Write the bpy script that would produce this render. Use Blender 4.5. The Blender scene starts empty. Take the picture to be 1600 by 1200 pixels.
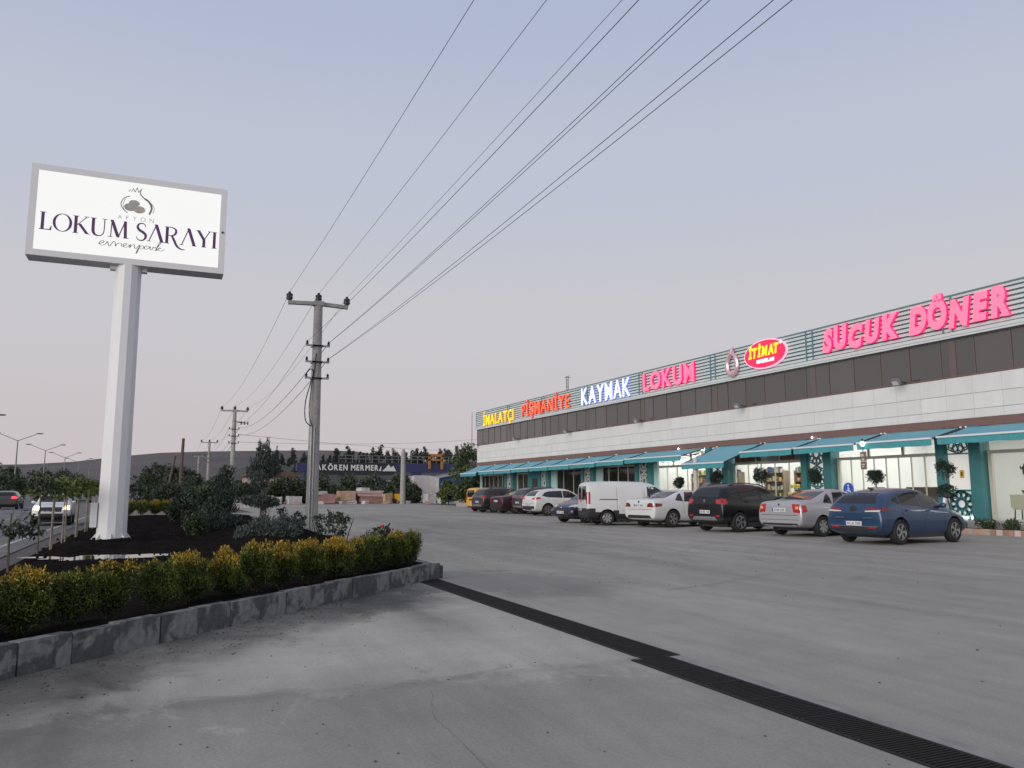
import bpy, bmesh, math, random
import numpy as np
from mathutils import Vector, Matrix
from mathutils.bvhtree import BVHTree

# ------------------------------------------------------------------ camera, sky, light, exposure
SC = bpy.context.scene
COL = SC.collection
R = math.radians
PI = math.pi

cam_d = bpy.data.cameras.new('camera')
cam_d.sensor_width = 36.0
cam_d.lens = 28.125
cam_d.clip_start = 0.05
cam_d.clip_end = 9000.0
cam = bpy.data.objects.new('camera', cam_d)
COL.objects.link(cam)
cam.location = (0.0, 0.0, 1.48)
cam.rotation_euler = (R(90 + 7.655), 0.0, math.atan2(0.9161, 0.4009))
SC.camera = cam

SUN_DIR = Vector((0.50, -0.87, 0.0)).normalized()
SUN_EL = R(9)
world = bpy.data.worlds.new('World')
SC.world = world
world.use_nodes = True
wn, wl = world.node_tree.nodes, world.node_tree.links
wn.clear()
w_out = wn.new('ShaderNodeOutputWorld')
w_bg = wn.new('ShaderNodeBackground')
w_sky = wn.new('ShaderNodeTexSky')
w_sky.sky_type = 'NISHITA'
w_sky.sun_disc = False
w_sky.sun_elevation = SUN_EL
w_sky.sun_rotation = math.atan2(SUN_DIR.x, SUN_DIR.y)
w_sky.air_density = 1.0
w_sky.dust_density = 2.0
w_sky.ozone_density = 2.0
w_tc = wn.new('ShaderNodeTexCoord')
w_sep = wn.new('ShaderNodeSeparateXYZ')
wl.new(w_tc.outputs['Generated'], w_sep.inputs[0])
w_ramp = wn.new('ShaderNodeValToRGB')          # even dusk sky: pinkish haze at the horizon, lavender blue overhead
w_ramp.color_ramp.interpolation = 'EASE'
stops = [(0.0, (0.575, 0.520, 0.535)), (0.05, (0.580, 0.530, 0.545)), (0.20, (0.580, 0.568, 0.592)),
         (0.38, (0.510, 0.545, 0.645)), (0.56, (0.425, 0.478, 0.625)), (1.0, (0.34, 0.375, 0.485))]
el = w_ramp.color_ramp.elements
el[0].position, el[0].color = stops[0][0], stops[0][1] + (1,)
el[1].position, el[1].color = stops[-1][0], stops[-1][1] + (1,)
for p_, c_ in stops[1:-1]:
    e_ = el.new(p_)
    e_.color = c_ + (1,)
wl.new(w_sep.outputs['Z'], w_ramp.inputs[0])
w_mul = wn.new('ShaderNodeMix')
w_mul.data_type = 'RGBA'
w_mul.blend_type = 'MULTIPLY'
w_mul.inputs['Factor'].default_value = 1.0
wl.new(w_sky.outputs[0], w_mul.inputs[6])
w_mul.inputs[7].default_value = (0.07, 0.07, 0.07, 1)
w_mix = wn.new('ShaderNodeMix')
w_mix.data_type = 'RGBA'
w_mix.inputs['Factor'].default_value = 0.95
wl.new(w_mul.outputs[2], w_mix.inputs[6])
wl.new(w_ramp.outputs[0], w_mix.inputs[7])
wl.new(w_mix.outputs[2], w_bg.inputs['Color'])
w_bg.inputs['Strength'].default_value = 1.05
wl.new(w_bg.outputs[0], w_out.inputs['Surface'])

sun_d = bpy.data.lights.new('evening_glow', 'SUN')
sun_d.energy = 2.6
sun_d.angle = R(50)
sun_d.color = (1.0, 0.94, 0.86)
sun = bpy.data.objects.new('evening_glow', sun_d)
COL.objects.link(sun)
sdir = Vector((SUN_DIR.x * math.cos(SUN_EL), SUN_DIR.y * math.cos(SUN_EL), math.sin(SUN_EL)))
sun.rotation_euler = sdir.to_track_quat('Z', 'Y').to_euler()

SC.view_settings.view_transform = 'Standard'
SC.view_settings.look = 'None'
SC.view_settings.exposure = 0.0
SC.view_settings.gamma = 1.0
SC.view_settings.use_curve_mapping = False
SC.render.engine = 'CYCLES'
SC.cycles.max_bounces = 6
SC.cycles.diffuse_bounces = 3
SC.cycles.glossy_bounces = 3
SC.cycles.transparent_max_bounces = 12
SC.cycles.transmission_bounces = 4
SC.cycles.sample_clamp_indirect = 4.0

rnd = random.Random(7)

# ------------------------------------------------------------------ helpers
class MB:
    """collects shapes; build() links them as ONE mesh object"""
    def __init__(s):
        s.v, s.f, s.m = [], [], []
    def add(s, vs, fs, m=0):
        o = len(s.v)
        s.v += [tuple(v) for v in vs]
        for f in fs:
            s.f.append(tuple(i + o for i in f))
            s.m.append(m)
        return s
    def box(s, c, d, m=0, rz=0.0, M=None):
        x, y, z = d[0] / 2, d[1] / 2, d[2] / 2
        vs = [Vector((i, j, k)) for i in (-x, x) for j in (-y, y) for k in (-z, z)]
        if rz:
            Rm = Matrix.Rotation(rz, 3, 'Z')
            vs = [Rm @ v for v in vs]
        if M is not None:
            vs = [M @ v for v in vs]
        vs = [v + Vector(c) for v in vs]
        return s.add(vs, [(0, 1, 3, 2), (4, 6, 7, 5), (0, 4, 5, 1), (2, 3, 7, 6), (0, 2, 6, 4), (1, 5, 7, 3)], m)
    def span(s, x0, x1, y0, y1, z0, z1, m=0):
        return s.box(((x0 + x1) / 2, (y0 + y1) / 2, (z0 + z1) / 2), (abs(x1 - x0), abs(y1 - y0), abs(z1 - z0)), m)
    def bar(s, p, q, w, h, m=0, up=(0, 0, 1)):
        p, q = Vector(p), Vector(q)
        d = (q - p)
        L = d.length
        if L < 1e-6:
            return s
        d.normalize()
        u = Vector(up)
        a = d.cross(u)
        if a.length < 1e-4:
            a = d.cross(Vector((1, 0, 0)))
        a.normalize()
        b = a.cross(d)
        vs = []
        for e in (p, q):
            for i, j in ((-1, -1), (1, -1), (1, 1), (-1, 1)):
                vs.append(e + a * (i * w / 2) + b * (j * h / 2))
        return s.add(vs, [(0, 3, 2, 1), (4, 5, 6, 7), (0, 1, 5, 4), (1, 2, 6, 5), (2, 3, 7, 6), (3, 0, 4, 7)], m)
    def cyl(s, p, q, r0, r1=None, n=10, m=0, caps=True, phase=0.0):
        r1 = r0 if r1 is None else r1
        p, q = Vector(p), Vector(q)
        d = (q - p).normalized()
        a = d.cross(Vector((0, 0, 1)))
        if a.length < 1e-3:
            a = Vector((1, 0, 0))
        a.normalize()
        b = d.cross(a)
        vs = []
        for e, r in ((p, r0), (q, r1)):
            for i in range(n):
                t = 2 * PI * i / n + phase
                vs.append(e + a * (r * math.cos(t)) + b * (r * math.sin(t)))
        fs = [(i, (i + 1) % n, n + (i + 1) % n, n + i) for i in range(n)]
        if caps:
            fs += [tuple(range(n - 1, -1, -1)), tuple(range(n, 2 * n))]
        return s.add(vs, fs, m)
    def tube(s, pts, r, n=6, m=0):
        pts = [Vector(p) for p in pts]
        rs = r if isinstance(r, (list, tuple)) else [r] * len(pts)
        vs = []
        for i, p in enumerate(pts):
            d = (pts[min(i + 1, len(pts) - 1)] - pts[max(i - 1, 0)]).normalized()
            a = d.cross(Vector((0, 0, 1)))
            if a.length < 1e-3:
                a = d.cross(Vector((1, 0, 0)))
            a.normalize()
            b = d.cross(a)
            for k in range(n):
                t = 2 * PI * k / n
                vs.append(p + a * (rs[i] * math.cos(t)) + b * (rs[i] * math.sin(t)))
        fs = []
        for i in range(len(pts) - 1):
            for k in range(n):
                fs.append((i * n + k, i * n + (k + 1) % n, (i + 1) * n + (k + 1) % n, (i + 1) * n + k))
        fs += [tuple(range(n - 1, -1, -1)), tuple((len(pts) - 1) * n + k for k in range(n))]
        return s.add(vs, fs, m)
    def lathe(s, prof, c=(0, 0, 0), n=12, m=0, M=None):
        """prof: (radius, height) from bottom to top, about z"""
        vs, fs = [], []
        for (r, z) in prof:
            for k in range(n):
                t = 2 * PI * k / n
                v = Vector((r * math.cos(t), r * math.sin(t), z))
                vs.append((M @ v if M is not None else v) + Vector(c))
        for i in range(len(prof) - 1):
            for k in range(n):
                fs.append((i * n + k, i * n + (k + 1) % n, (i + 1) * n + (k + 1) % n, (i + 1) * n + k))
        if prof[0][0] > 1e-5:
            fs.append(tuple(range(n - 1, -1, -1)))
        if prof[-1][0] > 1e-5:
            fs.append(tuple((len(prof) - 1) * n + k for k in range(n)))
        return s.add(vs, fs, m)
    def prism(s, poly, f0, f1, m=0):
        """poly: list of 2-D points; f0, f1 map a 2-D point to the two end faces"""
        n = len(poly)
        vs = [f0(p) for p in poly] + [f1(p) for p in poly]
        fs = [tuple(range(n - 1, -1, -1)), tuple(range(n, 2 * n))]
        fs += [(i, (i + 1) % n, n + (i + 1) % n, n + i) for i in range(n)]
        return s.add(vs, fs, m)
    def ell(s, c, r, n=10, k=6, m=0):
        prof = [(math.sin(PI * i / k), -math.cos(PI * i / k)) for i in range(k + 1)]
        M = Matrix.Diagonal(Vector(r))
        prof[0] = (1e-6, -1)
        prof[-1] = (1e-6, 1)
        return s.lathe(prof, c, n, m, M)
    def mesh(s, name, mats):
        me = bpy.data.meshes.new(name)
        me.from_pydata(s.v, [], s.f)
        for mt in (mats if isinstance(mats, (list, tuple)) else [mats]):
            me.materials.append(mt)
        if any(s.m):
            me.polygons.foreach_set('material_index', s.m)
        me.validate()
        return me
    def build(s, name, mats, parent=None, smooth=False, loc=None, rz=0.0, fix=True):
        me = s.mesh(name, mats)
        if fix:
            bm = bmesh.new()
            bm.from_mesh(me)
            bmesh.ops.recalc_face_normals(bm, faces=bm.faces)
            bm.to_mesh(me)
            bm.free()
        if smooth:
            smooth_mesh(me, smooth if not isinstance(smooth, bool) else 40)
        return link(name, me, parent, loc, rz)

def smooth_mesh(me, ang=40):
    bm = bmesh.new()
    bm.from_mesh(me)
    for f in bm.faces:
        f.smooth = True
    for e in bm.edges:
        if len(e.link_faces) == 2 and e.calc_face_angle(0) > R(ang):
            e.smooth = False
    bm.to_mesh(me)
    bm.free()

def link(name, me, parent=None, loc=None, rz=0.0):
    o = bpy.data.objects.new(name, me)
    COL.objects.link(o)
    if parent is not None:
        o.parent = parent
    if loc is not None:
        o.location = loc
    if rz:
        o.rotation_euler = (0, 0, rz)
    return o

def tag(o, label=None, cat=None, group=None, kind=None):
    if label: o['label'] = label
    if cat: o['category'] = cat
    if group: o['group'] = group
    if kind: o['kind'] = kind
    return o

def thing(name, label, cat, loc=(0, 0, 0), rz=0.0, group=None):
    o = bpy.data.objects.new(name, None)
    COL.objects.link(o)
    o.empty_display_size = 0.2
    o.location = loc
    o.rotation_euler = (0, 0, rz)
    return tag(o, label, cat, group)

def copy_tree(o, parent=None):
    c = o.copy()
    COL.objects.link(c)
    if parent is not None:
        c.parent = parent
    for ch in KIDS(o):
        copy_tree(ch, c)
    return c

def KIDS(o):
    return list(o.children)

def dup(src, label, loc, rz=0.0, sc=1.0, group=None):
    c = copy_tree(src)
    c.location = loc
    c.rotation_euler = (0, 0, rz)
    c.scale = (sc, sc, sc) if not isinstance(sc, (tuple, list)) else sc
    c['label'] = label
    if group:
        c['group'] = group
    return c

ORD = ['first', 'second', 'third', 'fourth', 'fifth', 'sixth', 'seventh', 'eighth', 'ninth', 'tenth',
       'eleventh', 'twelfth', 'thirteenth', 'fourteenth', 'fifteenth', 'sixteenth', 'seventeenth', 'eighteenth',
       'nineteenth', 'twentieth']

# ------------------------------------------------------------------ materials
def mat(name, col, rough=0.6, metal=0.0, spec=0.5, var=0.0, vscale=3.0, bump=0.0, bscale=40.0, coat=0.0,
        emit=None, estr=0.0, col2=None, island=0.0, objrand=0.0, stretch=None):
    m = bpy.data.materials.new(name)
    m.use_nodes = True
    nt = m.node_tree
    b = nt.nodes['Principled BSDF']
    b.inputs['Base Color'].default_value = (*col, 1)
    b.inputs['Roughness'].default_value = rough
    b.inputs['Metallic'].default_value = metal
    b.inputs['Specular IOR Level'].default_value = spec
    if coat:
        b.inputs['Coat Weight'].default_value = coat
        b.inputs['Coat Roughness'].default_value = 0.05
    if emit:
        b.inputs['Emission Color'].default_value = (*emit, 1)
        b.inputs['Emission Strength'].default_value = estr
    tc = nt.nodes.new('ShaderNodeTexCoord')
    last = None
    vec = tc.outputs['Object']
    if objrand and (var or col2):                 # every copy gets its own piece of the pattern
        oi0 = nt.nodes.new('ShaderNodeObjectInfo')
        ml = nt.nodes.new('ShaderNodeMath')
        ml.operation = 'MULTIPLY'
        ml.inputs[1].default_value = 53.0
        nt.links.new(oi0.outputs['Random'], ml.inputs[0])
        av = nt.nodes.new('ShaderNodeVectorMath')
        av.operation = 'ADD'
        nt.links.new(vec, av.inputs[0])
        nt.links.new(ml.outputs[0], av.inputs[1])
        vec = av.outputs[0]
    if stretch:
        mp = nt.nodes.new('ShaderNodeMapping')
        mp.inputs['Scale'].default_value = stretch
        nt.links.new(vec, mp.inputs['Vector'])
        vec = mp.outputs[0]
    if var or col2:
        nz = nt.nodes.new('ShaderNodeTexNoise')
        nz.inputs['Scale'].default_value = vscale
        nz.inputs['Detail'].default_value = 6
        nz.inputs['Roughness'].default_value = 0.62
        nt.links.new(vec, nz.inputs['Vector'])
        mr = nt.nodes.new('ShaderNodeMapRange')
        mr.inputs['From Min'].default_value = 0.3
        mr.inputs['From Max'].default_value = 0.7
        nt.links.new(nz.outputs['Fac'], mr.inputs['Value'])
        mx = nt.nodes.new('ShaderNodeMix')
        mx.data_type = 'RGBA'
        nt.links.new(mr.outputs['Result'], mx.inputs['Factor'])
        a = col if col2 else tuple(c * (1 - var) for c in col)
        c2 = col2 if col2 else tuple(min(1, c * (1 + var)) for c in col)
        mx.inputs[6].default_value = (*a, 1)
        mx.inputs[7].default_value = (*c2, 1)
        last = mx.outputs[2]
    if island or objrand:
        hs = nt.nodes.new('ShaderNodeHueSaturation')
        mr2 = nt.nodes.new('ShaderNodeMapRange')
        k = island or objrand
        if island:
            gi = nt.nodes.new('ShaderNodeNewGeometry')
            nt.links.new(gi.outputs['Random Per Island'], mr2.inputs['Value'])
        else:
            oi = nt.nodes.new('ShaderNodeObjectInfo')
            nt.links.new(oi.outputs['Random'], mr2.inputs['Value'])
        mr2.inputs['To Min'].default_value = 1 - k
        mr2.inputs['To Max'].default_value = 1 + k
        nt.links.new(mr2.outputs['Result'], hs.inputs['Value'])
        if last is not None:
            nt.links.new(last, hs.inputs['Color'])
        else:
            hs.inputs['Color'].default_value = (*col, 1)
        last = hs.outputs[0]
    if last is not None:
        nt.links.new(last, b.inputs['Base Color'])
    if bump:
        nb = nt.nodes.new('ShaderNodeTexNoise')
        nb.inputs['Scale'].default_value = bscale
        nb.inputs['Detail'].default_value = 5
        nt.links.new(tc.outputs['Object'], nb.inputs['Vector'])
        bp = nt.nodes.new('ShaderNodeBump')
        bp.inputs['Strength'].default_value = bump
        bp.inputs['Distance'].default_value = 0.02
        nt.links.new(nb.outputs['Fac'], bp.inputs['Height'])
        nt.links.new(bp.outputs['Normal'], b.inputs['Normal'])
    return m

def glass_mat(name, tint=(0.9, 0.95, 0.95), ior=1.5, extra=0.0):
    m = bpy.data.materials.new(name)
    m.use_nodes = True
    nt = m.node_tree
    nt.nodes.remove(nt.nodes['Principled BSDF'])
    out = nt.nodes['Material Output']
    tr = nt.nodes.new('ShaderNodeBsdfTransparent')
    tr.inputs[0].default_value = (*tint, 1)
    gl = nt.nodes.new('ShaderNodeBsdfGlossy')
    gl.inputs['Roughness'].default_value = 0.03
    fr = nt.nodes.new('ShaderNodeFresnel')
    fr.inputs['IOR'].default_value = ior
    mx = nt.nodes.new('ShaderNodeMixShader')
    ad = nt.nodes.new('ShaderNodeMath')
    ad.inputs[1].default_value = extra
    nt.links.new(fr.outputs[0], ad.inputs[0])
    nt.links.new(ad.outputs[0], mx.inputs[0])
    nt.links.new(tr.outputs[0], mx.inputs[1])
    nt.links.new(gl.outputs[0], mx.inputs[2])
    nt.links.new(mx.outputs[0], out.inputs['Surface'])
    return m

def emis(name, col, st):
    m = bpy.data.materials.new(name)
    m.use_nodes = True
    nt = m.node_tree
    b = nt.nodes['Principled BSDF']
    b.inputs['Base Color'].default_value = (*[min(1, c * 0.6) for c in col], 1)
    b.inputs['Roughness'].default_value = 0.35
    b.inputs['Emission Color'].default_value = (*col, 1)
    b.inputs['Emission Strength'].default_value = st
    return m

M = {}
M['conc_pole'] = mat('pole_concrete', (0.34, 0.33, 0.31), 0.85, var=0.18, vscale=4, bump=0.3, bscale=30)
M['steel'] = mat('galvanised_steel', (0.35, 0.36, 0.37), 0.45, 0.7, var=0.1)
M['steel_dark'] = mat('dark_steel', (0.07, 0.07, 0.075), 0.5, 0.5)
M['rubber'] = mat('black_rubber', (0.018, 0.018, 0.019), 0.8)
M['plastic'] = mat('black_plastic', (0.028, 0.028, 0.03), 0.6)
M['porcelain'] = mat('brown_porcelain', (0.022, 0.018, 0.03), 0.3)
M['wood_old'] = mat('weathered_wood', (0.12, 0.075, 0.06), 0.9, var=0.3, vscale=6)
M['bark'] = mat('bark', (0.13, 0.105, 0.085), 0.95, var=0.3, vscale=9, bump=0.6, bscale=30)
M['stake'] = mat('pale_stake_wood', (0.30, 0.25, 0.19), 0.9, var=0.2, vscale=9)
M['white_paint'] = mat('white_paint', (0.78, 0.78, 0.77), 0.45, var=0.04, vscale=2)
M['sign_grey'] = mat('sign_frame_grey', (0.74, 0.73, 0.735), 0.5)
M['teal'] = mat('teal_metal', (0.050, 0.195, 0.210), 0.5, var=0.08, vscale=1.5)
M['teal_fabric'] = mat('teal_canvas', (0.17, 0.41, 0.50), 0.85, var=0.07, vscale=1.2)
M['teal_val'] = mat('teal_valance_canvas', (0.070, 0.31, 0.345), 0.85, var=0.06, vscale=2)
M['chrome'] = mat('chrome', (0.75, 0.75, 0.76), 0.15, 1.0)
M['car_glass'] = mat('tinted_car_glass', (0.018, 0.021, 0.024), 0.04, spec=0.6)
M['plate_white'] = mat('plate_white', (0.72, 0.72, 0.72), 0.4)
M['plate_blue'] = mat('plate_blue', (0.02, 0.06, 0.35), 0.4)
M['ink'] = mat('black_ink', (0.02, 0.02, 0.022), 0.5)
M['lamp_red'] = mat('red_lamp_lens', (0.42, 0.012, 0.018), 0.12, coat=0.6)
M['lamp_dred'] = mat('dark_red_lens', (0.20, 0.006, 0.012), 0.12, coat=0.6)
M['lamp_clear'] = mat('clear_lamp_lens', (0.62, 0.60, 0.58), 0.12, coat=0.6)
M['lamp_amber'] = mat('amber_lens', (0.75, 0.42, 0.16), 0.15, coat=0.6)
M['alloy'] = mat('alloy_rim', (0.48, 0.49, 0.50), 0.35, 0.8)
M['seam'] = mat('panel_gap', (0.012, 0.012, 0.013), 0.8)
M['head_on'] = emis('headlight_lit', (1.0, 0.72, 0.38), 9)
M['tail_on'] = emis('tail_light_lit', (1.0, 0.03, 0.04), 4)
# ------------------------------------------------------------------ ground, road, kerb, drain (the setting)
def ground_mat(name, base, vs=0.5, masks=(), rough=0.85, bump=0.25):
    """concrete: large soft blotches, streaks, fine grain; masks = stains with a shape of their own"""
    m = bpy.data.materials.new(name)
    m.use_nodes = True
    nt = m.node_tree
    N, L = nt.nodes, nt.links
    b = N['Principled BSDF']
    b.inputs['Specular IOR Level'].default_value = 0.3
    tc = N.new('ShaderNodeTexCoord')
    def noise(scale, detail=6, rough_=0.6, vec=None, dist=0.0):
        n = N.new('ShaderNodeTexNoise')
        n.inputs['Scale'].default_value = scale
        n.inputs['Detail'].default_value = detail
        n.inputs['Roughness'].default_value = rough_
        n.inputs['Distortion'].default_value = dist
        L.new(vec if vec is not None else tc.outputs['Object'], n.inputs['Vector'])
        return n.outputs['Fac']
    def rng(v, a, b_, c, d):
        n = N.new('ShaderNodeMapRange')
        n.inputs['From Min'].default_value = a
        n.inputs['From Max'].default_value = b_
        n.inputs['To Min'].default_value = c
        n.inputs['To Max'].default_value = d
        L.new(v, n.inputs['Value'])
        return n.outputs['Result']
    def math_(op, a, b_):
        n = N.new('ShaderNodeMath')
        n.operation = op
        for i, q in enumerate((a, b_)):
            if isinstance(q, (int, float)):
                n.inputs[i].default_value = q
            else:
                L.new(q, n.inputs[i])
        return n.outputs[0]
    big = rng(noise(0.12 * vs * 2, 5), 0.3, 0.7, 0.86, 1.13)
    mp = N.new('ShaderNodeMapping')
    mp.inputs['Scale'].default_value = (0.16, 1.1, 1)
    mp.inputs['Rotation'].default_value = (0, 0, 0.15)
    L.new(tc.outputs['Object'], mp.inputs['Vector'])
    streak = rng(noise(0.9, 5, 0.65, mp.outputs[0], 0.6), 0.32, 0.68, 0.82, 1.12)
    med = rng(noise(2.2, 6), 0.3, 0.7, 0.94, 1.06)
    fine = rng(noise(45, 4, 0.75), 0.25, 0.75, 0.82, 1.16)
    sp = N.new('ShaderNodeTexVoronoi')
    sp.inputs['Scale'].default_value = 4.0
    L.new(tc.outputs['Object'], sp.inputs['Vector'])
    spots = rng(sp.outputs['Distance'], 0.035, 0.07, 0.6, 1.0)
    sgate = rng(noise(0.7, 2), 0.55, 0.62, 0.0, 1.0)
    spots = math_('ADD', math_('MULTIPLY', spots, sgate), math_('SUBTRACT', 1.0, sgate))
    f = math_('MULTIPLY', math_('MULTIPLY', big, streak), math_('MULTIPLY', math_('MULTIPLY', med, fine), spots))
    wet = None
    for (mx0, my0, rx, ry, edge, amt, wetness) in masks:
        sub = N.new('ShaderNodeVectorMath')
        sub.operation = 'SUBTRACT'
        sub.inputs[1].default_value = (mx0, my0, 0)
        L.new(tc.outputs['Object'], sub.inputs[0])
        dv = N.new('ShaderNodeVectorMath')
        dv.operation = 'DIVIDE'
        dv.inputs[1].default_value = (rx, ry, 1)
        L.new(sub.outputs[0], dv.inputs[0])
        ln = N.new('ShaderNodeVectorMath')
        ln.operation = 'LENGTH'
        L.new(dv.outputs[0], ln.inputs[0])
        wob = rng(noise(1.1, 6, 0.7, None, 0.5), 0.3, 0.7, -0.45, 0.45)
        q = math_('ADD', ln.outputs['Value'], wob)
        k = rng(q, 1.0 - edge, 1.0 + edge, 1.0, 0.0)
        f = math_('MULTIPLY', f, math_('ADD', math_('MULTIPLY', k, amt - 1.0), 1.0))
        if wetness:
            wk = math_('MULTIPLY', k, wetness)
            wet = wk if wet is None else math_('MAXIMUM', wet, wk)
    mx = N.new('ShaderNodeMix')
    mx.data_type = 'RGBA'
    mx.blend_type = 'MULTIPLY'
    mx.inputs['Factor'].default_value = 1.0
    mx.inputs[6].default_value = (*base, 1)
    L.new(f, mx.inputs[7])
    L.new(mx.outputs[2], b.inputs['Base Color'])
    if wet is not None:
        L.new(math_('SUBTRACT', rough, wet), b.inputs['Roughness'])
    else:
        b.inputs['Roughness'].default_value = rough
    bp = N.new('ShaderNodeBump')
    bp.inputs['Strength'].default_value = bump
    bp.inputs['Distance'].default_value = 0.01
    L.new(math_('ADD', noise(35, 5), math_('MULTIPLY', noise(3, 4), 1.5)), bp.inputs['Height'])
    L.new(bp.outputs['Normal'], b.inputs['Normal'])
    return m

def sheet(name, poly, z, m, kind='structure', thick=0.0):
    mb = MB()
    mb.add([(x, y, z) for x, y in poly], [tuple(range(len(poly)))])
    o = mb.build(name, m)
    for p in o.data.polygons:
        if p.normal.z < 0:
            o.data.flip_normals()
            break
    return tag(o, kind=kind)

M['earth'] = mat('dry_earth', (0.20, 0.165, 0.135), 0.95, var=0.25, vscale=0.05, bump=0.3, bscale=2)
M['lot'] = ground_mat('lot_concrete', (0.355, 0.332, 0.290), 0.5,
                      masks=[(-12.3, 5.6, 1.9, 1.3, 0.35, 0.62, 0.25), (-24, 9.0, 7, 2.0, 0.6, 0.86, 0.0), (-38, 12.0, 14, 3.0, 0.6, 0.85, 0)])
M['apron'] = ground_mat('apron_concrete', (0.380, 0.355, 0.312), 1.0,
                        masks=[(-5.6 - .7223 * s_ + .40, -3.2 + .6916 * s_ + .36, .66, .66, .45, .60, .15) for s_ in (2.6, 3.3, 4.0, 4.7, 5.4, 6.1, 6.8, 7.5, 8.2, 8.9, 9.6)] +
                        [(-11.0, 3.0, 1.1, 0.75, 0.35, 0.58, 0.3), (-10.1, 2.95, .9, .20, .5, .62, .25), (-10.2, 3.7, .8, .25, .5, 1.22, 0), (-4.1, 1.2, 2.15, 7.0, 0.07, 0.80, 0.0), (-6.25, 1.6, .08, 3.2, .9, .84, 0), (-5.6, -1.2, 1.1, .7, .6, .82, 0), (-8.0, 2.4, 1.5, 1.3, 0.6, 1.18, 0.0), (-8.9, 3.0, 0.9, .35, .6, .80, .1), (-7.2, 0.3, .5, 1.0, .6, 1.12, 0), (-5.4, -0.5, .9, .25, .6, .85, 0), (-6.6, -1.2, .9, 1.1, .6, .80, 0)])
M['asphalt'] = ground_mat('road_asphalt', (0.175, 0.170, 0.166), 0.6)
M['line'] = mat('worn_road_paint', (0.42, 0.42, 0.40), 0.8, var=0.35, vscale=3)
M['gravel'] = mat('pink_gravel', (0.30, 0.24, 0.215), 0.95, var=0.2, vscale=0.4, bump=0.5, bscale=6)

# terrain with the distant hills: one sheet out to the horizon
def hill_h(x, y):
    """height of the land; hills rise far beyond the lot"""
    d = (-0.9161 * x + 0.4009 * y)                    # distance ahead of the camera
    s = (0.4009 * x + 0.9161 * y)                     # to the right
    u = max(-3.0, min(3.0, s / max(d, 1.0)))            # bearing
    h = 0.0
    if d > 0:
        ridge1 = 0.024 + 0.023 / (1 + math.exp(-(u + 0.50) * 26)) + 0.004 * math.sin(9 * u + 1)
        k = min(1, max(0, (d - 420) / 900.0))
        ridge1 = ridge1 * (0.62 + 0.38 / (1 + math.exp((u + 0.155) * 45)))
        h = ridge1 * 1500 * (k * k * (3 - 2 * k))
        if d > 1500:
            h *= max(0.0, 1 - (d - 1500) / 3000.0)
    return h
def build_terrain():
    mb = MB()
    rs = [0, 6, 14, 30, 60, 110, 180, 280, 420, 500, 600, 700, 800, 900, 1000, 1100, 1200, 1320, 1500, 1750, 2100, 2700, 3600, 5200]
    na = 144
    vs, fs = [(0, 0, -0.02)], []
    for r in rs[1:]:
        for a in range(na):
            t = 2 * PI * a / na
            x, y = r * math.cos(t), r * math.sin(t)
            h = hill_h(x, y)
            if h > 0.5:
                h += 1.6 * math.sin(x * 0.011 + 2 * math.sin(y * 0.006)) * min(1, h / 20)
            vs.append((x, y, h - 0.02))
    for a in range(na):
        fs.append((0, 1 + a, 1 + (a + 1) % na))
    for i in range(len(rs) - 2):
        for a in range(na):
            p, q = 1 + i * na + a, 1 + i * na + (a + 1) % na
            fs.append((p, p + na, q + na, q))
    mb.add(vs, fs)
    o = mb.build('terrain', M['hill'], smooth=80)
    if o.data.polygons[0].normal.z < 0:
        o.data.flip_normals()
    tag(o, kind='structure')
M['hill'] = mat('dry_hill_grass', (0.098, 0.083, 0.078), 0.95, var=0.30, vscale=0.012)
build_terrain()

# parking lot, apron left of the drain, highway
KA, KB = (-5.6, -3.2), (-13.35, 4.22)                 # the slanted front kerb of the bed
sheet('parking_lot', [(14, 4.43), (-60, 4.47), (-60, 6.2), (-92, 6.2), (-92, 28.5), (14, 28.5)], 0.0, M['lot'])
ap = MB()
ap.add([(14, -3.2, 0.004), (-5.5, -3.2, 0.004), (-12.95, 3.9, 0.004), (-6.36, 3.9, 0.004), (14, 3.9, 0.004)], [(0, 1, 2, 3, 4)])
ap.add([(-12.95, 3.9, 0.004), (-13.2, 4.012, 0.004), (-6.36, 4.012, 0.004), (-6.36, 3.9, 0.004)], [(0, 1, 2, 3)])
apo = ap.build('concrete_apron', M['apron'])
if apo.data.polygons[0].normal.z < 0:
    apo.data.flip_normals()
tag(apo, kind='structure')
sheet('highway', [(30, -34), (30, -3.2), (-900, -3.2), (-900, -34)], 0.0, M['asphalt'])
sheet('gravel_yard', [(-92, 6.2), (-92, 60), (-150, 60), (-150, 4)], 0.008, M['gravel'])
for k, (y, w) in enumerate(((-3.9, 0.14), (-10.9, 0.14))):
    sheet('road_line', [(20, y), (20, y + w), (-600, y + w), (-600, y)], 0.006, M['line'])
for k in range(16):
    x = -14 - 12 * k
    sheet('road_line', [(x, -7.4), (x, -7.27), (x - 5, -7.27), (x - 5, -7.4)], 0.006, M['line'])

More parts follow.
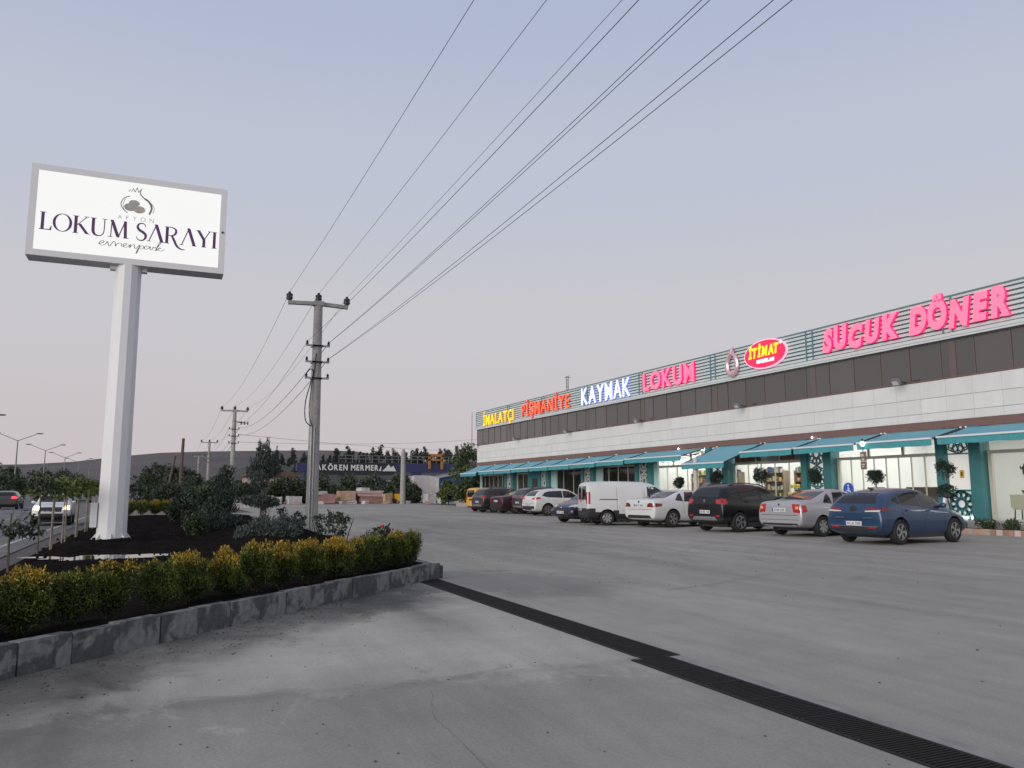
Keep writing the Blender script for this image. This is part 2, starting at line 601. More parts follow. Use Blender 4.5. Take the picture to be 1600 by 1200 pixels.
# trench drain: two offset runs of grate in a channel
M['grate'] = mat('grate_iron', (0.016, 0.0145, 0.0145), 0.75, 0.0, spec=0.25, var=0.2, vscale=8)
M['channel'] = mat('channel_dark', (0.008, 0.008, 0.009), 1.0, spec=0)
M['drain_edge'] = mat('drain_edge_concrete', (0.285, 0.268, 0.25), 0.85, var=0.2, vscale=5)
drain = thing('trench_drain', 'long black slotted drain grate crossing the concrete from the kerb corner', 'drain', (-6.3, 4.2, 0))
def run(x0, x1, y0, y1):
    ch = MB()
    ch.span(x0, x1, y0, y1, -0.018, -0.012)
    ch.build('channel', M['channel'], drain, loc=(6.3, -4.2, 0))
    fr = MB()
    fr.span(x0, x1, y0 - 0.012, y0 + 0.018, -0.01, 0.012)
    fr.span(x0, x1, y1 - 0.018, y1 + 0.012, -0.01, 0.012)
    n = int((x1 - x0) / 0.5)
    for i in range(n + 1):
        x = x0 + (x1 - x0) * i / n
        fr.span(x - 0.008, x + 0.008, y0 + 0.02, y1 - 0.02, -0.01, 0.0125)
    fr.build('grate_frame', M['grate'], drain, loc=(6.3, -4.2, 0))
run(-13.5, -6.29, 4.02, 4.41)
run(-6.28, 14, 3.90, 4.27)
far = MB()
k = 0
xx = -13.46
while xx < -6.3:
    far.box((xx, 4.215, 0.004), (0.014, 0.35, 0.012))
    xx += 0.03
tag(far.build('grate_bars', M['grate'], drain, loc=(6.3, -4.2, 0)), kind='stuff')
bar0 = MB().box((0, 0, 0), (0.016, 0.33, 0.012)).mesh('bar', M['grate'])
xx = -6.25
for k in range(150):
    link('bar', bar0, drain, (xx + 6.3, 4.085 - 4.2, 0.004))
    xx += 0.032
rest = MB()
while xx < 14:
    rest.box((xx, 4.085, 0.004), (0.016, 0.33, 0.012))
    xx += 0.032
tag(rest.build('grate_bars', M['grate'], drain, loc=(6.3, -4.2, 0)), kind='stuff')
eb = MB()
eb.span(-6.28, 14, 4.285, 4.425, -0.01, 0.008)
eb.span(-6.36, -6.27, 3.88, 4.0, -0.01, 0.010)
eb.build('drain_edge', M['drain_edge'], drain, loc=(6.3, -4.2, 0))

# kerb round the bed: every stone its own
M['kerb'] = mat('kerb_concrete', (0.25, 0.25, 0.245), 0.85, var=0.10, vscale=2.2, bump=0.4, bscale=14, objrand=0.22)
def wet_kerb():
    m = mat('wet_kerb_concrete', (0.20, 0.20, 0.198), 0.7, bump=0.5, bscale=18)
    nt = m.node_tree
    b = nt.nodes['Principled BSDF']
    tc = nt.nodes.new('ShaderNodeTexCoord')
    nz = nt.nodes.new('ShaderNodeTexNoise')
    nz.inputs['Scale'].default_value = 3.0
    nz.inputs['Detail'].default_value = 8
    nz.inputs['Roughness'].default_value = 0.62
    nz.inputs['Distortion'].default_value = 0.5
    oi = nt.nodes.new('ShaderNodeObjectInfo')
    ad = nt.nodes.new('ShaderNodeVectorMath')
    ad.operation = 'ADD'
    mu = nt.nodes.new('ShaderNodeVectorMath')
    mu.operation = 'SCALE'
    mu.inputs['Scale'].default_value = 0.01
    nt.links.new(oi.outputs['Location'], mu.inputs[0])
    sc = nt.nodes.new('ShaderNodeMath')
    sc.operation = 'MULTIPLY'
    sc.inputs[1].default_value = 37.0
    nt.links.new(oi.outputs['Random'], sc.inputs[0])
    nt.links.new(tc.outputs['Object'], ad.inputs[0])
    nt.links.new(sc.outputs[0], ad.inputs[1])
    nt.links.new(ad.outputs[0], nz.inputs['Vector'])
    cr = nt.nodes.new('ShaderNodeValToRGB')
    cr.color_ramp.elements[0].position = 0.49
    cr.color_ramp.elements[0].color = (0.082, 0.083, 0.084, 1)
    cr.color_ramp.elements[1].position = 0.545
    cr.color_ramp.elements[1].color = (0.20, 0.199, 0.195, 1)
    nt.links.new(nz.outputs['Fac'], cr.inputs[0])
    fz = nt.nodes.new('ShaderNodeTexNoise')
    fz.inputs['Scale'].default_value = 16
    nt.links.new(tc.outputs['Object'], fz.inputs['Vector'])
    mx = nt.nodes.new('ShaderNodeMix')
    mx.data_type = 'RGBA'
    mx.blend_type = 'OVERLAY'
    mx.inputs['Factor'].default_value = 0.55
    nt.links.new(cr.outputs[0], mx.inputs[6])
    nt.links.new(fz.outputs['Fac'], mx.inputs[7])
    nt.links.new(mx.outputs[2], b.inputs['Base Color'])
    return m
M['kerb_wet'] = wet_kerb()
kerb = tag(bpy.data.objects.new('kerb', None), kind='structure')
COL.objects.link(kerb)
def kerb_stone_mesh(L, h=0.27, w=0.15):
    mb = MB()
    sec = [(0, -0.05), (0, h - 0.03), (0.025, h), (w, h), (w, -0.05)]
    mb.prism(sec, lambda p: (0.004, p[0], p[1]), lambda p: (L - 0.004, p[0], p[1]))
    return mb.mesh('kerb_stone', M['kerb_wet'])
def kerb_line(p, q, L=0.52, h=0.27, mesh=None):
    p, q = Vector((*p, 0)), Vector((*q, 0))
    n = max(1, round((q - p).length / L))
    d = (q - p) / n
    me = kerb_stone_mesh(d.length, h)
    a = math.atan2(d.y, d.x)
    for i in range(n):
        o = link('kerb_stone', me, kerb, p + d * i + Vector((rnd.uniform(-.006, .006), rnd.uniform(-.008, .008), rnd.uniform(-0.012, 0.008))), a + rnd.uniform(-.012, .012))
# going from the camera-side corner to the far corner the bed lies on the left (-normal): stones face the apron
kerb_line(KB, KA, 0.52)
kerb_line((-13.42, 4.40), (-13.30, 4.20), 0.24)
kerb_line((-47.8, 4.42), (-13.42, 4.42), 0.8, 0.22)
me_far = None
kerb_line((-48.2, -2.2), (-48.2, 4.4), 0.8, 0.22)

# soil bed
def soil_h(x, y):
    e = 0.20 + 0.05 * math.sin(x * 1.7 + y) * math.sin(y * 2.3 - x * 0.6) + 0.03 * math.sin(x * 5.1) * math.sin(y * 4.7 + 1)
    e += 0.30 * math.exp(-((x + 26) / 6.5) ** 2 - ((y - 2.9) / 1.3) ** 2)
    e += 0.10 * math.exp(-((x + 23) / 2.5) ** 2 - ((y + 0.9) / 1.5) ** 2)
    p = math.exp(-((x + 18.5) / 1.3) ** 2 - ((y + 0.9) / 1.6) ** 2)
    return e * (1 - p) + 0.13 * p
def build_soil():
    bm = bmesh.new()
    poly = [(-6.15, -2.62), (-13.32, 4.28), (-13.5, 4.36), (-48.1, 4.36), (-48.1, -2.62)]
    f = bm.faces.new([bm.verts.new((x, y, 0)) for x, y in poly])
    for k in range(1, 110):
        x = -6.0 - 0.38 * k
        bmesh.ops.bisect_plane(bm, geom=bm.verts[:] + bm.edges[:] + bm.faces[:], plane_co=(x, 0, 0), plane_no=(1, 0, 0))
    for k in range(1, 24):
        y = -2.62 + 0.31 * k
        bmesh.ops.bisect_plane(bm, geom=bm.verts[:] + bm.edges[:] + bm.faces[:], plane_co=(0, y, 0), plane_no=(0, 1, 0))
    for v in bm.verts:
        x, y = v.co.x, v.co.y
        edge = min(1.0, max(0, (y + 2.62)) / 0.7)
        near_front = max(0.0, min(1.0, ((-x - 6.15) - (y + 2.62) * 1.04) / 1.0))
        z = soil_h(x, y) + rnd.uniform(-0.02, 0.02)
        z = z * edge + (0.02) * (1 - edge)
        v.co.z = z if near_front > 0.5 else min(z, 0.22)
    bmesh.ops.recalc_face_normals(bm, faces=bm.faces)
    me = bpy.data.meshes.new('soil_bed')
    bm.to_mesh(me)
    bm.free()
    me.materials.append(M['soil'])
    for p in me.polygons:
        p.use_smooth = True
    if me.polygons[0].normal.z < 0:
        me.flip_normals()
    tag(link('soil_bed', me), kind='structure')
M['soil'] = mat('dark_wet_soil', (0.017, 0.0145, 0.0135), 1.0, spec=0.0, var=0.35, vscale=3, bump=1.0, bscale=14)
build_soil()
clod = MB()
for k in range(700):
    x, y = rnd.uniform(-34, -12), rnd.uniform(-2.4, 4.1)
    if -x - 6.9 < (y + 2.62) * 1.04:
        continue
    r = rnd.uniform(0.012, 0.042)
    clod.ell((x, y, soil_h(x, y) + r * 0.3), (r, r * rnd.uniform(.7, 1.2), r * .7), 5, 3)
tag(clod.build('soil_clods', M['soil']), kind='stuff')
# the far strip of verge with more planting
sheet('verge', [(-48.4, -2.6), (-48.4, 4.4), (-60, 4.5), (-170, 9), (-170, -2.6)], 0.03, M['earth'])
M['water'] = mat('puddle_water', (0.02, 0.02, 0.02), 0.02, spec=0.8)
def puddle(cx, cy, rx, ry, z, seed):
    rr = random.Random(seed)
    mb = MB()
    n = 40
    pts = []
    for i in range(n):
        t = 2 * PI * i / n
        k = 1 + 0.22 * math.sin(3 * t + seed) + 0.15 * math.sin(7 * t + 2 * seed) + rr.uniform(-.06, .06)
        pts.append((cx + rx * k * math.cos(t), cy + ry * k * math.sin(t)))
    o = sheet('puddle', pts, z, M['water'])
puddle(-18.55, -0.85, 0.62, 1.45, 0.165, 2)
puddle(-19.6, 1.5, 0.25, 0.5, 0.215, 5)

# grit and crumbs of soil washed out along the kerb, a hairline crack, faint tyre marks
M['grit'] = mat('grit', (0.10, 0.095, 0.09), 0.95, var=0.4, vscale=20, spec=0.1)
gr = MB()
_kd = (Vector((*KB, 0)) - Vector((*KA, 0))).normalized()
_ko = Vector((_kd.y, -_kd.x, 0))
for k in range(900):
    s_ = rnd.uniform(2.2, 10.4)
    o_ = abs(rnd.gauss(0, 0.55)) + 0.02
    p = Vector((*KA, 0)) + _kd * s_ + _ko * o_
    if p.y > 3.8:
        continue
    r = rnd.uniform(0.003, 0.010) * (1.6 if rnd.random() < .08 else 1)
    gr.ell((p.x, p.y, 0.004 + r * .4), (r, r * rnd.uniform(.6, 1.3), r * .6), 5, 3)
for k in range(90):
    x, y = rnd.uniform(-9, -3), rnd.uniform(-2, 3.8)
    r = rnd.uniform(0.003, 0.009)
    gr.ell((x, y, 0.004 + r * .4), (r * 1.5, r, r * .5), 5, 3)
for k in range(90):
    x, y = rnd.uniform(-22, -3), rnd.uniform(4.7, 14)
    r = rnd.uniform(0.005, 0.014)
    gr.ell((x, y, r * .4), (r * 1.4, r, r * .5), 5, 3)
tag(gr.build('grit', M['grit']), kind='stuff')
M['crack'] = mat('crack_dark', (0.17, 0.163, 0.155), 1.0, spec=0)
def crack(pts, w=0.006):
    mb = MB()
    P_ = []
    for a, b in zip(pts[:-1], pts[1:]):
        for k in range(8):
            t = k / 8
            P_.append((a[0] + (b[0] - a[0]) * t + rnd.uniform(-.012, .012), a[1] + (b[1] - a[1]) * t + rnd.uniform(-.012, .012)))
    n = len(P_)
    vs = []
    for i, (x, y) in enumerate(P_):
        dx, dy = (P_[min(i + 1, n - 1)][0] - P_[max(i - 1, 0)][0], P_[min(i + 1, n - 1)][1] - P_[max(i - 1, 0)][1])
        l = math.hypot(dx, dy) or 1
        ww = w * rnd.uniform(.4, 1.2) / 2
        vs += [(x - dy / l * ww, y + dx / l * ww, 0.008), (x + dy / l * ww, y - dx / l * ww, 0.008)]
    mb.add(vs, [(2 * i, 2 * i + 1, 2 * i + 3, 2 * i + 2) for i in range(n - 1)])
    o = mb.build('crack', M['crack'])
    if o.data.polygons[0].normal.z < 0:
        o.data.flip_normals()
    tag(o, kind='structure')
crack([(-5.95, 1.95), (-5.3, 1.75), (-4.6, 1.72), (-3.6, 1.65)], .003)
crack([(-7.2, 7.4), (-9.5, 7.9), (-11.8, 8.2)], .005)
def tyre_mat():
    m = bpy.data.materials.new('tyre_mark')
    m.use_nodes = True
    nt = m.node_tree
    b = nt.nodes['Principled BSDF']
    b.inputs['Base Color'].default_value = (0.09, 0.087, 0.083, 1)
    b.inputs['Roughness'].default_value = 0.9
    tc = nt.nodes.new('ShaderNodeTexCoord')
    nz = nt.nodes.new('ShaderNodeTexNoise')
    nz.inputs['Scale'].default_value = 0.8
    nz.inputs['Detail'].default_value = 8
    nz.inputs['Roughness'].default_value = 0.75
    nt.links.new(tc.outputs['Object'], nz.inputs['Vector'])
    mr = nt.nodes.new('ShaderNodeMapRange')
    mr.inputs['From Min'].default_value = 0.42
    mr.inputs['From Max'].default_value = 0.75
    mr.inputs['To Max'].default_value = 0.14
    nt.links.new(nz.outputs['Fac'], mr.inputs['Value'])
    nt.links.new(mr.outputs['Result'], b.inputs['Alpha'])
    return m
M['tyre_mark'] = tyre_mat()
def tyre_mark(cx, cy, r, a0, a1, w=0.19):
    mb = MB()
    n = 30
    vs = []
    for i in range(n + 1):
        a = R(a0 + (a1 - a0) * i / n)
        for q in (r - w / 2, r + w / 2):
            vs.append((cx + q * math.cos(a), cy + q * math.sin(a), 0.005))
    mb.add(vs, [(2 * i, 2 * i + 1, 2 * i + 3, 2 * i + 2) for i in range(n)])
    o = mb.build('tyre_mark', M['tyre_mark'])
    if o.data.polygons[0].normal.z < 0:
        o.data.flip_normals()
    tag(o, kind='structure')
for cx, cy, r, a0, a1 in ((-22, 4, 12, 15, 80), (-22, 4, 13.5, 20, 78), (-10, 20, 9, 200, 262), (-10, 20, 10.5, 204, 258), (-32, -2, 16, 35, 85), (-32, -2, 17.6, 38, 84), (-40, 30, 20, 240, 300), (-40, 30, 21.6, 244, 298)):
    tyre_mark(cx, cy, r, a0, a1)
# ------------------------------------------------------------------ lettering
def glyph(ch, bold=0.0, extr=0.0, shear=0.0):
    """mesh of one character from the built-in font, flat in x-y"""
    cu = bpy.data.curves.new('glyph', 'FONT')
    cu.body = ch
    cu.size = 1.0
    cu.offset = bold
    cu.extrude = extr
    cu.shear = shear
    cu.resolution_u = 4
    ob = bpy.data.objects.new('glyph', cu)
    COL.objects.link(ob)
    dg = bpy.context.evaluated_depsgraph_get()
    me = bpy.data.meshes.new_from_object(ob.evaluated_get(dg))
    bpy.data.objects.remove(ob)
    bpy.data.curves.remove(cu)
    return me
GC = {}
def glyph_data(ch, bold, shear):
    k = (ch, bold, shear)
    if k not in GC:
        me = glyph(ch, bold, 0.5, shear)
        vs = [tuple(v.co) for v in me.vertices]
        fs = [tuple(p.vertices) for p in me.polygons]
        ns = [p.normal.z for p in me.polygons]
        bpy.data.meshes.remove(me)
        GC[k] = (vs, fs, ns)
    return GC[k]

def layout(text, bold, shear, gap, space=0.35):
    x = 0
    out = []
    for ch in text:
        if ch == ' ':
            x += space
            continue
        vs, fs, ns = glyph_data(ch, bold, shear)
        x0 = min(v[0] for v in vs)
        x1 = max(v[0] for v in vs)
        out.append((ch, x - x0, vs, fs, ns))
        x += (x1 - x0) + gap
    zz = [v[1] for o_ in out for v in o_[2]]
    return out, x - gap, min(zz), max(zz)

def letters(parent, text, width, height, depth, mats, mapf, bold=0.02, shear=0.0, gap=0.05, name='letter', tilt=None, cap=None, joined=False):
    """letters of a word as parts; mapf(u, v, w) -> local point (u right, v up, w out of the wall)"""
    lay, tw, zlo, zhi = layout(text, bold, shear, gap)
    if cap:                                           # scale by cap height so that dots and cedillas overhang
        ref = glyph_data(cap, bold, shear)[0]
        zlo, zhi = min(v[1] for v in ref), max(v[1] for v in ref)
    sx, sy = width / tw, height / (zhi - zlo)
    allmb = MB()
    for i, (ch, ox, vs, fs, ns) in enumerate(lay):
        mb = allmb if joined else MB()
        pts = []
        for (x, y, z) in vs:
            u, v = (x + ox) * sx, (y - zlo) * sy
            if tilt:
                u, v = tilt(i, u, v)
            pts.append(mapf(u, v, (z + 0.5) * depth))
        o0 = len(mb.v)
        mb.v += pts
        for f, n in zip(fs, ns):
            mb.f.append(tuple(o0 + q for q in f))
            mb.m.append(0 if n > 0.5 else (1 if isinstance(mats, (list, tuple)) and len(mats) > 1 else 0))
        if not joined:
            mb.build(name, mats, parent, fix=False)
    if joined:
        return allmb.build(name, mats, parent, fix=False)

def ribbon(mb, pts, ws, f, m=0):
    """flat stroke of varying width through 2-D points; f(u, v) -> local point"""
    n = len(pts)
    L, Rr = [], []
    for i in range(n):
        a = Vector(pts[max(i - 1, 0)])
        b = Vector(pts[min(i + 1, n - 1)])
        d = (b - a)
        d = d.normalized() if d.length > 0 else Vector((1, 0))
        nn = Vector((-d.y, d.x)) * (ws[min(i, len(ws) - 1)] if isinstance(ws, (list, tuple)) else ws) / 2
        p = Vector(pts[i])
        L.append(f(*(p + nn)))
        Rr.append(f(*(p - nn)))
    mb.add(L + Rr, [(i, i + 1, n + i + 1, n + i) for i in range(n - 1)], m)

def spline(pts, k=6):
    out = []
    P = [Vector(p) for p in pts]
    for i in range(len(P) - 1):
        p0, p1, p2, p3 = P[max(i - 1, 0)], P[i], P[i + 1], P[min(i + 2, len(P) - 1)]
        for j in range(k):
            t = j / k
            out.append(0.5 * ((2 * p1) + (p2 - p0) * t + (2 * p0 - 5 * p1 + 4 * p2 - p3) * t * t + (3 * p1 - p0 - 3 * p2 + p3) * t ** 3))
    out.append(P[-1])
    return [tuple(p) for p in out]

# ------------------------------------------------------------------ the tall illuminated sign
M['panel_lit'] = emis('lit_sign_face', (1.0, 1.0, 0.985), 0.80)
M['panel_lit'].node_tree.nodes['Principled BSDF'].inputs['Base Color'].default_value = (0.2, 0.2, 0.2, 1)
M['violet'] = mat('violet_print', (0.115, 0.040, 0.150), 0.5)
M['grey_print'] = mat('grey_print', (0.20, 0.19, 0.20), 0.5)
M['pale_print'] = mat('pale_grey_print', (0.42, 0.41, 0.41), 0.5)
M['sweet_a'] = mat('printed_sweet_grey', (0.42, 0.40, 0.385), 0.6, var=0.3, vscale=9)
M['sweet_b'] = mat('printed_sweet_brown', (0.46, 0.40, 0.35), 0.6, var=0.3, vscale=9)
M['pole_white'] = mat('white_pole_paint', (0.77, 0.76, 0.77), 0.5, var=0.05, vscale=2.5, stretch=(1, 1, .25))
SX, SY = -22.74, -1.03
pyl = thing('pylon_sign', 'tall white pole carrying a large lit rectangular signboard with violet lettering', 'sign', (SX, SY, 0.22))
pm = MB()
pm.cyl((0, 0, 0), (0, 0, 7.1), 0.355, 0.315, 12, phase=PI / 12)
pm.build('pole', M['pole_white'], pyl)
fl = MB()
fl.cyl((0, 0, -0.02), (0, 0, 0.035), 0.52, 0.52, 12)
fl.build('base_plate', M['pole_white'], pyl)
for k in range(8):
    t = 2 * PI * k / 8
    g = MB()
    r0, r1 = 0.34, 0.50
    a = Vector((math.cos(t), math.sin(t), 0))
    b = Vector((-math.sin(t), math.cos(t), 0)) * 0.008
    pts = [a * r0 + Vector((0, 0, .035)), a * r1 + Vector((0, 0, .035)), a * r0 + Vector((0, 0, .24))]
    g.add([p + b for p in pts] + [p - b for p in pts], [(0, 1, 2), (5, 4, 3), (0, 3, 4, 1), (1, 4, 5, 2), (2, 5, 3, 0)])
    g.build('gusset', M['pole_white'], pyl)
bx = MB()
bx.span(-0.16, 0.16, -0.50, -0.345, 0.38, 0.98)
bx.build('control_box', M['white_paint'], pyl)
for s in (-1, 1):
    br = MB()
    br.span(-.10, .10, s * 0.30, s * 0.44, 6.98, 7.10)
    br.build('bracket', M['sign_grey'], pyl)
# cabinet: outer case with a rim of grey sheet and the lit face set in it
W2, Z0, Z1, T0, T1 = 2.325, 7.10, 9.47, 0.30, -0.34
cb = MB()
cb.span(T1, T0 - 0.03, -W2, W2, Z0, Z1)
cab = cb.build('cabinet', M['sign_grey'], pyl)
rim = MB()
mrg = 0.155
rim.span(T0 - 0.028, T0, -W2 - 0.003, W2 + 0.003, Z1 - mrg, Z1 + 0.003)
rim.span(T0 - 0.028, T0, -W2 - 0.003, W2 + 0.003, Z0 - 0.003, Z0 + mrg)
rim.span(T0 - 0.028, T0, -W2 - 0.003, -W2 + mrg, Z0 + mrg, Z1 - mrg)
rim.span(T0 - 0.028, T0, W2 - mrg, W2 + 0.003, Z0 + mrg, Z1 - mrg)
rim.build('frame', M['sign_grey'], cab)
fc = MB()
fc.span(T0 - 0.025, T0 - 0.012, -W2 + mrg + .002, W2 - mrg - .002, Z0 + mrg + .002, Z1 - mrg - .002)
face = fc.build('lit_face', M['panel_lit'], pyl)
lk = MB()
lk.cyl((T0 - 0.01, W2 - mrg / 2, 8.25), (T0 + 0.02, W2 - mrg / 2, 8.25), 0.03, n=8)
lk.build('lock', M['steel_dark'], cab)
FX = T0 - 0.009
FW = 2 * (W2 - mrg)
def face_pt(dz):
    return lambda u, v: (FX + dz, -FW / 2 + u, Z0 + mrg + v)
# serif capitals drawn stroke by stroke (thick stems, thin bars, serifs)
def serif_word():
    H = 0.46
    tk, tn = 0.165, 0.055
    def st(x0, y0, x1, y1, w):
        return ('s', (x0, y0), (x1, y1), w)
    def sf(x, y, w=0.30):
        return ('b', x - w / 2, x + w / 2, y, 0.035)
    LT = {
        'L': (0.62, [st(.15, 0, .15, 1, tk), sf(.15, .965), ('b', .0, .60, 0, .05), ('p', [(.60, 0), (.62, .24), (.58, .24), (.50, .05)])]),
        'O': (0.98, [('o', .49, .5, .49, .515)]),
        'K': (0.86, [st(.15, 0, .15, 1, tk), sf(.15, .965), sf(.15, 0), st(.22, .47, .72, 1, tn), st(.33, .56, .76, 0, tk), sf(.70, .965, .26), sf(.80, 0, .22)]),
        'U': (0.88, [('c', [(.15, 1), (.15, .5), (.17, .2), (.28, .04), (.46, .0), (.62, .06), (.71, .22), (.73, .5), (.73, 1)], [tk, tk, tk, .11, .06, tn, tn, tn, tn]), sf(.15, .965), sf(.73, .965, .26)]),
        'M': (1.12, [st(.17, 0, .20, 1, tn), st(.20, 1, .56, .04, tk), st(.56, .0, .90, 1, tn), st(.90, 1, .95, 0, tk), sf(.15, 0, .26), sf(.97, 0, .30)]),
        'S': (0.60, [('c', [(.52, .80), (.46, .95), (.30, 1.0), (.13, .93), (.08, .76), (.18, .60), (.36, .50), (.51, .37), (.53, .20), (.42, .04), (.25, .0), (.10, .06), (.05, .22)],
                      [.03, .05, .06, .09, .13, .15, .155, .15, .13, .08, .06, .05, .03])]),
        'A': (0.88, [st(.08, 0, .46, 1.02, tn), st(.44, 1.04, .80, 0, tk), sf(.08, 0, .22), sf(.80, 0, .28)]),
        'R': (0.86, [st(.15, 0, .15, 1, tk), sf(.15, .965), sf(.15, 0), ('c', [(.2, .975), (.42, .97), (.60, .88), (.64, .72), (.56, .56), (.40, .49), (.2, .49)], [.045, .05, .10, .13, .11, .05, .045]),
                     ('c', [(.42, .48), (.56, .20), (.72, -.10), (.95, -.26), (1.20, -.27)], [.12, .14, .13, .08, .02])]),
        'Y': (0.82, [st(.08, 1, .42, .45, tk), st(.74, 1, .42, .45, tn), st(.42, 0, .42, .5, tk), sf(.08, .965, .26), sf(.74, .965, .22), sf(.42, 0)]),
        'I': (0.32, [st(.16, 0, .16, 1, tk), sf(.16, .965), sf(.16, 0)]),
    }
    text = 'LOKUM SARAYI'
    tot = sum((LT[c][0] + 0.03) if c != ' ' else 0.34 for c in text)
    sx = (FW - 0.14) / tot / 1.0
    X = 0.10
    y0 = 0.52
    for c in text:
        if c == ' ':
            X += 0.34 * sx
            continue
        w, strokes = LT[c]
        mb = MB()
        for k, s in enumerate(strokes):
            f0 = face_pt(0.002 + 0.0006 * k)
            f = lambda u, v, f0=f0: f0(X + u * sx, y0 + v * H)
            if s[0] == 's':
                (xa, ya), (xb, yb), t = s[1], s[2], s[3]
                slope = 1.0 if abs(xb - xa) < .05 else 1.12
                t *= slope
                mb.add([f(xa - t / 2, ya), f(xa + t / 2, ya), f(xb + t / 2, yb), f(xb - t / 2, yb)], [(0, 1, 2, 3)])
            elif s[0] == 'b':
                mb.add([f(s[1], s[3]), f(s[2], s[3]), f(s[2], s[3] + s[4]), f(s[1], s[3] + s[4])], [(0, 1, 2, 3)])
            elif s[0] == 'p':
                mb.add([f(*p) for p in s[1]], [tuple(range(len(s[1])))])
            elif s[0] == 'o':
                _, cx, cy, rx, ry = s
                n = 28
                vs, fs = [], []
                for i in range(n):
                    t = 2 * PI * i / n
                    vs.append(f(cx + rx * math.cos(t), cy + ry * math.sin(t)))
                    ct, sn = math.cos(t - .25), math.sin(t - .25)
                    vs.append(f(cx + (rx - .145) * math.cos(t), cy + (ry - .04) * math.sin(t)))
                for i in range(n):
                    fs.append((2 * i, 2 * ((i + 1) % n), 2 * ((i + 1) % n) + 1, 2 * i + 1))
                mb.add(vs, fs)
            elif s[0] == 'c':
                pts = spline(s[1], 5)
                ws = []
                nw = len(s[2])
                for i in range(len(pts)):
                    q = i / 5
                    j = min(int(q), nw - 2)
                    ws.append(s[2][j] * (1 - (q - j)) + s[2][j + 1] * (q - j))
                ribbon(mb, pts, ws, f)
        mb.build('letter', M['violet'], face, fix=False)
        X += (w + 0.03) * sx
serif_word()
# small spaced word, script word, and the emblem
def face_map(u0, v0):
    return lambda u, v, w: (FX + 0.001 + w, -FW / 2 + u0 + u, Z0 + mrg + v0 + v)
letters(face, 'A F Y O N', 0.86, 0.11, 0.003, M['pale_print'], face_map(1.84, 1.03), bold=-0.012, gap=0.20)
sc_ = [[(0, .30), (.10, .38), (.17, .46), (.12, .56), (.04, .46), (.05, .30), (.16, .22), (.25, .36), (.29, .54), (.39, .20), (.49, .58), (.56, .52), (.60, .24)],
       [(.60, .24), (.64, .42), (.70, .50), (.78, .48), (.82, .30), (.92, .36), (.97, .48), (.92, .54), (.86, .42), (.90, .26), (1.02, .28), (1.10, .50), (1.10, .24), (1.16, .46), (1.25, .50), (1.28, .26), (1.34, .24)],
       [(1.34, .24), (1.44, .54), (1.42, .10), (1.38, -.14), (1.42, .30), (1.54, .50), (1.60, .40), (1.54, .24), (1.46, .28)],
       [(1.78, .46), (1.70, .53), (1.62, .40), (1.66, .26), (1.76, .34), (1.82, .50), (1.83, .30), (1.88, .25)],
       [(1.90, .24), (1.93, .48), (1.97, .43), (2.04, .50)],
       [(2.02, .24), (2.10, .60), (2.16, .86), (2.10, .84), (2.06, .40), (2.06, .24), (2.16, .48), (2.20, .44), (2.10, .36), (2.22, .24), (2.36, .40)]]
mb = MB()
for k, part in enumerate(sc_):
    f0 = face_pt(0.002 + 0.0006 * k)
    pts = spline([(p[0] + 0.10 * p[1], p[1]) for p in part], 5)
    ribbon(mb, pts, 0.030, lambda u, v: f0(1.42 + u * 0.66, 0.20 + v * 0.36))
mb.build('script_word', M['grey_print'], face, fix=False)
lg = MB()
f1, f2, f3 = face_pt(0.002), face_pt(0.0026), face_pt(0.0032)
ribbon(lg, spline([(2.06, 1.22), (1.93, 1.34), (1.90, 1.48), (1.98, 1.62), (2.10, 1.68)]), 0.022, f1, 0)
ribbon(lg, spline([(1.99, 1.28), (1.95, 1.38), (1.96, 1.50), (2.01, 1.60)]), 0.012, f2, 0)
ribbon(lg, spline([(2.36, 1.92), (2.34, 1.78), (2.42, 1.68), (2.56, 1.58), (2.63, 1.42), (2.58, 1.24)]), [.02] * 6 + [.03] * 8 + [.05] * 10 + [.045] * 7, f1, 0)
ribbon(lg, spline([(2.46, 1.66), (2.60, 1.56), (2.69, 1.42), (2.66, 1.28)]), 0.014, f2, 0)
for k, (a, b) in enumerate((((2.06, 1.80), (2.10, 1.86)), ((2.12, 1.80), (2.17, 1.89)), ((2.17, 1.89), (2.21, 1.80)), ((2.21, 1.80), (2.26, 1.94)), ((2.26, 1.94), (2.29, 1.80)), ((2.29, 1.80), (2.37, 1.92)))):
    ribbon(lg, [a, b], 0.016, face_pt(0.002 + 0.0006 * k), 0)
lg.build('emblem_line', M['grey_print'], face, fix=False)
for (cx, cy, rx, ry, mt, dz) in ((2.12, 1.38, .15, .105, 'sweet_a', .002), (2.33, 1.34, .15, .10, 'sweet_b', .0026), (2.21, 1.50, .13, .085, 'sweet_a', .0032)):
    mb = MB()
    n = 18
    f = face_pt(dz)
    pts = [f(cx + rx * (1 + .06 * math.sin(3 * i + cx * 9)) * math.cos(2 * PI * i / n), cy + ry * math.sin(2 * PI * i / n)) for i in range(n)]
    mb.add(pts, [tuple(range(n))])
    mb.build('emblem_sweet', M[mt], face, fix=False)

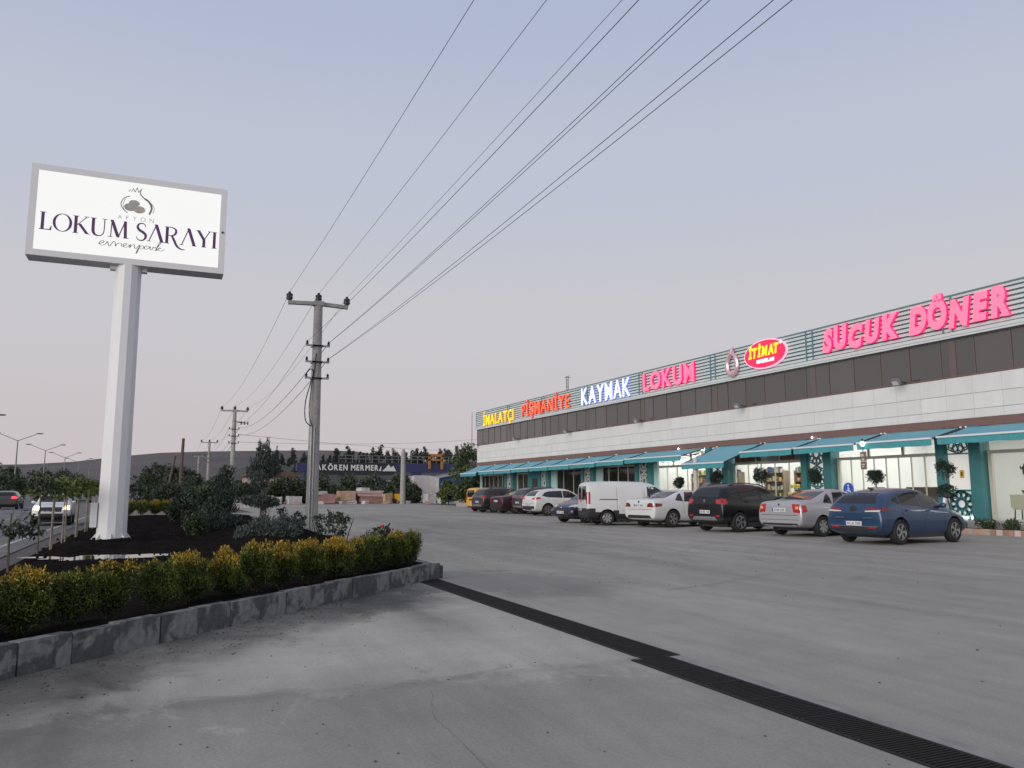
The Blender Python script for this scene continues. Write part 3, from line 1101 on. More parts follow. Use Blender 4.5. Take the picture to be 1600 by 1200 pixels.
# ------------------------------------------------------------------ overhead line: poles and wires
def insulator(mb, c, s=1.0, m=0):
    mb.lathe([(0.04 * s, 0), (0.10 * s, .02 * s), (0.10 * s, .06 * s), (.135 * s, .07 * s), (.135 * s, .13 * s), (.115 * s, .15 * s), (.115 * s, .19 * s), (.135 * s, .2 * s), (.13 * s, .26 * s), (.06 * s, .30 * s), (.05 * s, .36 * s), (0.0001, .37 * s)], c, 12, m)
def spool(mb, c, m=0):
    mb.lathe([(.03, 0), (.05, .01), (.035, .05), (.05, .09), (.03, .10), (.02, .14), (.0001, .15)], c, 8, m)
PZ = dict(top=7.92, br=(6.42, 5.86, 5.30))
def make_pole(label, x, y, z0=0.15, near=False, transf=False, lift=0.0):
    t = thing('utility_pole', label, 'utility pole', (x, y, z0), group='concrete poles of the overhead line')
    mb = MB()
    mb.cyl((0, 0, -0.2), (0, 0, 8.0 - z0 + lift), 0.215, 0.145, 14)
    mb.build('mast', M['conc_pole'], t, smooth=50)
    c = MB()
    z0 -= lift
    zt = PZ['top'] - z0
    c.bar((0, -1.02, zt - .04), (0, 0, zt), 0.16, 0.12)
    c.bar((0, 0, zt), (0, 1.02, zt - .04), 0.16, 0.12)
    c.box((0, 0, zt), (0.30, 0.34, 0.15))
    c.build('crossarm', M['conc_pole'], t)
    for yy in (-0.98, 0.0, 0.98):
        i_ = MB()
        insulator(i_, (0, yy, zt + (.075 if yy == 0 else 0.03)), 0.85)
        i_.build('insulator', M['porcelain'], t, smooth=60)
    for zb in PZ['br']:
        b = MB()
        b.bar((0.17, -0.40, zb - z0), (0.17, 0.40, zb - z0), 0.06, 0.06)
        b.box((0, 0, zb - z0), (0.40, 0.36, 0.05))
        bo = b.build('bracket', M['steel'], t)
        for yy in (-0.36, 0.36):
            s_ = MB()
            spool(s_, (0.17, yy, zb - z0 + .03))
            s_.build('spool', M['porcelain'], bo)
    if near:
        p = MB()
        p.cyl((0.20, -0.12, 0), (0.16, -0.12, 3.5), 0.035, n=8)
        p.cyl((0.23, -0.03, 0), (0.20, -0.03, 3.5), 0.022, n=8)
        p.build('conduit', M['steel'], t, smooth=50)
        p = MB()
        p.tube(spline([(0.16, -0.12, 3.5), (0.18, -0.33, 3.7), (0.18, -0.36, 4.3), (0.17, -0.20, 5.0), (0.17, -0.12, 5.35), (.17, -.22, 5.45), (0.17, -0.36, 5.30)]), 0.018, 5)
        p.tube(spline([(0.18, -0.10, 3.5), (0.19, -0.22, 3.9), (0.18, -0.20, 4.6), (0.17, -0.10, 5.4), (0.17, -0.05, 6.0)]), 0.014, 5)
        p.build('cable', M['rubber'], t)
    if transf:
        p = MB()
        for q in (-.25, 0, .25):
            p.bar((0.1, q * .3, 6.9), (0.35, 0.75 + q, 6.75), 0.06, 0.05)
            p.cyl((0.35, 0.75 + q, 6.62), (0.35, .75 + q, 6.9), 0.05, n=8)
        p.build('switch_arm', M['porcelain'], t)
    return t
POLES = [(12.5, 4.75), (-27.5, 4.72), (-67.5, 5.25), (-113.0, 5.8), (-158.0, 6.4)]
plab = [None, 'near concrete utility pole with cable conduit rising from the flower bed', 'second concrete utility pole beyond the bushes, with a switch arm',
        'third utility pole, small, standing far along the line', 'tiny farthest utility pole against the distant hill']
make_pole('concrete utility pole behind the photographer carrying the wires overhead', *POLES[0], z0=0.0, lift=1.13)
for i in (1, 2, 3, 4):
    make_pole(plab[i], *POLES[i], near=(i == 1), transf=(i == 2))
make_pole('utility pole beyond the far end of the shop building', -112, 46, lift=2.0)
def wire(p, q, sag, r, label, i):
    p, q = Vector(p), Vector(q)
    n = 28
    pts = [p.lerp(q, k / n) - Vector((0, 0, sag * 4 * (k / n) * (1 - k / n))) for k in range(n + 1)]
    mb = MB()
    mb.tube(pts, r, 4)
    tag(mb.build('power_line', M['wire'], None), label, 'wire', 'wires of the overhead line')
M['wire'] = mat('wire_dark', (0.06, 0.06, 0.095), 0.6)
wl_names = ['left', 'middle', 'right']
for s in range(4):
    a, b = POLES[s], POLES[s + 1]
    span_n = ['above the parking lot entrance', 'between the near and second poles', 'between the second and third poles', 'beyond the third pole'][s]
    rr = 0.0055 if s == 0 else (0.0065 if s == 1 else 0.009)
    for k, yy in enumerate((-0.98, 0, 0.98)):
        z = PZ['top'] + (0.36 if k == 1 else 0.33)
        wire((a[0], a[1] + yy, z + (1.13 if s == 0 else 0)), (b[0], b[1] + yy, z), 0.3 if s == 0 else 0.75, rr, '%s top wire of the overhead line %s' % (wl_names[k], span_n), k)
    b0, b1 = PZ['br'][0], PZ['br'][1]
    for k, (zz, yy, y0_) in enumerate(((b0, -.36, 4.53), (b0, .36, 5.07), (b0, .37, 5.22), (b1, .36, 5.30), (b1, .37, 5.60))):
        nm = ['upper bracket left', 'upper bracket right', 'doubled upper bracket right', 'lower bracket right', 'doubled lower bracket right'][k]
        ya = y0_ if s == 0 else a[1] + yy
        sg = .4 if s == 0 else .8
        zz2 = PZ['br'][0] + 0.12
        wire((a[0] + .17, ya, zz + .12 + (1.13 if s == 0 else 0)), (b[0] + .17, b[1] + yy, zz + .12), sg, rr * 1.15, '%s wire of the overhead line %s' % (nm, span_n), k)

wire((-67.3, 5.6, 5.4), (-112, 46, 9.6), 0.5, .012, 'upper thin wire crossing from the second pole towards the shop', 0)
wire((-67.3, 5.6, 6.0), (-112, 45.4, 7.4), 0.3, .012, 'lower thin wire crossing from the second pole towards the shop', 0)
# old wooden posts among the shrubs
def post(label, x, y, top, lean, r=0.14):
    mb = MB()
    mb.cyl((0, 0, -0.2), (lean[0], lean[1], top), r * 1.15, r * .85, 9)
    tag(mb.build('wooden_post', M['wood_old'], loc=(x, y, 0.05)), label, 'post')
post('upright brown wooden post without wires among the shrubs', -75, 1.62, 6.0, (0, 0.1))
post('leaning thin grey wooden post left of the brown post', -75, 0.4, 4.5, (0, 0.75), 0.10)

# ------------------------------------------------------------------ road lamps on the median
M['lamp_grey'] = mat('lamp_post_grey', (0.22, 0.22, 0.23), 0.5, 0.4)
def make_lamp():
    t = thing('street_lamp', '', 'street lamp', group='double armed lamps along the highway median')
    mb = MB()
    mb.cyl((0, 0, 0), (0, 0, 8.6), 0.13, 0.07, 8)
    mb.build('pole', M['lamp_grey'], t, smooth=50)
    for s in (-1, 1):
        a = MB()
        a.tube([(0, 0, 8.5), (0, s * 0.8, 8.85), (0, s * 2.2, 9.45)], 0.05, 6)
        ao = a.build('arm', M['lamp_grey'], t)
        h = MB()
        h.ell((0, s * 2.6, 9.57), (0.17, 0.5, 0.10), 8, 6)
        h.build('lamp_head', M['lamp_grey'], ao, smooth=60)
    return t
lp0 = make_lamp()
LAMPS = [(-99.5, 'nearest double lamp at the left edge of the view'), (-130, 'second double armed lamp, tall at the far left'), (-160, 'third double armed lamp, left of the white pole'),
         (-192, 'fourth double armed lamp over the highway'), (-224, 'fifth small double armed lamp far down the road'), (-256, 'sixth tiny double armed lamp beside the white pole')]
for i, (x, lb) in enumerate(LAMPS):
    if i == 0:
        lp0.location = (x, -18.4, 0)
        lp0['label'] = lb
    else:
        dup(lp0, lb, (x, -18.4, 0))
# ------------------------------------------------------------------ foliage
def quads_mesh(name, C, U, V, mi, mats):
    """C centres, U half-length vectors, V half-width vectors: diamond leaves"""
    n = len(C)
    P = np.empty((n, 4, 3))
    P[:, 0] = C - U
    P[:, 1] = C + V - U * 0.1
    P[:, 2] = C + U
    P[:, 3] = C - V - U * 0.1
    me = bpy.data.meshes.new(name)
    me.vertices.add(4 * n)
    me.vertices.foreach_set('co', P.reshape(-1))
    me.loops.add(4 * n)
    me.loops.foreach_set('vertex_index', np.arange(4 * n, dtype=np.int32))
    me.polygons.add(n)
    me.polygons.foreach_set('loop_start', np.arange(0, 4 * n, 4, dtype=np.int32))
    me.polygons.foreach_set('loop_total', np.full(n, 4, dtype=np.int32))
    for mt in mats:
        me.materials.append(mt)
    me.polygons.foreach_set('material_index', np.asarray(mi, dtype=np.int32))
    me.update(calc_edges=True)
    return me

def unit(a):
    return a / np.maximum(np.linalg.norm(a, axis=-1, keepdims=True), 1e-9)

def leaves(blobs, n, ln, wd, rng, inner=0.45, up=0.0, out=0.5):
    """leaf arrays in a set of ellipsoid clumps: (cx,cy,cz,rx,ry,rz[,weight])"""
    w = np.array([b[3] * b[4] + b[4] * b[5] + b[3] * b[5] for b in blobs])
    k = rng.choice(len(blobs), n, p=w / w.sum())
    B = np.array([b[:6] for b in blobs])[k]
    d = unit(rng.normal(size=(n, 3)))
    r = (inner ** 3 + (1 - inner ** 3) * rng.random(n)) ** (1 / 3)
    r *= 1 + 0.10 * rng.normal(size=n)
    C = B[:, :3] + d * B[:, 3:] * r[:, None]
    dirv = unit(d * out + rng.normal(size=(n, 3)) * 0.6 + np.array([0, 0, up]))
    side = unit(np.cross(dirv, rng.normal(size=(n, 3))))
    L = ln * (0.6 + 0.8 * rng.random(n))
    W_ = wd * (0.6 + 0.8 * rng.random(n))
    return C, dirv * L[:, None] / 2, side * W_[:, None] / 2, r

def leafmat(name, col, island=0.35, var=0.25, vs=2.0):
    m = mat(name, col, 0.65, var=var, vscale=vs, island=island)
    m.node_tree.nodes['Principled BSDF'].inputs['Specular IOR Level'].default_value = 0.25
    return m
M['thuja_green'] = leafmat('thuja_green', (0.095, 0.125, 0.022))
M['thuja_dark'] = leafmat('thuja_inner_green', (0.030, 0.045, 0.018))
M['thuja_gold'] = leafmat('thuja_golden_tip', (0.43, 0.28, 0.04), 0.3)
M['juniper'] = leafmat('juniper_grey_green', (0.078, 0.098, 0.086))
M['cypress'] = leafmat('cypress_dark', (0.040, 0.055, 0.044))
M['shrub'] = leafmat('shrub_green', (0.045, 0.068, 0.026))
M['broad'] = leafmat('broadleaf_green', (0.062, 0.088, 0.040))
M['broad_dark'] = leafmat('broadleaf_dark', (0.046, 0.058, 0.038))
M['willow'] = leafmat('poplar_green', (0.090, 0.120, 0.045))
M['sapling'] = leafmat('sapling_leaf', (0.095, 0.130, 0.030))
M['olive'] = leafmat('topiary_dark_leaf', (0.028, 0.042, 0.028))
M['pine'] = leafmat('pine_needles', (0.034, 0.043, 0.034))
M['rose_leaf'] = leafmat('rose_leaf', (0.045, 0.060, 0.040))
M['stem'] = mat('dark_stem', (0.045, 0.036, 0.028), 0.95, spec=0.1)
M['rose'] = mat('rose_red', (0.55, 0.03, 0.06), 0.5)

# golden thuja bushes along the slanted kerb: three different plants, turned and scaled
def thuja_mesh(seed, gold):
    rng = np.random.default_rng(seed)
    bl = []
    for i in range(13):
        t = rng.random() * 2 * PI
        q = 0.30 * math.sqrt(rng.random())
        h = rng.uniform(0.36, 0.92) * (1 - 0.6 * q)
        bl.append((q * math.cos(t), q * math.sin(t), h, rng.uniform(.13, .22), rng.uniform(.13, .22), rng.uniform(.15, .26)))
    bl.append((0, 0, 0.52, .33, .33, .30))
    bl.append((0, 0, 0.32, .25, .25, .24))
    for i in range(6):
        t, q = rng.random() * 2 * PI, 0.30 * rng.random()
        bl.append((q * math.cos(t), q * math.sin(t), rng.uniform(.90, 1.08) * (1 - .6 * q), .05, .05, .11))
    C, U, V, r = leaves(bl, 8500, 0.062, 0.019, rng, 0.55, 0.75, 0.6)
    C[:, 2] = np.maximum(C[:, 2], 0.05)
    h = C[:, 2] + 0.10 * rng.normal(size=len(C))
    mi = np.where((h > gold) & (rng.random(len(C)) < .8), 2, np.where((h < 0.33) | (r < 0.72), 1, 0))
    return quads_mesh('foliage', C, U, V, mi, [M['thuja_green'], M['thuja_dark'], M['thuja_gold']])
def stems_mesh(seed, n=5, h=0.45, r=0.012, spread=0.2):
    q = random.Random(seed)
    mb = MB()
    for i in range(n):
        t = q.uniform(0, 2 * PI)
        mb.tube([(0.03 * math.cos(t), 0.03 * math.sin(t), -0.05), (spread * .5 * math.cos(t + .3), spread * .5 * math.sin(t + .3), h * .5), (spread * math.cos(t), spread * math.sin(t), h)], [r, r * .8, r * .5], 5)
    return mb.mesh('stems', M['stem'])
TH = [(thuja_mesh(11, 0.84), stems_mesh(1)), (thuja_mesh(12, 1.02), stems_mesh(2)), (thuja_mesh(13, 0.74), stems_mesh(3)), (thuja_mesh(14, 0.92), stems_mesh(4))]
# along the kerb from the left of the picture to its corner: (distance along, height, kind)
kd = (Vector((*KB, 0)) - Vector((*KA, 0))).normalized()
kn = Vector((-kd.y, kd.x, 0))
if kn.x > 0:
    kn = -kn
BUSH = [(3.05, .60, 0, .62), (3.57, .60, 0, .62), (4.10, .58, 1, .64), (4.62, .60, 3, .62), (5.13, .56, 1, .60), (5.70, .62, 0, .66), (6.25, .64, 2, .64), (6.85, .64, 3, .66), (7.42, .62, 2, .66), (8.08, .64, 0, .72), (8.70, .62, 2, .72), (9.32, .58, 3, .66), (9.85, .62, 1, .70), (10.42, .66, 3, .66), (10.92, .70, 1, .66)]
def bush_label(i, kind):
    kk = ['golden tipped thuja bush', 'greener rounded thuja bush', 'bright golden thuja bush', 'half golden thuja bush'][kind]
    return '%s, %s from the left in the row behind the slanted kerb' % (kk, ORD[i])
for i, (s, h, kind, w) in enumerate(BUSH):
    p = Vector((*KA, 0)) + kd * s + kn * ((0.48 if s < 10 else .36) + rnd.uniform(-.05, .05))
    t = thing('thuja_bush', bush_label(i, kind), 'bush', (p.x, p.y, 0.17), rnd.uniform(0, 6.28), 'thuja bushes along the slanted kerb')
    w *= rnd.uniform(.96, 1.18)
    t.scale = (w * .95, w * rnd.uniform(.86, 1.0), h * rnd.uniform(.88, 1.04))
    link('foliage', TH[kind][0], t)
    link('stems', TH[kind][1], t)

def shrub(label, x, y, blobs, n, ln, wd, mats, seed, name='shrub', cat='shrub', trunk=None, up=0.3, z=0.2, inner=0.4, group=None, split=0.5, out=0.5):
    rng = np.random.default_rng(seed)
    t = thing(name, label, cat, (x, y, z), 0, group)
    C, U, V, r = leaves(blobs, n, ln, wd, rng, inner, up, out)
    mi = (rng.random(n) < split).astype(int) if len(mats) > 1 else np.zeros(n)
    link('crown' if trunk else 'foliage', quads_mesh('crown', C, U, V, mi, [M[k] for k in mats]), t)
    if trunk:
        mb = MB()
        for pts, rs in trunk:
            mb.tube(pts, rs, 7)
        mb.build('trunk', M['bark'], t, smooth=60)
    else:
        hh = max(b[2] for b in blobs)
        me = stems_mesh(seed, 5, hh * .8, 0.018, 0.18)
        link('stems', me, t)
    return t
# the group right of the white pole
rr = random.Random(5)
def column_blobs(h, r, n, lean=(0, 0), taper=0.75):
    out = []
    for i in range(n):
        k = (i + .5) / n
        q = r * (1 - taper * k) * (0.75 if k < .12 else 1)
        t = rr.uniform(0, 6.28)
        out.append((lean[0] * k + q * .35 * math.cos(t), lean[1] * k + q * .35 * math.sin(t), h * k, q * rr.uniform(.7, .95), q * rr.uniform(.7, .95), h / n * 1.25))
    return out
shrub('big dark feathery cypress bush leaning over the bed, right of the white pole', -26.6, 1.65, column_blobs(2.0, 0.88, 12, (0, 0.30), .70), 7500, 0.11, 0.030, ['cypress', 'juniper'], 21, 'cypress_bush', 'bush', up=0.9, split=.35)
spk = [(0, .05, 2.15, .42, .46, .42), (.1, -.2, 1.9, .32, .34, .30), (-.1, .28, 2.0, .32, .36, .32), (0, .02, 2.55, .22, .24, .30)]
shrub('tall blue grey juniper trained on a trunk with a feathery top', -27.2, 3.05, spk + [(0, .14, 2.82, .07, .07, .24), (0, -.12, 2.75, .06, .06, .22), (.1, .42, 2.5, .07, .07, .24), (0, -.30, 1.30, .20, .22, .16)], 4200, 0.11, 0.026, ['juniper', 'cypress'], 22, 'juniper_tree', 'tree',
      [([(0, 0, -.1), (.02, .02, 1.2), (0, 0, 2.6)], [.06, .05, .03]), ([(.02, .02, 1.0), (0, .2, 1.35), (0, .30, 1.6)], [.03, .02, .02]), ([(.02, .02, 1.0), (0, -.2, 1.3), (0, -.32, 1.5)], [.03, .02, .02])], up=1.3, split=.3)
shrub('grey green shrub clipped into a cushion on a thin stem', -24.6, 2.75, [(0, 0, 1.0, .42, .46, .20), (.1, .3, .95, .25, .25, .14), (0, -.35, 1.05, .24, .24, .14), (0, -.05, 1.62, .26, .28, .28)], 2600, 0.10, 0.03, ['juniper', 'cypress'], 23, 'clipped_shrub', 'shrub',
      [([(0, 0, -.1), (.01, .02, .7), (0, 0, 1.9)], [.035, .03, .02])], up=.6, split=.4)
shrub('low spreading blue grey juniper at the foot of the tall one', -21.6, 2.55, [(0, 0, .32, .50, .55, .33), (0, .5, .24, .38, .4, .24), (.1, -.4, .24, .34, .36, .22)], 2600, 0.11, 0.03, ['juniper'], 24, 'low_juniper', 'shrub', up=.8)
shrub('small round grey juniper beside the low spreading one', -22.8, 3.25, [(0, 0, .34, .36, .36, .34), (.05, .2, .3, .26, .26, .26)], 1500, 0.10, 0.028, ['juniper', 'cypress'], 25, 'low_juniper', 'shrub', up=.8)
shrub('bright green bush low in front of the dark cypress', -25.5, 1.0, [(0, 0, .32, .28, .28, .32), (0, .2, .25, .2, .2, .2)], 900, 0.12, 0.045, ['shrub', 'broad'], 26, up=.5)
big = [(-34.5, .9, 1.5, 'dark broad shrub behind the cypress, left of the second pole'), (-38, 1.6, 2.0, 'tall dark shrub just left of the second pole'), (-42, 2.5, 2.1, 'rounded dark shrub in front of the second pole'),
       (-52, 0.6, 2.3, 'spreading dark shrub below the brown wooden post'), (-60, -0.3, 2.6, 'loose grey green shrub left of the wooden posts'), (-66, 1.8, 2.6, 'dark shrub behind the brown wooden post'), (-50, 3.4, 2.3, 'dark shrub right behind the second pole')]
for i, (x, y, h, lb) in enumerate(big):
    bl = [(rr.uniform(-.5, .5) * h * .4, rr.uniform(-.5, .5) * h * .45, h * rr.uniform(.3, .85), h * rr.uniform(.16, .28), h * rr.uniform(.16, .28), h * rr.uniform(.14, .24)) for _ in range(9)]
    shrub(lb, x, y, bl, 3000, 0.10 + .035 * h, 0.05 + .012 * h, [['broad_dark', 'cypress'], ['broad_dark', 'shrub'], ['broad', 'broad_dark']][i % 3], 40 + i, up=.4, z=0.1)
# far golden hedge closing the bed
for i in range(9):
    y = -2.0 + 0.62 * i
    k = [2, 0, 3][i % 3]
    t = thing('thuja_bush', 'small far %s, %s from left closing the far end of the bed' % (['golden bush', 'green gold bush', 'yellowish bush'][i % 3], ORD[i]), 'bush', (-47.4 + rnd.uniform(-.2, .2), y, 0.2), rnd.uniform(0, 6), 'thuja bushes at the far end of the bed')
    t.scale = (.95, .95, .8)
    link('foliage', TH[k][0], t)
    link('stems', TH[k][1], t)
# roses along the right kerb
def rose_mesh(seed):
    rng = np.random.default_rng(seed)
    bl = [(rng.uniform(-.22, .22), rng.uniform(-.22, .22), rng.uniform(.25, .75), .12, .12, .13) for _ in range(8)]
    C, U, V, r = leaves(bl, 320, 0.075, 0.05, rng, .2, 0, .4)
    return quads_mesh('foliage', C, U, V, np.zeros(len(C)), [M['rose_leaf']])
RM = [(rose_mesh(61), stems_mesh(61, 6, .7, .008, .22)), (rose_mesh(62), stems_mesh(62, 6, .7, .008, .22))]
ROSE = [(-14.4, 3.75, .8, 'red flowering rose bush behind the corner thuja'), (-18.6, 3.95, .9, 'sparse rose bush just right of the near utility pole'), (-20.2, 4.0, .95, 'taller thin rose bush at the foot of the near utility pole'), (-22.6, 4.05, .8, 'small rose bush left of the near utility pole'),
        (-25.2, 4.0, .8, 'low rose bush on the mound edge, second left of the pole'), (-29, 4.0, .9, 'rose bush on the mound edge beneath the tall juniper'), (-16.6, 4.0, .55, 'little rose bush near the kerb between pole and corner'), (-33, 3.9, .9, 'far rose bush on the mound edge beside the second pole')]
for i, (x, y, h, lb) in enumerate(ROSE):
    t = thing('rose_bush', lb, 'bush', (x, y, 0.22), rnd.uniform(0, 6), 'rose bushes along the right kerb of the bed')
    t.scale = (h, h, h)
    link('foliage', RM[i % 2][0], t)
    link('stems', RM[i % 2][1], t)
    if i == 0:
        for q in ((0.0, 0.05, .80), (.12, -.08, .72)):
            mb = MB()
            for k in range(5):
                a = 2 * PI * k / 5
                mb.ell((q[0] + .025 * math.cos(a), q[1] + .025 * math.sin(a), q[2]), (.03, .03, .035), 6, 4)
            mb.build('flower', M['rose'], t, smooth=60)
# saplings along the road edge, each with its stake
def sapling_mesh(seed, h=2.3, n=420, droop=0):
    rng = np.random.default_rng(seed)
    bl = [(rng.uniform(-.28, .28), rng.uniform(-.28, .28), h + rng.uniform(-.30, .12), .22, .22, .14) for _ in range(8)]
    C, U, V, r = leaves(bl, n, 0.13, 0.05, rng, .2, -.3, .5)
    return quads_mesh('crown', C, U, V, np.zeros(n), [M['sapling'] if not droop else M['broad_dark']])
SAP = [(-16.69, -2.35, 1.15, 1, 'small dark leaved sapling nearest the camera at the left edge'), (-21.72, -2.50, 1.0, 1, 'slender dark sapling, second along the road edge'), (-22.2, -2.28, 1.0, 0, 'pale stemmed sapling, third along the road edge'),
       (-24.84, -2.24, 1.02, 0, 'leafy sapling with yellow green top, fourth along the road'), (-27.3, -2.2, 1.04, 0, 'bright green sapling, fifth along the road edge'), (-30.6, -2.2, 1.0, 0, 'sapling, sixth along the road edge'),
       (-33.2, -2.15, 1.0, 0, 'sapling, seventh along the road edge, left of the white pole'), (-36.6, -2.15, .98, 0, 'sapling, eighth along the road edge, close to the white pole')]
for i, (x, y, k, dk, lb) in enumerate(SAP):
    t = thing('sapling', lb, 'sapling', (x, y, 0.05), rnd.uniform(0, 6), 'saplings planted along the road edge')
    hh = 0.95 if i == 0 else 1.62
    link('crown', sapling_mesh(70 + i, hh, 200 if dk else 420, dk), t)
    mb = MB()
    mb.tube([(0, 0, -.1), (.02, .01, hh * .55), (.0, .03, hh + .1)], [.028, .022, .012], 6)
    for q in range(5):
        a = 1.3 * q
        mb.tube([(0, .02, hh - .35 + .08 * q), (.2 * math.cos(a), .2 * math.sin(a), hh - .1 + .08 * q)], [.009, .004], 4)
    mb.build('trunk', M['bark'] if dk else M['stake'], t)
    if not dk:
        mb = MB()
        mb.cyl((.07, .03, -.1), (.06, .03, 1.5), .018, n=6)
        mb.build('stake', M['stake'], t)

# trees with trunk, limbs and a broken crown
def tree(label, x, y, h, w, seed, mats=('broad', 'broad_dark'), n=2600, ln=0.45, wd=0.22, name='tree', group=None, low=0.25, nb=14, z=0.0, split=.5):
    q = random.Random(seed)
    bl = []
    for i in range(nb):
        k = q.random()
        zz = h * (low + (1 - low) * k * .92)
        sp = w * .5 * math.sin(PI * min(1, .18 + .80 * k)) * .72
        t = q.uniform(0, 6.28)
        s = w * q.uniform(.13, .24)
        bl.append((sp * math.cos(t), sp * math.sin(t), zz, s, s, s * q.uniform(.7, 1.1)))
    tr = [([(0, 0, -.2), (.03 * h, 0, h * .3), (0, .02 * h, h * .75)], [.028 * h, .02 * h, .006 * h])]
    for b in bl[:6]:
        tr.append(([(.02 * h, 0, h * low * .9), (b[0] * .5, b[1] * .5, b[2] * .8), b[:3]], [.012 * h, .008 * h, .003 * h]))
    return shrub(label, x, y, bl, n, ln, wd, list(mats), seed, name, 'tree', tr, up=.1, z=z, inner=.35, group=group, split=split)
# ------------------------------------------------------------------ the long shop building
FY = 29.6
XL, XR = -76.6, -8.0
M['wall'] = mat('wall_plaster', (0.62, 0.61, 0.59), 0.8, var=0.05)
M['clad'] = mat('white_composite_panel', (0.70, 0.69, 0.67), 0.45, var=0.045, vscale=2.2, objrand=0.03, stretch=(1, 1, .18))
M['joint'] = mat('panel_joint', (0.46, 0.45, 0.44), 0.8)
M['dark_glass'] = mat('dark_band_glass', (0.092, 0.084, 0.081), 0.035, spec=0.8, objrand=0.12)
M['brown'] = mat('brown_metal', (0.185, 0.105, 0.090), 0.55, var=0.06)
M['mull'] = mat('mullion_brown_grey', (0.145, 0.110, 0.102), 0.5)
M['slat'] = mat('fascia_slat_grey', (0.62, 0.67, 0.67), 0.5)
M['fascia'] = mat('fascia_teal_back', (0.13, 0.26, 0.285), 0.6)
M['teal_post'] = mat('teal_grey_post', (0.12, 0.24, 0.26), 0.5)
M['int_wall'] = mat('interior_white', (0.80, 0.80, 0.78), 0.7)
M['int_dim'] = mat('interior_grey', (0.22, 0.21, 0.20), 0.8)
M['tile_floor'] = mat('pale_floor_tile', (0.52, 0.51, 0.48), 0.35, var=0.06)
M['ceil_lamp'] = emis('ceiling_light_panel', (1.0, 0.99, 0.95), 11)
M['ceil_dim'] = emis('weak_ceiling_light', (1.0, 0.95, 0.85), 2.2)
M['cream'] = mat('cream_frame', (0.55, 0.52, 0.44), 0.5)
M['pale_teal'] = mat('pale_teal_panel', (0.42, 0.60, 0.58), 0.5)
M['glass'] = glass_mat('shop_glass', (0.93, 0.96, 0.95))
M['backlit'] = emis('backlit_screen_panel', (1.0, 0.97, 0.92), 0.35)
M['lattice_w'] = mat('white_lattice', (0.70, 0.70, 0.67), 0.5)
M['awn_bar'] = mat('awning_white_bar', (0.74, 0.76, 0.77), 0.4)
M['terrace'] = mat('terrace_tile', (0.34, 0.33, 0.31), 0.7, var=0.1)

bld = thing('shop_building', 'long low shop building with white panel band, dark window band and slatted sign fascia', 'building', (0, FY, 0))
def B(mb, name, m, parent=None, **k):
    """parts of the building are made in world numbers and hung on it"""
    mb.v = [(x, y - FY, z) for (x, y, z) in mb.v]
    return mb.build(name, m, parent or bld, **k)
w = MB()
w.span(XL, XR, FY + 0.12, FY + 0.5, 4.06, 9.3)
w.span(XL, XL + 0.4, FY + 0.5, 44, 0, 9.3)
w.span(XR - 0.4, XR, FY + 0.5, 44, 0, 9.3)
w.span(XL + .4, XR - .4, 43.6, 44, 0, 9.3)
B(w, 'wall', M['wall'])
rf = MB()
rf.span(XL + .4, XR - .4, FY + 0.5, 43.6, 8.9, 9.1)
B(rf, 'roof', M['int_dim'])
# white band of separate panels over dark joints
jb = MB()
jb.span(XL, XR, FY + 0.10, FY + 0.12, 4.36, 6.12)
B(jb, 'joint_backing', M['joint'])
rows = [(4.40, 4.745), (4.76, 5.375), (5.39, 6.10)]
PWD = 1.22
pm_ = [MB().box((0, 0, 0), (PWD - 0.010, 0.05, z1 - z0)).mesh('cladding_panel', M['clad']) for z0, z1 in rows]
npan = int((XR - XL) / PWD)
for k in range(npan):
    for j, (z0, z1) in enumerate(rows):
        link('cladding_panel', pm_[j], bld, (XL + PWD * (k + .5), 0.055 + rnd.uniform(-.003, .003), (z0 + z1) / 2))
ec = MB()
ec.span(XL - 0.03, XL, FY + .03, 44, 4.40, 6.10)
B(ec, 'end_cladding', M['clad'])
bs = MB()
bs.span(XL - .03, XR, FY - 0.06, FY + 0.10, 4.06, 4.37)
B(bs, 'trim_strip', M['brown'])
# dark window band: each pane, with its mullions
bk = MB()
bk.span(XL, XR, FY + 0.09, FY + 0.12, 6.14, 7.70)
B(bk, 'band_backing', M['ink'])
dpm = MB().box((0, 0, 0), (1.465, 0.02, 1.50)).mesh('window_pane', M['dark_glass'])
npn = int((XR - XL) / 1.53)
for k in range(npn):
    o = link('window_pane', dpm, bld, (XL + 1.53 * (k + .5), 0.06, 6.92))
    o.rotation_euler = (rnd.uniform(-.004, .004), 0, rnd.uniform(-.006, .006))
mlm = MB().box((0, 0, 0), (0.04, 0.05, 1.56)).mesh('mullion', M['mull'])
for k in range(npn + 1):
    link('mullion', mlm, bld, (XL + 1.53 * k, 0.045, 6.92))
wm = MB().box((0, 0, 0), (0.30, 0.05, 1.55)).mesh('wide_mullion', M['mull'])
PIL = [-14.75, -22.5, -30.2, -37.9, -45.65, -53.3, -60.85, -68.2]
for x in PIL:
    link('wide_mullion', wm, bld, (x, 0.052, 6.92))
fr = MB()
fr.span(XL, XR, FY + 0.0, FY + 0.09, 6.115, 6.165)
fr.span(XL, XR, FY + 0.0, FY + 0.09, 7.67, 7.72)
B(fr, 'band_frame', M['brown'])
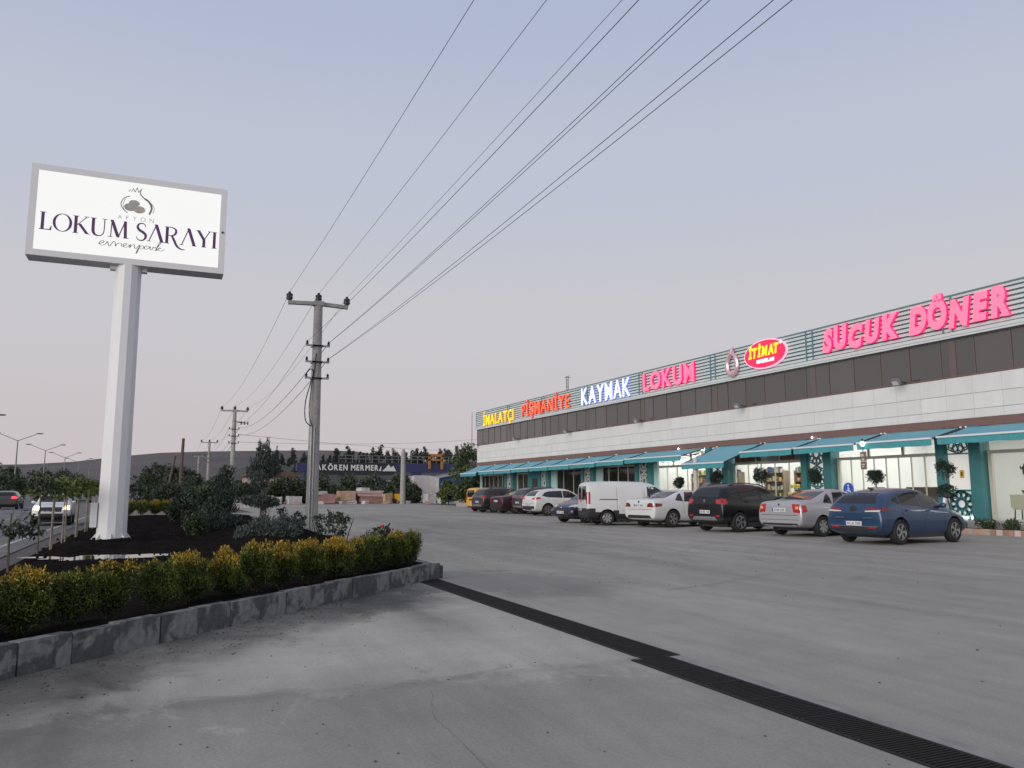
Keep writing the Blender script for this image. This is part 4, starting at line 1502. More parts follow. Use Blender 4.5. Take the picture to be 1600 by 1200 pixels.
# fascia of long slats
fb = MB()
fb.span(XL, XR, FY - 0.02, FY + 0.12, 7.73, 9.42)
B(fb, 'fascia_back', M['fascia'])
fe = MB()
fe.span(XL - 0.05, XL, FY - 0.12, 32, 7.73, 9.5)
B(fe, 'fascia_end', M['fascia'])
slm = MB().box((0, 0, 0), (XR - XL, 0.05, 0.115)).mesh('slat', M['slat'])
for k in range(8):
    link('slat', slm, bld, ((XL + XR) / 2, -0.065, 8.06 + 0.193 * k))
lg_ = MB()
lg_.span(XL - .05, XR, FY - 0.16, FY - 0.02, 7.72, 7.80)
lg_.span(XL - .05, XR, FY - 0.10, FY - 0.02, 7.83, 7.97)
B(lg_, 'fascia_ledge', M['slat'])
tr = MB()
tr.span(XL - .05, XR, FY - 0.13, FY + 0.14, 9.46, 9.52)
B(tr, 'fascia_cap', M['teal_post'])
for x in PIL:
    for dx in (-0.22, 0.22):
        p = MB()
        p.span(x + dx - 0.035, x + dx + 0.035, FY - 0.135, FY - 0.10, 7.98, 9.46)
        B(p, 'fascia_post', M['teal_post'])
    p = MB()
    p.span(x - 0.19, x + 0.19, FY - 0.13, FY - 0.105, 8.68, 8.76)
    B(p, 'fascia_post', M['teal_post'])

# pillars with pierced screens
def rosette(mb, cx, cz, r, y, bw, n=10):
    pts = [(cx + r * math.cos(2 * PI * i / n + PI / n), cz + r * math.sin(2 * PI * i / n + PI / n)) for i in range(n)]
    inn = [(cx + .36 * r * math.cos(2 * PI * i / n), cz + .36 * r * math.sin(2 * PI * i / n)) for i in range(n)]
    mid = [(cx + .72 * r * math.cos(2 * PI * i / n + PI / n), cz + .72 * r * math.sin(2 * PI * i / n + PI / n)) for i in range(n)]
    for i in range(n):
        j = (i + 1) % n
        for a, b in ((inn[i], mid[i]), (inn[i], mid[i - 1]), (mid[i], pts[i])):
            mb.bar((a[0], y, a[1]), (b[0], y, b[1]), 0.03, bw)
        o = (cx + .98 * r * math.cos(2 * PI * j / n), cz + .98 * r * math.sin(2 * PI * j / n))
        mb.bar((mid[i][0], y, mid[i][1]), (o[0], y, o[1]), 0.03, bw)
        mb.bar((mid[j][0], y, mid[j][1]), (o[0], y, o[1]), 0.03, bw)
        mb.bar((inn[i][0], y, inn[i][1]), (inn[j][0], y, inn[j][1]), 0.03, bw)
def lattice(mb, x0, x1, z0, z1, y, bw=0.04):
    w_ = x1 - x0
    cx = (x0 + x1) / 2
    n = max(1, round((z1 - z0) / w_))
    st = (z1 - z0) / n
    for k in range(n):
        rosette(mb, cx, z0 + st * (k + .5), w_ * .5, y, bw)
    for k in range(n + 1):
        z = z0 + st * k
        for s in (-1, 1):
            mb.bar((cx, y, min(max(z, z0), z1)), (cx + s * w_ * .5, y, min(max(z + .22 * w_, z0), z1)), 0.03, bw)
            mb.bar((cx, y, min(max(z, z0), z1)), (cx + s * w_ * .5, y, min(max(z - .22 * w_, z0), z1)), 0.03, bw)
    mb.span(x0, x0 + bw, y - .02, y + .02, z0, z1)
    mb.span(x1 - bw, x1, y - .02, y + .02, z0, z1)
for i, x in enumerate(PIL):
    x0, x1 = x - 1.0, x + 1.0
    p = MB()
    p.span(x0, x0 + 0.38, FY - 0.12, FY + 0.45, 0.30, 4.06)
    p.span(x1 - 0.50, x1, FY - 0.12, FY + 0.45, 0.30, 4.06)
    p.span(x0 + .38, x1 - .5, FY + 0.18, FY + 0.45, 0.30, 4.06)
    po = B(p, 'pillar', M['teal'])
    bp_ = MB()
    bp_.span(x0 + 0.40, x1 - 0.52, FY + 0.12, FY + 0.16, 0.40, 4.04)
    near = i < 4
    B(bp_, 'screen_panel', M['backlit'] if near else M['teal'], po)
    l = MB()
    a0, a1 = x0 + .40, x1 - .52
    if i == 1:
        lattice(l, a0, a1, 3.0, 4.12, FY + 0.03, 0.05)
        l2 = MB()
        lattice(l2, a0, a1, 0.45, 1.52, FY + 0.03, 0.075)
        B(l2, 'lattice_screen', M['teal'], po)
    else:
        lattice(l, a0, a1, 0.45, 3.9, FY + 0.03, 0.055 if near else 0.05)
    B(l, 'lattice_screen', M['teal'] if near else M['lattice_w'], po)
    if i == 1:
        e_ = MB()
        for q in (0.28, .55, 1.02):
            e_.span(a0 + q, a0 + q + (.26 if q < 1 else .16), FY - .10, FY - .03, 0.40, 0.50)
        B(e_, 'floor_light', M['led'] if 'led' in M else emis('white_led', (0.85, 1.0, 1.0), 6), po)
        nt_ = MB()
        nt_.span(a0 + .50, a0 + .68, FY + .095, FY + .11, 2.02, 2.34)
        B(nt_, 'notice', mat('yellow_notice', (0.75, 0.48, 0.04), 0.6), po)
        n2 = MB()
        n2.span(a0 + .55, a0 + .63, FY + .085, FY + .092, 2.10, 2.27)
        B(n2, 'notice', M['brown'], po)

# rooms behind the shop windows
rm = MB()
rm.span(-45.5, XR - .4, FY + 0.46, 37.0, 0.28, 0.36)
B(rm, 'shop_floor', M['tile_floor'])
rm = MB()
rm.span(-45.5, XR - .4, 37.0, 37.2, 0.36, 4.3)
rm.span(-45.7, -45.5, FY + .46, 37.0, 0.36, 4.3)
rm.span(-30.28, -30.12, FY + .46, 37.0, .36, 4.3)
rm.span(-37.98, -37.82, 32.5, 37.0, .36, 4.3)
rm.span(-22.58, -22.42, FY + .46, 37, .36, 4.3)
B(rm, 'interior_wall', M['int_wall'])
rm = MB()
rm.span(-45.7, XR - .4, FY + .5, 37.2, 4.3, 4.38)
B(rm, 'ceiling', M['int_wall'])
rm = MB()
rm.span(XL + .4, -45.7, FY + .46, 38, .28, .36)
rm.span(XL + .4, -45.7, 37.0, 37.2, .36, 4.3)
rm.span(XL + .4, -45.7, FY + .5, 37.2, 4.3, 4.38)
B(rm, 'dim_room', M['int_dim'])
for x in (-12, -15.5, -19.0, -24.2, -26.4, -28.6, -32, -34.2, -36.4, -39.8, -42, -44.2):
    for y in (31.4, 33.4, 35.4):
        c = MB()
        c.span(x - .55, x + .55, y - .45, y + .45, 4.27, 4.298)
        B(c, 'ceiling_lamp', M['ceil_lamp'])
for x in (-47.6, -56, -65):
    c = MB()
    c.span(x - .5, x + .5, 32.4, 33.4, 4.27, 4.298)
    B(c, 'ceiling_lamp', M['ceil_lamp'] if x > -50 else M['ceil_dim'])

def shop_front(x0, x1, n, header=2.96, transom=3, fm='cream', tmat=None, y=FY + .30, tz=4.06):
    f = MB()
    fw = 0.07
    f.span(x0, x1, y - .05, y + .05, .36, .43)
    f.span(x0, x1, y - .07, y + .07, header, header + .13)
    f.span(x0, x0 + .14, y - .06, y + .06, .43, header)
    f.span(x1 - .14, x1, y - .06, y + .06, .43, header)
    st = (x1 - x0 - .28) / n
    for k in range(1, n):
        xx = x0 + .14 + st * k
        f.span(xx - .02, xx + .02, y - .03, y + .03, .43, header)
    for k in range(1, transom):
        xx = x0 + (x1 - x0) * k / transom
        f.span(xx - .06, xx + .06, y - .04, y + .04, header + .13, tz)
    fo = B(f, 'shop_front', M[fm])
    for k in range(n):
        xx = x0 + .14 + st * k
        g = MB()
        g.add([(xx + .02, y, .43), (xx + st - .02, y, .43), (xx + st - .02, y, header), (xx + .02, y, header)], [(0, 1, 2, 3)])
        go = B(g, 'pane', M['glass'], fo, fix=False)
    for k in range(transom):
        xa = x0 + (x1 - x0) * k / transom + .06
        xb = x0 + (x1 - x0) * (k + 1) / transom - .06
        g = MB()
        g.add([(xa, y, header + .13), (xb, y, header + .13), (xb, y, tz), (xa, y, tz)], [(0, 1, 2, 3)])
        B(g, 'pane', M['glass'] if tmat is None else tmat, fo, fix=False)
    return fo
M['transom_grey'] = mat('grey_transom_panel', (0.30, 0.30, 0.30), 0.6)
M['poster'] = mat('dark_food_poster', (0.035, 0.022, 0.018), 0.5, col2=(0.28, 0.13, 0.07), vscale=3)
shop_front(-13.7, -8.5, 4)
shop_front(-21.45, -15.8, 4)
shop_front(-29.15, -23.55, 8)
f2 = shop_front(-36.8, -31.25, 5, tmat=M['transom_grey'])
for xa in (-35.6, -33.1, -36.55):
    p = MB()
    p.span(xa, xa + 1.05, FY + .26, FY + .28, 3.14, 3.86)
    B(p, 'poster', M['poster'], f2)
shop_front(-44.6, -38.95, 5, 3.0)
shop_front(-52.2, -46.7, 4, 3.2, 2)
shop_front(-59.75, -54.35, 3, 3.2, 2)
shop_front(-67.1, -61.9, 4, 3.0, 2)
shop_front(-76.2, -69.3, 6, 3.0, 3)
for xa, xb in ((-52.3, -51.4), (-59.8, -58.8), (-44.65, -44.2), (-75.9, -75.5)):
    B(MB().span(xa, xb, FY + .1, FY + .22, .36, 4.06), 'pale_panel', M['pale_teal'])
tp = MB()
tp.span(-64.6, -61.9, FY + .18, FY + .24, .36, 4.06)
tpo = B(tp, 'teal_panel', M['teal'])
dr = MB()
dr.span(-63.6, -62.6, FY + .14, FY + .175, .36, 2.6)
B(dr, 'door', M['steel_dark'], tpo)

# terrace in front of the shop windows
te = MB()
te.span(XL, XR, 27.4, FY + .46, -0.05, 0.36)
tag(te.build('terrace', M['terrace']), kind='structure')

# word signs: lit channel letters, one thing per word
def face_side(name, face, side, fs, ss):
    return [emis(name + '_face', face, fs), emis(name + '_edge', side, ss)]
PINK = face_side('pink', (1.0, 0.15, 0.26), (0.95, 0.015, 0.18), 1.25, 0.9)
LS = {
    'yellow': face_side('yellow', (1.0, 0.60, 0.03), (0.75, 0.38, 0.02), 1.1, 0.7),
    'orange': face_side('orange', (1.0, 0.13, 0.055), (0.70, 0.06, 0.03), 1.0, 0.6),
    'white': face_side('white_letter', (0.95, 0.98, 1.0), (0.25, 0.32, 0.95), 1.25, 0.9),
    'pink': PINK,
}
def word_sign(text, x0, x1, z0, cap_h, key, label, bold=0.012, shear=0.0, gap=0.11, tilt=None, depth=0.11, capch='A'):
    t = thing('word_sign', label, 'lit sign', (x0, FY - 0.14, z0), 0, 'lit word signs on the fascia')
    letters(t, text, x1 - x0, cap_h, depth, LS[key], lambda u, v, w: (u, -w, v), bold, shear, gap, 'letter', tilt, capch)
    return t
word_sign('İMALATÇI', -74.3, -66.8, 7.98, 1.02, 'yellow', 'yellow lit letters İMALATÇI at the far left end of the fascia')
word_sign('PİŞMANİYE', -65.0, -55.8, 8.10, 1.08, 'orange', 'orange lit letters PİŞMANİYE on the fascia')
word_sign('KAYMAK', -53.8, -46.8, 8.04, 1.27, 'white', 'white lit letters KAYMAK edged in blue on the fascia')
word_sign('LOKUM', -45.2, -39.55, 8.12, 1.18, 'pink', 'pink lit block letters LOKUM on the fascia', 0.03)
wob = [0, .02, -.02, .03, .01]
def brush(i, u, v):
    return (u + 0.03 * math.sin(i * 2.1 + v * 2), v * (1 + .05 * math.sin(i * 1.7)) + 0.05 * math.sin(i * 2.3))
word_sign('SUCUK', -29.2, -24.75, 8.16, 1.14, 'pink', 'pink lit slanting letters SUCUK on the fascia right of the oval sign', 0.065, 0.20, 0.06, brush, 0.13)
word_sign('DÖNER', -24.25, -19.75, 8.14, 1.20, 'pink', 'pink lit slanting letters DÖNER at the right end of the fascia', 0.065, 0.18, 0.06, brush, 0.13)
# ring emblem
t = thing('ring_emblem', 'pinkish metallic drop shaped ring emblem left of the red oval sign', 'emblem', (-36.0, FY - .25, 8.62))
mb = MB()
n = 30
vs, fs = [], []
for i in range(n):
    a = 2 * PI * i / n
    for k in range(6):
        b = 2 * PI * k / 6
        rx, rz = 0.42 + .13 * math.cos(b), 0.60 + .13 * math.cos(b)
        vs.append((rx * math.sin(a) * (1 - .12 * math.cos(a)), .12 * math.sin(b), rz * math.cos(a)))
for i in range(n):
    for k in range(6):
        fs.append((i * 6 + k, i * 6 + (k + 1) % 6, ((i + 1) % n) * 6 + (k + 1) % 6, ((i + 1) % n) * 6 + k))
mb.add(vs, fs)
mb.build('ring', mat('pink_steel', (0.62, 0.42, 0.44), 0.25, 0.6, emit=(0.6, 0.35, 0.4), estr=0.25), t, smooth=60)
mb = MB()
mb.tube([(-.05, 0, .60), (.02, 0, .82), (.16, 0, .98)], [.10, .08, .02], 6)
mb.tube([(0, 0, .66), (.16, 0, .76), (.30, 0, .74)], [.06, .05, .02], 6)
mb.build('stalk', mat('pink_steel_b', (0.60, 0.40, 0.42), 0.25, 0.6, emit=(0.6, 0.35, 0.4), estr=0.2), t, smooth=60)
# oval sign
t = thing('oval_sign', 'red lit oval sign with yellow slanting lettering on the fascia', 'lit sign', (-33.3, FY - .14, 8.80))
def oval(rx, rz, y0, y1, m, name):
    mb = MB()
    pts = [(rx * math.cos(2 * PI * i / 48), rz * math.sin(2 * PI * i / 48)) for i in range(48)]
    mb.prism(pts, lambda p: (p[0], y0, p[1]), lambda p: (p[0], y1, p[1]))
    return mb.build(name, m, t)
oval(1.65, 0.79, -0.11, 0, emis('oval_rim_light', (1.0, 0.55, 0.70), 0.75), 'rim')
oval(1.58, 0.73, -0.125, -0.111, emis('oval_red', (0.78, 0.018, 0.09), 0.95), 'red_face')
letters(t, 'İTİMAT', 2.35, 0.56, 0.05, [emis('oval_yellow', (1.0, 0.82, 0.02), 1.1), emis('oval_yellow_edge', (.7, .45, .02), .6)], lambda u, v, w: (u - 1.22, -.127 - w, v - .16), 0.05, 0.18, 0.04, 'letter', lambda i, u, v: (u, v + .05 * (u / 2.3)), 'A')
letters(t, 'SUCUKLARI', 1.35, 0.20, 0.03, [emis('oval_white', (1, .95, .97), 1.1)], lambda u, v, w: (u - .62, -.127 - w, v - .47), 0.04, 0.1, 0.03, 'small_lettering', None, 'S', joined=True)
mb = MB()
mb.lathe([(.045, -.01), (.075, -.01), (.075, .01), (.045, .01)], (1.24, -.135, .42), 12, 0, Matrix.Rotation(PI / 2, 3, 'X'))
mb.build('trade_mark', emis('mark_white', (1, .9, .95), 1.0), t)

# floodlights on the top of the white band
def make_flood():
    t = thing('floodlight', '', 'floodlight', group='floodlights on the white band')
    m = MB()
    m.bar((0, 0.05, -.02), (0, -0.55, .02), .05, .05)
    m.build('arm', M['steel_dark'], t)
    h = MB()
    Mx = Matrix.Rotation(R(35), 3, 'X')
    h.box((0, -.62, 0), (.36, .14, .27), 0, 0, Mx)
    ho = h.build('housing', M['steel'], t)
    g = MB()
    g.box((0, -.66, -.075), (.28, .02, .19), 0, 0, Mx)
    g.build('lens', M['lamp_clear'], ho)
    for k in range(4):
        f = MB()
        f.box((-.12 + .08 * k, -.58, .09), (.015, .10, .16), 0, 0, Mx)
        f.build('fin', M['steel_dark'], ho)
    return t
fl0 = make_flood()
for i, (x, lb) in enumerate(((-24.8, 'floodlight above the blue hatchback, below the letters SUCUK DÖNER'), (-35.3, 'floodlight below the ring emblem and oval sign'), (-45.6, 'floodlight below the pink word LOKUM'),
                             (-55.9, 'floodlight below the end of the orange word'), (-65.9, 'floodlight between the yellow and orange words'), (-76.1, 'floodlight at the far left end of the white band'))):
    if i == 0:
        fl0.location = (x, FY + .02, 6.20)
        fl0['label'] = lb
    else:
        dup(fl0, lb, (x, FY + .02, 6.20))

# awnings
M['awn_dark'] = mat('awning_underside_arm', (0.05, 0.06, 0.07), 0.6)
def awning(x0, x1, zf, proj, label):
    t = thing('awning', label, 'awning', ((x0 + x1) / 2, FY, 0), 0, 'teal awnings along the shop front')
    h = (x1 - x0) / 2
    zt = 4.03
    c = MB()
    n = 6
    sag = 0.05
    prof = [(-0.07 - (proj - .07) * k / n, zt + (zf - zt) * k / n - sag * math.sin(PI * k / n)) for k in range(n + 1)]
    for k in range(n):
        (ya, za), (yb, zb) = prof[k], prof[k + 1]
        c.add([(-h + .03, ya, za), (h - .03, ya, za), (h - .03, yb, zb), (-h + .03, yb, zb),
               (-h + .03, ya, za - .012), (h - .03, ya, za - .012), (h - .03, yb, zb - .012), (-h + .03, yb, zb - .012)],
              [(0, 1, 2, 3), (7, 6, 5, 4), (0, 3, 7, 4), (1, 5, 6, 2)])
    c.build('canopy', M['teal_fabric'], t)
    b = MB()
    b.span(-h + .01, h - .01, -proj - .06, -proj + .02, zf - .05, zf + .02)
    b.build('front_bar', M['awn_bar'], t)
    v = MB()
    m_ = 24
    for k in range(m_):
        xa, xb = -h + .03 + (2 * h - .06) * k / m_, -h + .03 + (2 * h - .06) * (k + 1) / m_
        ya, yb = -proj - .02 + .012 * math.sin(k * 1.9), -proj - .02 + .012 * math.sin((k + 1) * 1.9)
        v.add([(xa, ya, zf - .05), (xb, yb, zf - .05), (xb, yb, zf - .30 - .01 * math.sin((k + 1) * .7)), (xa, ya, zf - .30 - .01 * math.sin(k * .7))], [(0, 1, 2, 3)])
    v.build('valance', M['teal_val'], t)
    for s in (-1, 1):
        a = MB()
        ax = s * (h - .25)
        a.bar((ax, -.1, 3.75), (ax - s * .35, -proj * .5, (3.75 + zf) / 2 - .05), .05, .05)
        a.bar((ax - s * .35, -proj * .5, (3.75 + zf) / 2 - .05), (ax, -proj, zf - .02), .05, .05)
        a.build('arm', M['awn_dark'], t)
        e = MB()
        e.bar((s * (h - .01), -.08, zt - .015), (s * (h - .01), -proj, zf - .02), .025, .05)
        e.build('side_rail', M['awn_dark'], t)
        k_ = MB()
        k_.ell((s * (h - .02), -.10, zt + .01), (.05, .05, .05), 6, 4)
        k_.build('end_cap', M['awn_bar'], t)
    return t
AW = [(-76.0, -71.6, 3.25, 2.0, 'leftmost teal awning, overhanging the end of the building'), (-67.6, -63.9, 3.36, 1.8, 'teal awning above the dark SUV and the maroon car'),
      (-71.5, -67.7, 3.36, 1.8, 'teal awning beside the leftmost one, above the yellow van'),
      (-63.75, -60.2, 3.40, 1.8, 'teal awning over the teal panel with the dark door'), (-60.1, -56.6, 3.42, 1.8, 'teal awning above the white crossover'), (-56.5, -53.0, 3.44, 1.8, 'teal awning above the yellow car sliver, left of the van'),
      (-52.9, -49.1, 3.47, 1.8, 'teal awning directly above the rear of the white van'), (-49.0, -45.3, 3.52, 1.8, 'teal awning above the middle of the white van'), (-45.2, -38.9, 3.58, 1.8, 'longest teal awning, above the white sedan, with a string of bulbs at its right end'),
      (-37.8, -34.05, 3.02, 2.6, 'lowered teal awning reaching further out above the black SUV'), (-33.75, -29.95, 3.53, 1.8, 'teal awning over the window with dark posters'), (-29.85, -26.15, 3.55, 1.8, 'teal awning above the silver sedan, left of the hanging sign'),
      (-26.0, -22.25, 3.58, 1.8, 'teal awning above the blue hatchback'), (-22.05, -18.25, 3.60, 1.8, 'rightmost teal awning over the pillar with the yellow notice'), (-18.1, -14.3, 3.60, 1.8, 'teal awning cut by the right edge of the view')]
for a in AW:
    awning(*a)
# ------------------------------------------------------------------ cars
def paint(name, col, rough=0.28, coat=0.35, metal=0.0):
    m = mat(name, col, rough, metal, coat=coat, var=0.05, vscale=0.7)
    return m
P = {
    'blue': paint('blue_paint', (0.020, 0.056, 0.125), 0.3, .5, .2), 'silver': paint('silver_paint', (0.42, 0.42, 0.44), 0.32, .5, .3), 'black': paint('black_paint', (0.006, 0.006, 0.008), 0.3, .1),
    'white': paint('white_paint_car', (0.66, 0.66, 0.65), 0.35), 'navy': paint('navy_paint', (0.010, 0.012, 0.030), 0.25), 'maroon': paint('maroon_paint', (0.028, 0.010, 0.016), 0.3),
    'anthracite': paint('anthracite_paint', (0.035, 0.034, 0.036), 0.3), 'yellow': paint('taxi_yellow_paint', (0.72, 0.38, 0.012), 0.4), 'graphite': paint('graphite_paint', (0.06, 0.06, 0.062), 0.3), 'grey': paint('grey_paint', (0.22, 0.22, 0.23), .35),
}
def sec(st):
    x, zb, zt, w, zl, wr = st
    return [(0, zb), (.72 * w, zb), (.93 * w, zb + .05), (w, zb + .36 * (zl - zb)), (.99 * w, zb + .78 * (zl - zb)), (.95 * w, zl), (wr + .02, zl + .80 * (zt - zl)), (.80 * wr, zt - .012), (0, zt)]
def car_body(stations, axles, rw, width_in, mats, clad_z=None):
    """loft the stations, smooth, cut the wheel openings; returns mesh"""
    bm = bmesh.new()
    rows = []
    for st in stations:
        h = sec(st)
        full = [(y, z) for y, z in h] + [(-y, z) for y, z in h[-2:0:-1]]
        rows.append([bm.verts.new((st[0], y, z)) for y, z in full])
    n = len(rows[0])
    for i in range(len(rows) - 1):
        for k in range(n):
            bm.faces.new((rows[i][k], rows[i][(k + 1) % n], rows[i + 1][(k + 1) % n], rows[i + 1][k]))
    hn = len(sec(stations[0]))
    for r_, flip in ((rows[0], False), (rows[-1], True)):
        for k in range(hn - 1):
            a, b = k, k + 1
            c, d = (n - k - 1) % n, (n - k) % n
            q = [r_[a], r_[b], r_[c], r_[d]]
            q = list(dict.fromkeys(q))
            if len(q) >= 3:
                try:
                    bm.faces.new(q)
                except ValueError:
                    pass
    bmesh.ops.recalc_face_normals(bm, faces=bm.faces)
    me = bpy.data.meshes.new('body')
    bm.to_mesh(me)
    bm.free()
    for m_ in mats:
        me.materials.append(m_)
    ob = bpy.data.objects.new('body', me)
    COL.objects.link(ob)
    sub = ob.modifiers.new('s', 'SUBSURF')
    sub.levels = 2
    sub.render_levels = 2
    dg = bpy.context.evaluated_depsgraph_get()
    m1 = bpy.data.meshes.new_from_object(ob.evaluated_get(dg))
    ob.modifiers.clear()
    ob.data = m1
    cut = MB()
    for ax in axles:
        cut.cyl((ax, -1.2, rw), (ax, 1.2, rw), rw * 1.20, n=28, m=1)
        cut.span(ax - rw * 1.19, ax + rw * 1.19, -1.2, 1.2, -0.3, rw * .6, 1) if False else None
    cme = cut.mesh('cut', list(mats))
    for p in cme.polygons:
        p.material_index = 1
    co = bpy.data.objects.new('cut', cme)
    COL.objects.link(co)
    md = ob.modifiers.new('b', 'BOOLEAN')
    md.object = co
    md.operation = 'DIFFERENCE'
    md.solver = 'EXACT'
    dg = bpy.context.evaluated_depsgraph_get()
    dg.update()
    m2 = bpy.data.meshes.new_from_object(ob.evaluated_get(dg))
    bpy.data.objects.remove(ob)
    bpy.data.objects.remove(co)
    bpy.data.meshes.remove(me)
    m2.name = 'body'
    if clad_z:
        for p in m2.polygons:
            c = p.center
            lim = clad_z(c) if callable(clad_z) else clad_z
            if c.z < lim and p.material_index == 0:
                p.material_index = 1
    smooth_mesh(m2, 42)
    return m2, m1

class Proj:
    def __init__(s, me):
        s.t = BVHTree.FromPolygons([v.co for v in me.vertices], [tuple(p.vertices) for p in me.polygons])
    def hit(s, side, a, b):
        if side == 'left':
            o, d = Vector((a, 3, b)), Vector((0, -1, 0))
        elif side == 'right':
            o, d = Vector((a, -3, b)), Vector((0, 1, 0))
        elif side == 'rear':
            o, d = Vector((-6, a, b)), Vector((1, 0, 0))
        elif side == 'front':
            o, d = Vector((6, a, b)), Vector((-1, 0, 0))
        else:
            o, d = Vector((a, b, 4)), Vector((0, 0, -1))
        return s.t.ray_cast(o, d)
    def patch(s, name, side, poly, m, parent, off=0.006, nx=6, nz=4, skirt=0.02):
        bm = bmesh.new()
        f = bm.faces.new([bm.verts.new((p[0], p[1], 0)) for p in poly])
        xs, ys = [p[0] for p in poly], [p[1] for p in poly]
        for k in range(1, nx):
            bmesh.ops.bisect_plane(bm, geom=bm.verts[:] + bm.edges[:] + bm.faces[:], plane_co=(min(xs) + (max(xs) - min(xs)) * k / nx, 0, 0), plane_no=(1, 0, 0))
        for k in range(1, nz):
            bmesh.ops.bisect_plane(bm, geom=bm.verts[:] + bm.edges[:] + bm.faces[:], plane_co=(0, min(ys) + (max(ys) - min(ys)) * k / nz, 0), plane_no=(0, 1, 0))
        nor = {}
        bad = []
        for v in bm.verts:
            h = s.hit(side, v.co.x, v.co.y)
            if h[0] is None:
                bad.append(v)
                continue
            v.co = h[0] + h[1] * off
            nor[v] = h[1]
        if bad:
            bmesh.ops.delete(bm, geom=bad, context='VERTS')
        if not bm.faces:
            bm.free()
            return None
        if skirt:
            be = [e for e in bm.edges if len(e.link_faces) == 1]
            ret = bmesh.ops.extrude_edge_only(bm, edges=be)
            for v in [g for g in ret['geom'] if isinstance(g, bmesh.types.BMVert)]:
                h = s.t.find_nearest(v.co)
                if h[0] is not None:
                    v.co -= h[1] * (skirt + off)
        bmesh.ops.recalc_face_normals(bm, faces=bm.faces)
        me = bpy.data.meshes.new(name)
        bm.to_mesh(me)
        bm.free()
        # make the shell face outwards
        c = sum((v.co for v in me.vertices), Vector()) / len(me.vertices)
        out = {'left': (0, 1, 0), 'right': (0, -1, 0), 'rear': (-1, 0, 0), 'front': (1, 0, 0), 'top': (0, 0, 1)}[side]
        if sum(p.normal.dot(Vector(out)) * p.area for p in me.polygons) < 0:
            me.flip_normals()
        me.materials.append(m)
        for p in me.polygons:
            p.use_smooth = True
        smooth_mesh(me, 35)
        return link(name, me, parent)

WHEELS = {}
def wheel_meshes(r, w, style):
    k = (r, w, style)
    if k in WHEELS:
        return WHEELS[k]
    Mx = Matrix.Rotation(PI / 2, 3, 'X')                      # axle along -y .. outer face towards -y after turning
    t = MB()
    hw = w / 2
    rr_ = r * .66
    t.lathe([(rr_, -hw * .9), (r * .90, -hw), (r * .985, -hw * .75), (r, -hw * .3), (r, hw * .3), (r * .985, hw * .75), (r * .90, hw), (rr_, hw * .9)], (0, 0, 0), 28, 0, Mx)
    tyre = t.mesh('tyre', M['rubber'])
    smooth_mesh(tyre, 50)
    rm_ = MB()
    # outer side is +z of the lathe -> turned to -y
    rm_.lathe([(rr_ * .99, hw * .88), (rr_ * .93, hw * .95), (rr_ * .88, hw * .80), (rr_ * .86, hw * .2)], (0, 0, 0), 28, 0, Mx)
    ns = {'five': 5, 'ten': 10, 'cover': 7, 'seven': 7}[style]
    for i in range(ns):
        a = 2 * PI * i / ns
        spl = (0.10, -0.10) if style in ('five', 'seven') else (0,)
        for s in spl:
            a1 = a + s * (1.6 if style == 'five' else 1.1)
            rm_.bar(Mx @ Vector((.16 * rr_ * math.cos(a + s * .3), .16 * rr_ * math.sin(a + s * .3), hw * .78)), Mx @ Vector((.90 * rr_ * math.cos(a1), .90 * rr_ * math.sin(a1), hw * .85)), .03 if style != 'cover' else .085, .03, 0, Mx @ Vector((0, 0, 1)))
    rm_.lathe([(rr_ * .22, hw * .5), (rr_ * .22, hw * .86), (rr_ * .1, hw * .92)], (0, 0, 0), 14, 0, Mx)
    rim = rm_.mesh('rim', M['alloy'])
    smooth_mesh(rim, 40)
    d = MB()
    d.lathe([(rr_ * .97, hw * .1), (rr_ * .97, hw * .16), (.02, hw * .16)], (0, 0, 0), 24, 0, Mx)
    hub = d.mesh('brake_disc', M['steel_dark'])
    WHEELS[k] = (tyre, rim, hub)
    return WHEELS[k]

def plate(parent, side, x, z, text, py=0.0, w=.52, h=.115, blue=True, tilt=0):
    s = -1 if side == 'rear' else 1
    m = MB()
    m.box((x, py, z), (.014, w, h))
    po = m.build('number_plate', M['plate_white'], parent)
    if blue:
        b = MB()
        b.box((x + s * .008, py + (w / 2 - .025) * (1 if side == 'rear' else -1), z), (.004, .045, h * .94))
        b.build('plate_band', M['plate_blue'], po)
    L = w * .80
    if side == 'rear':
        f = lambda u, v, w_: (x + s * (.008 + w_), py + L / 2 - .025 - u, z - .036 + v)
    else:
        f = lambda u, v, w_: (x + s * (.008 + w_), py - L / 2 + .025 + u, z - .036 + v)
    letters(po, text, L, .072, .003, M['ink'], f, 0.02, 0, .10, 'plate_text', None, 'A', joined=True)

def mirror2(poly):
    return [(-a, b) for a, b in reversed(poly)]

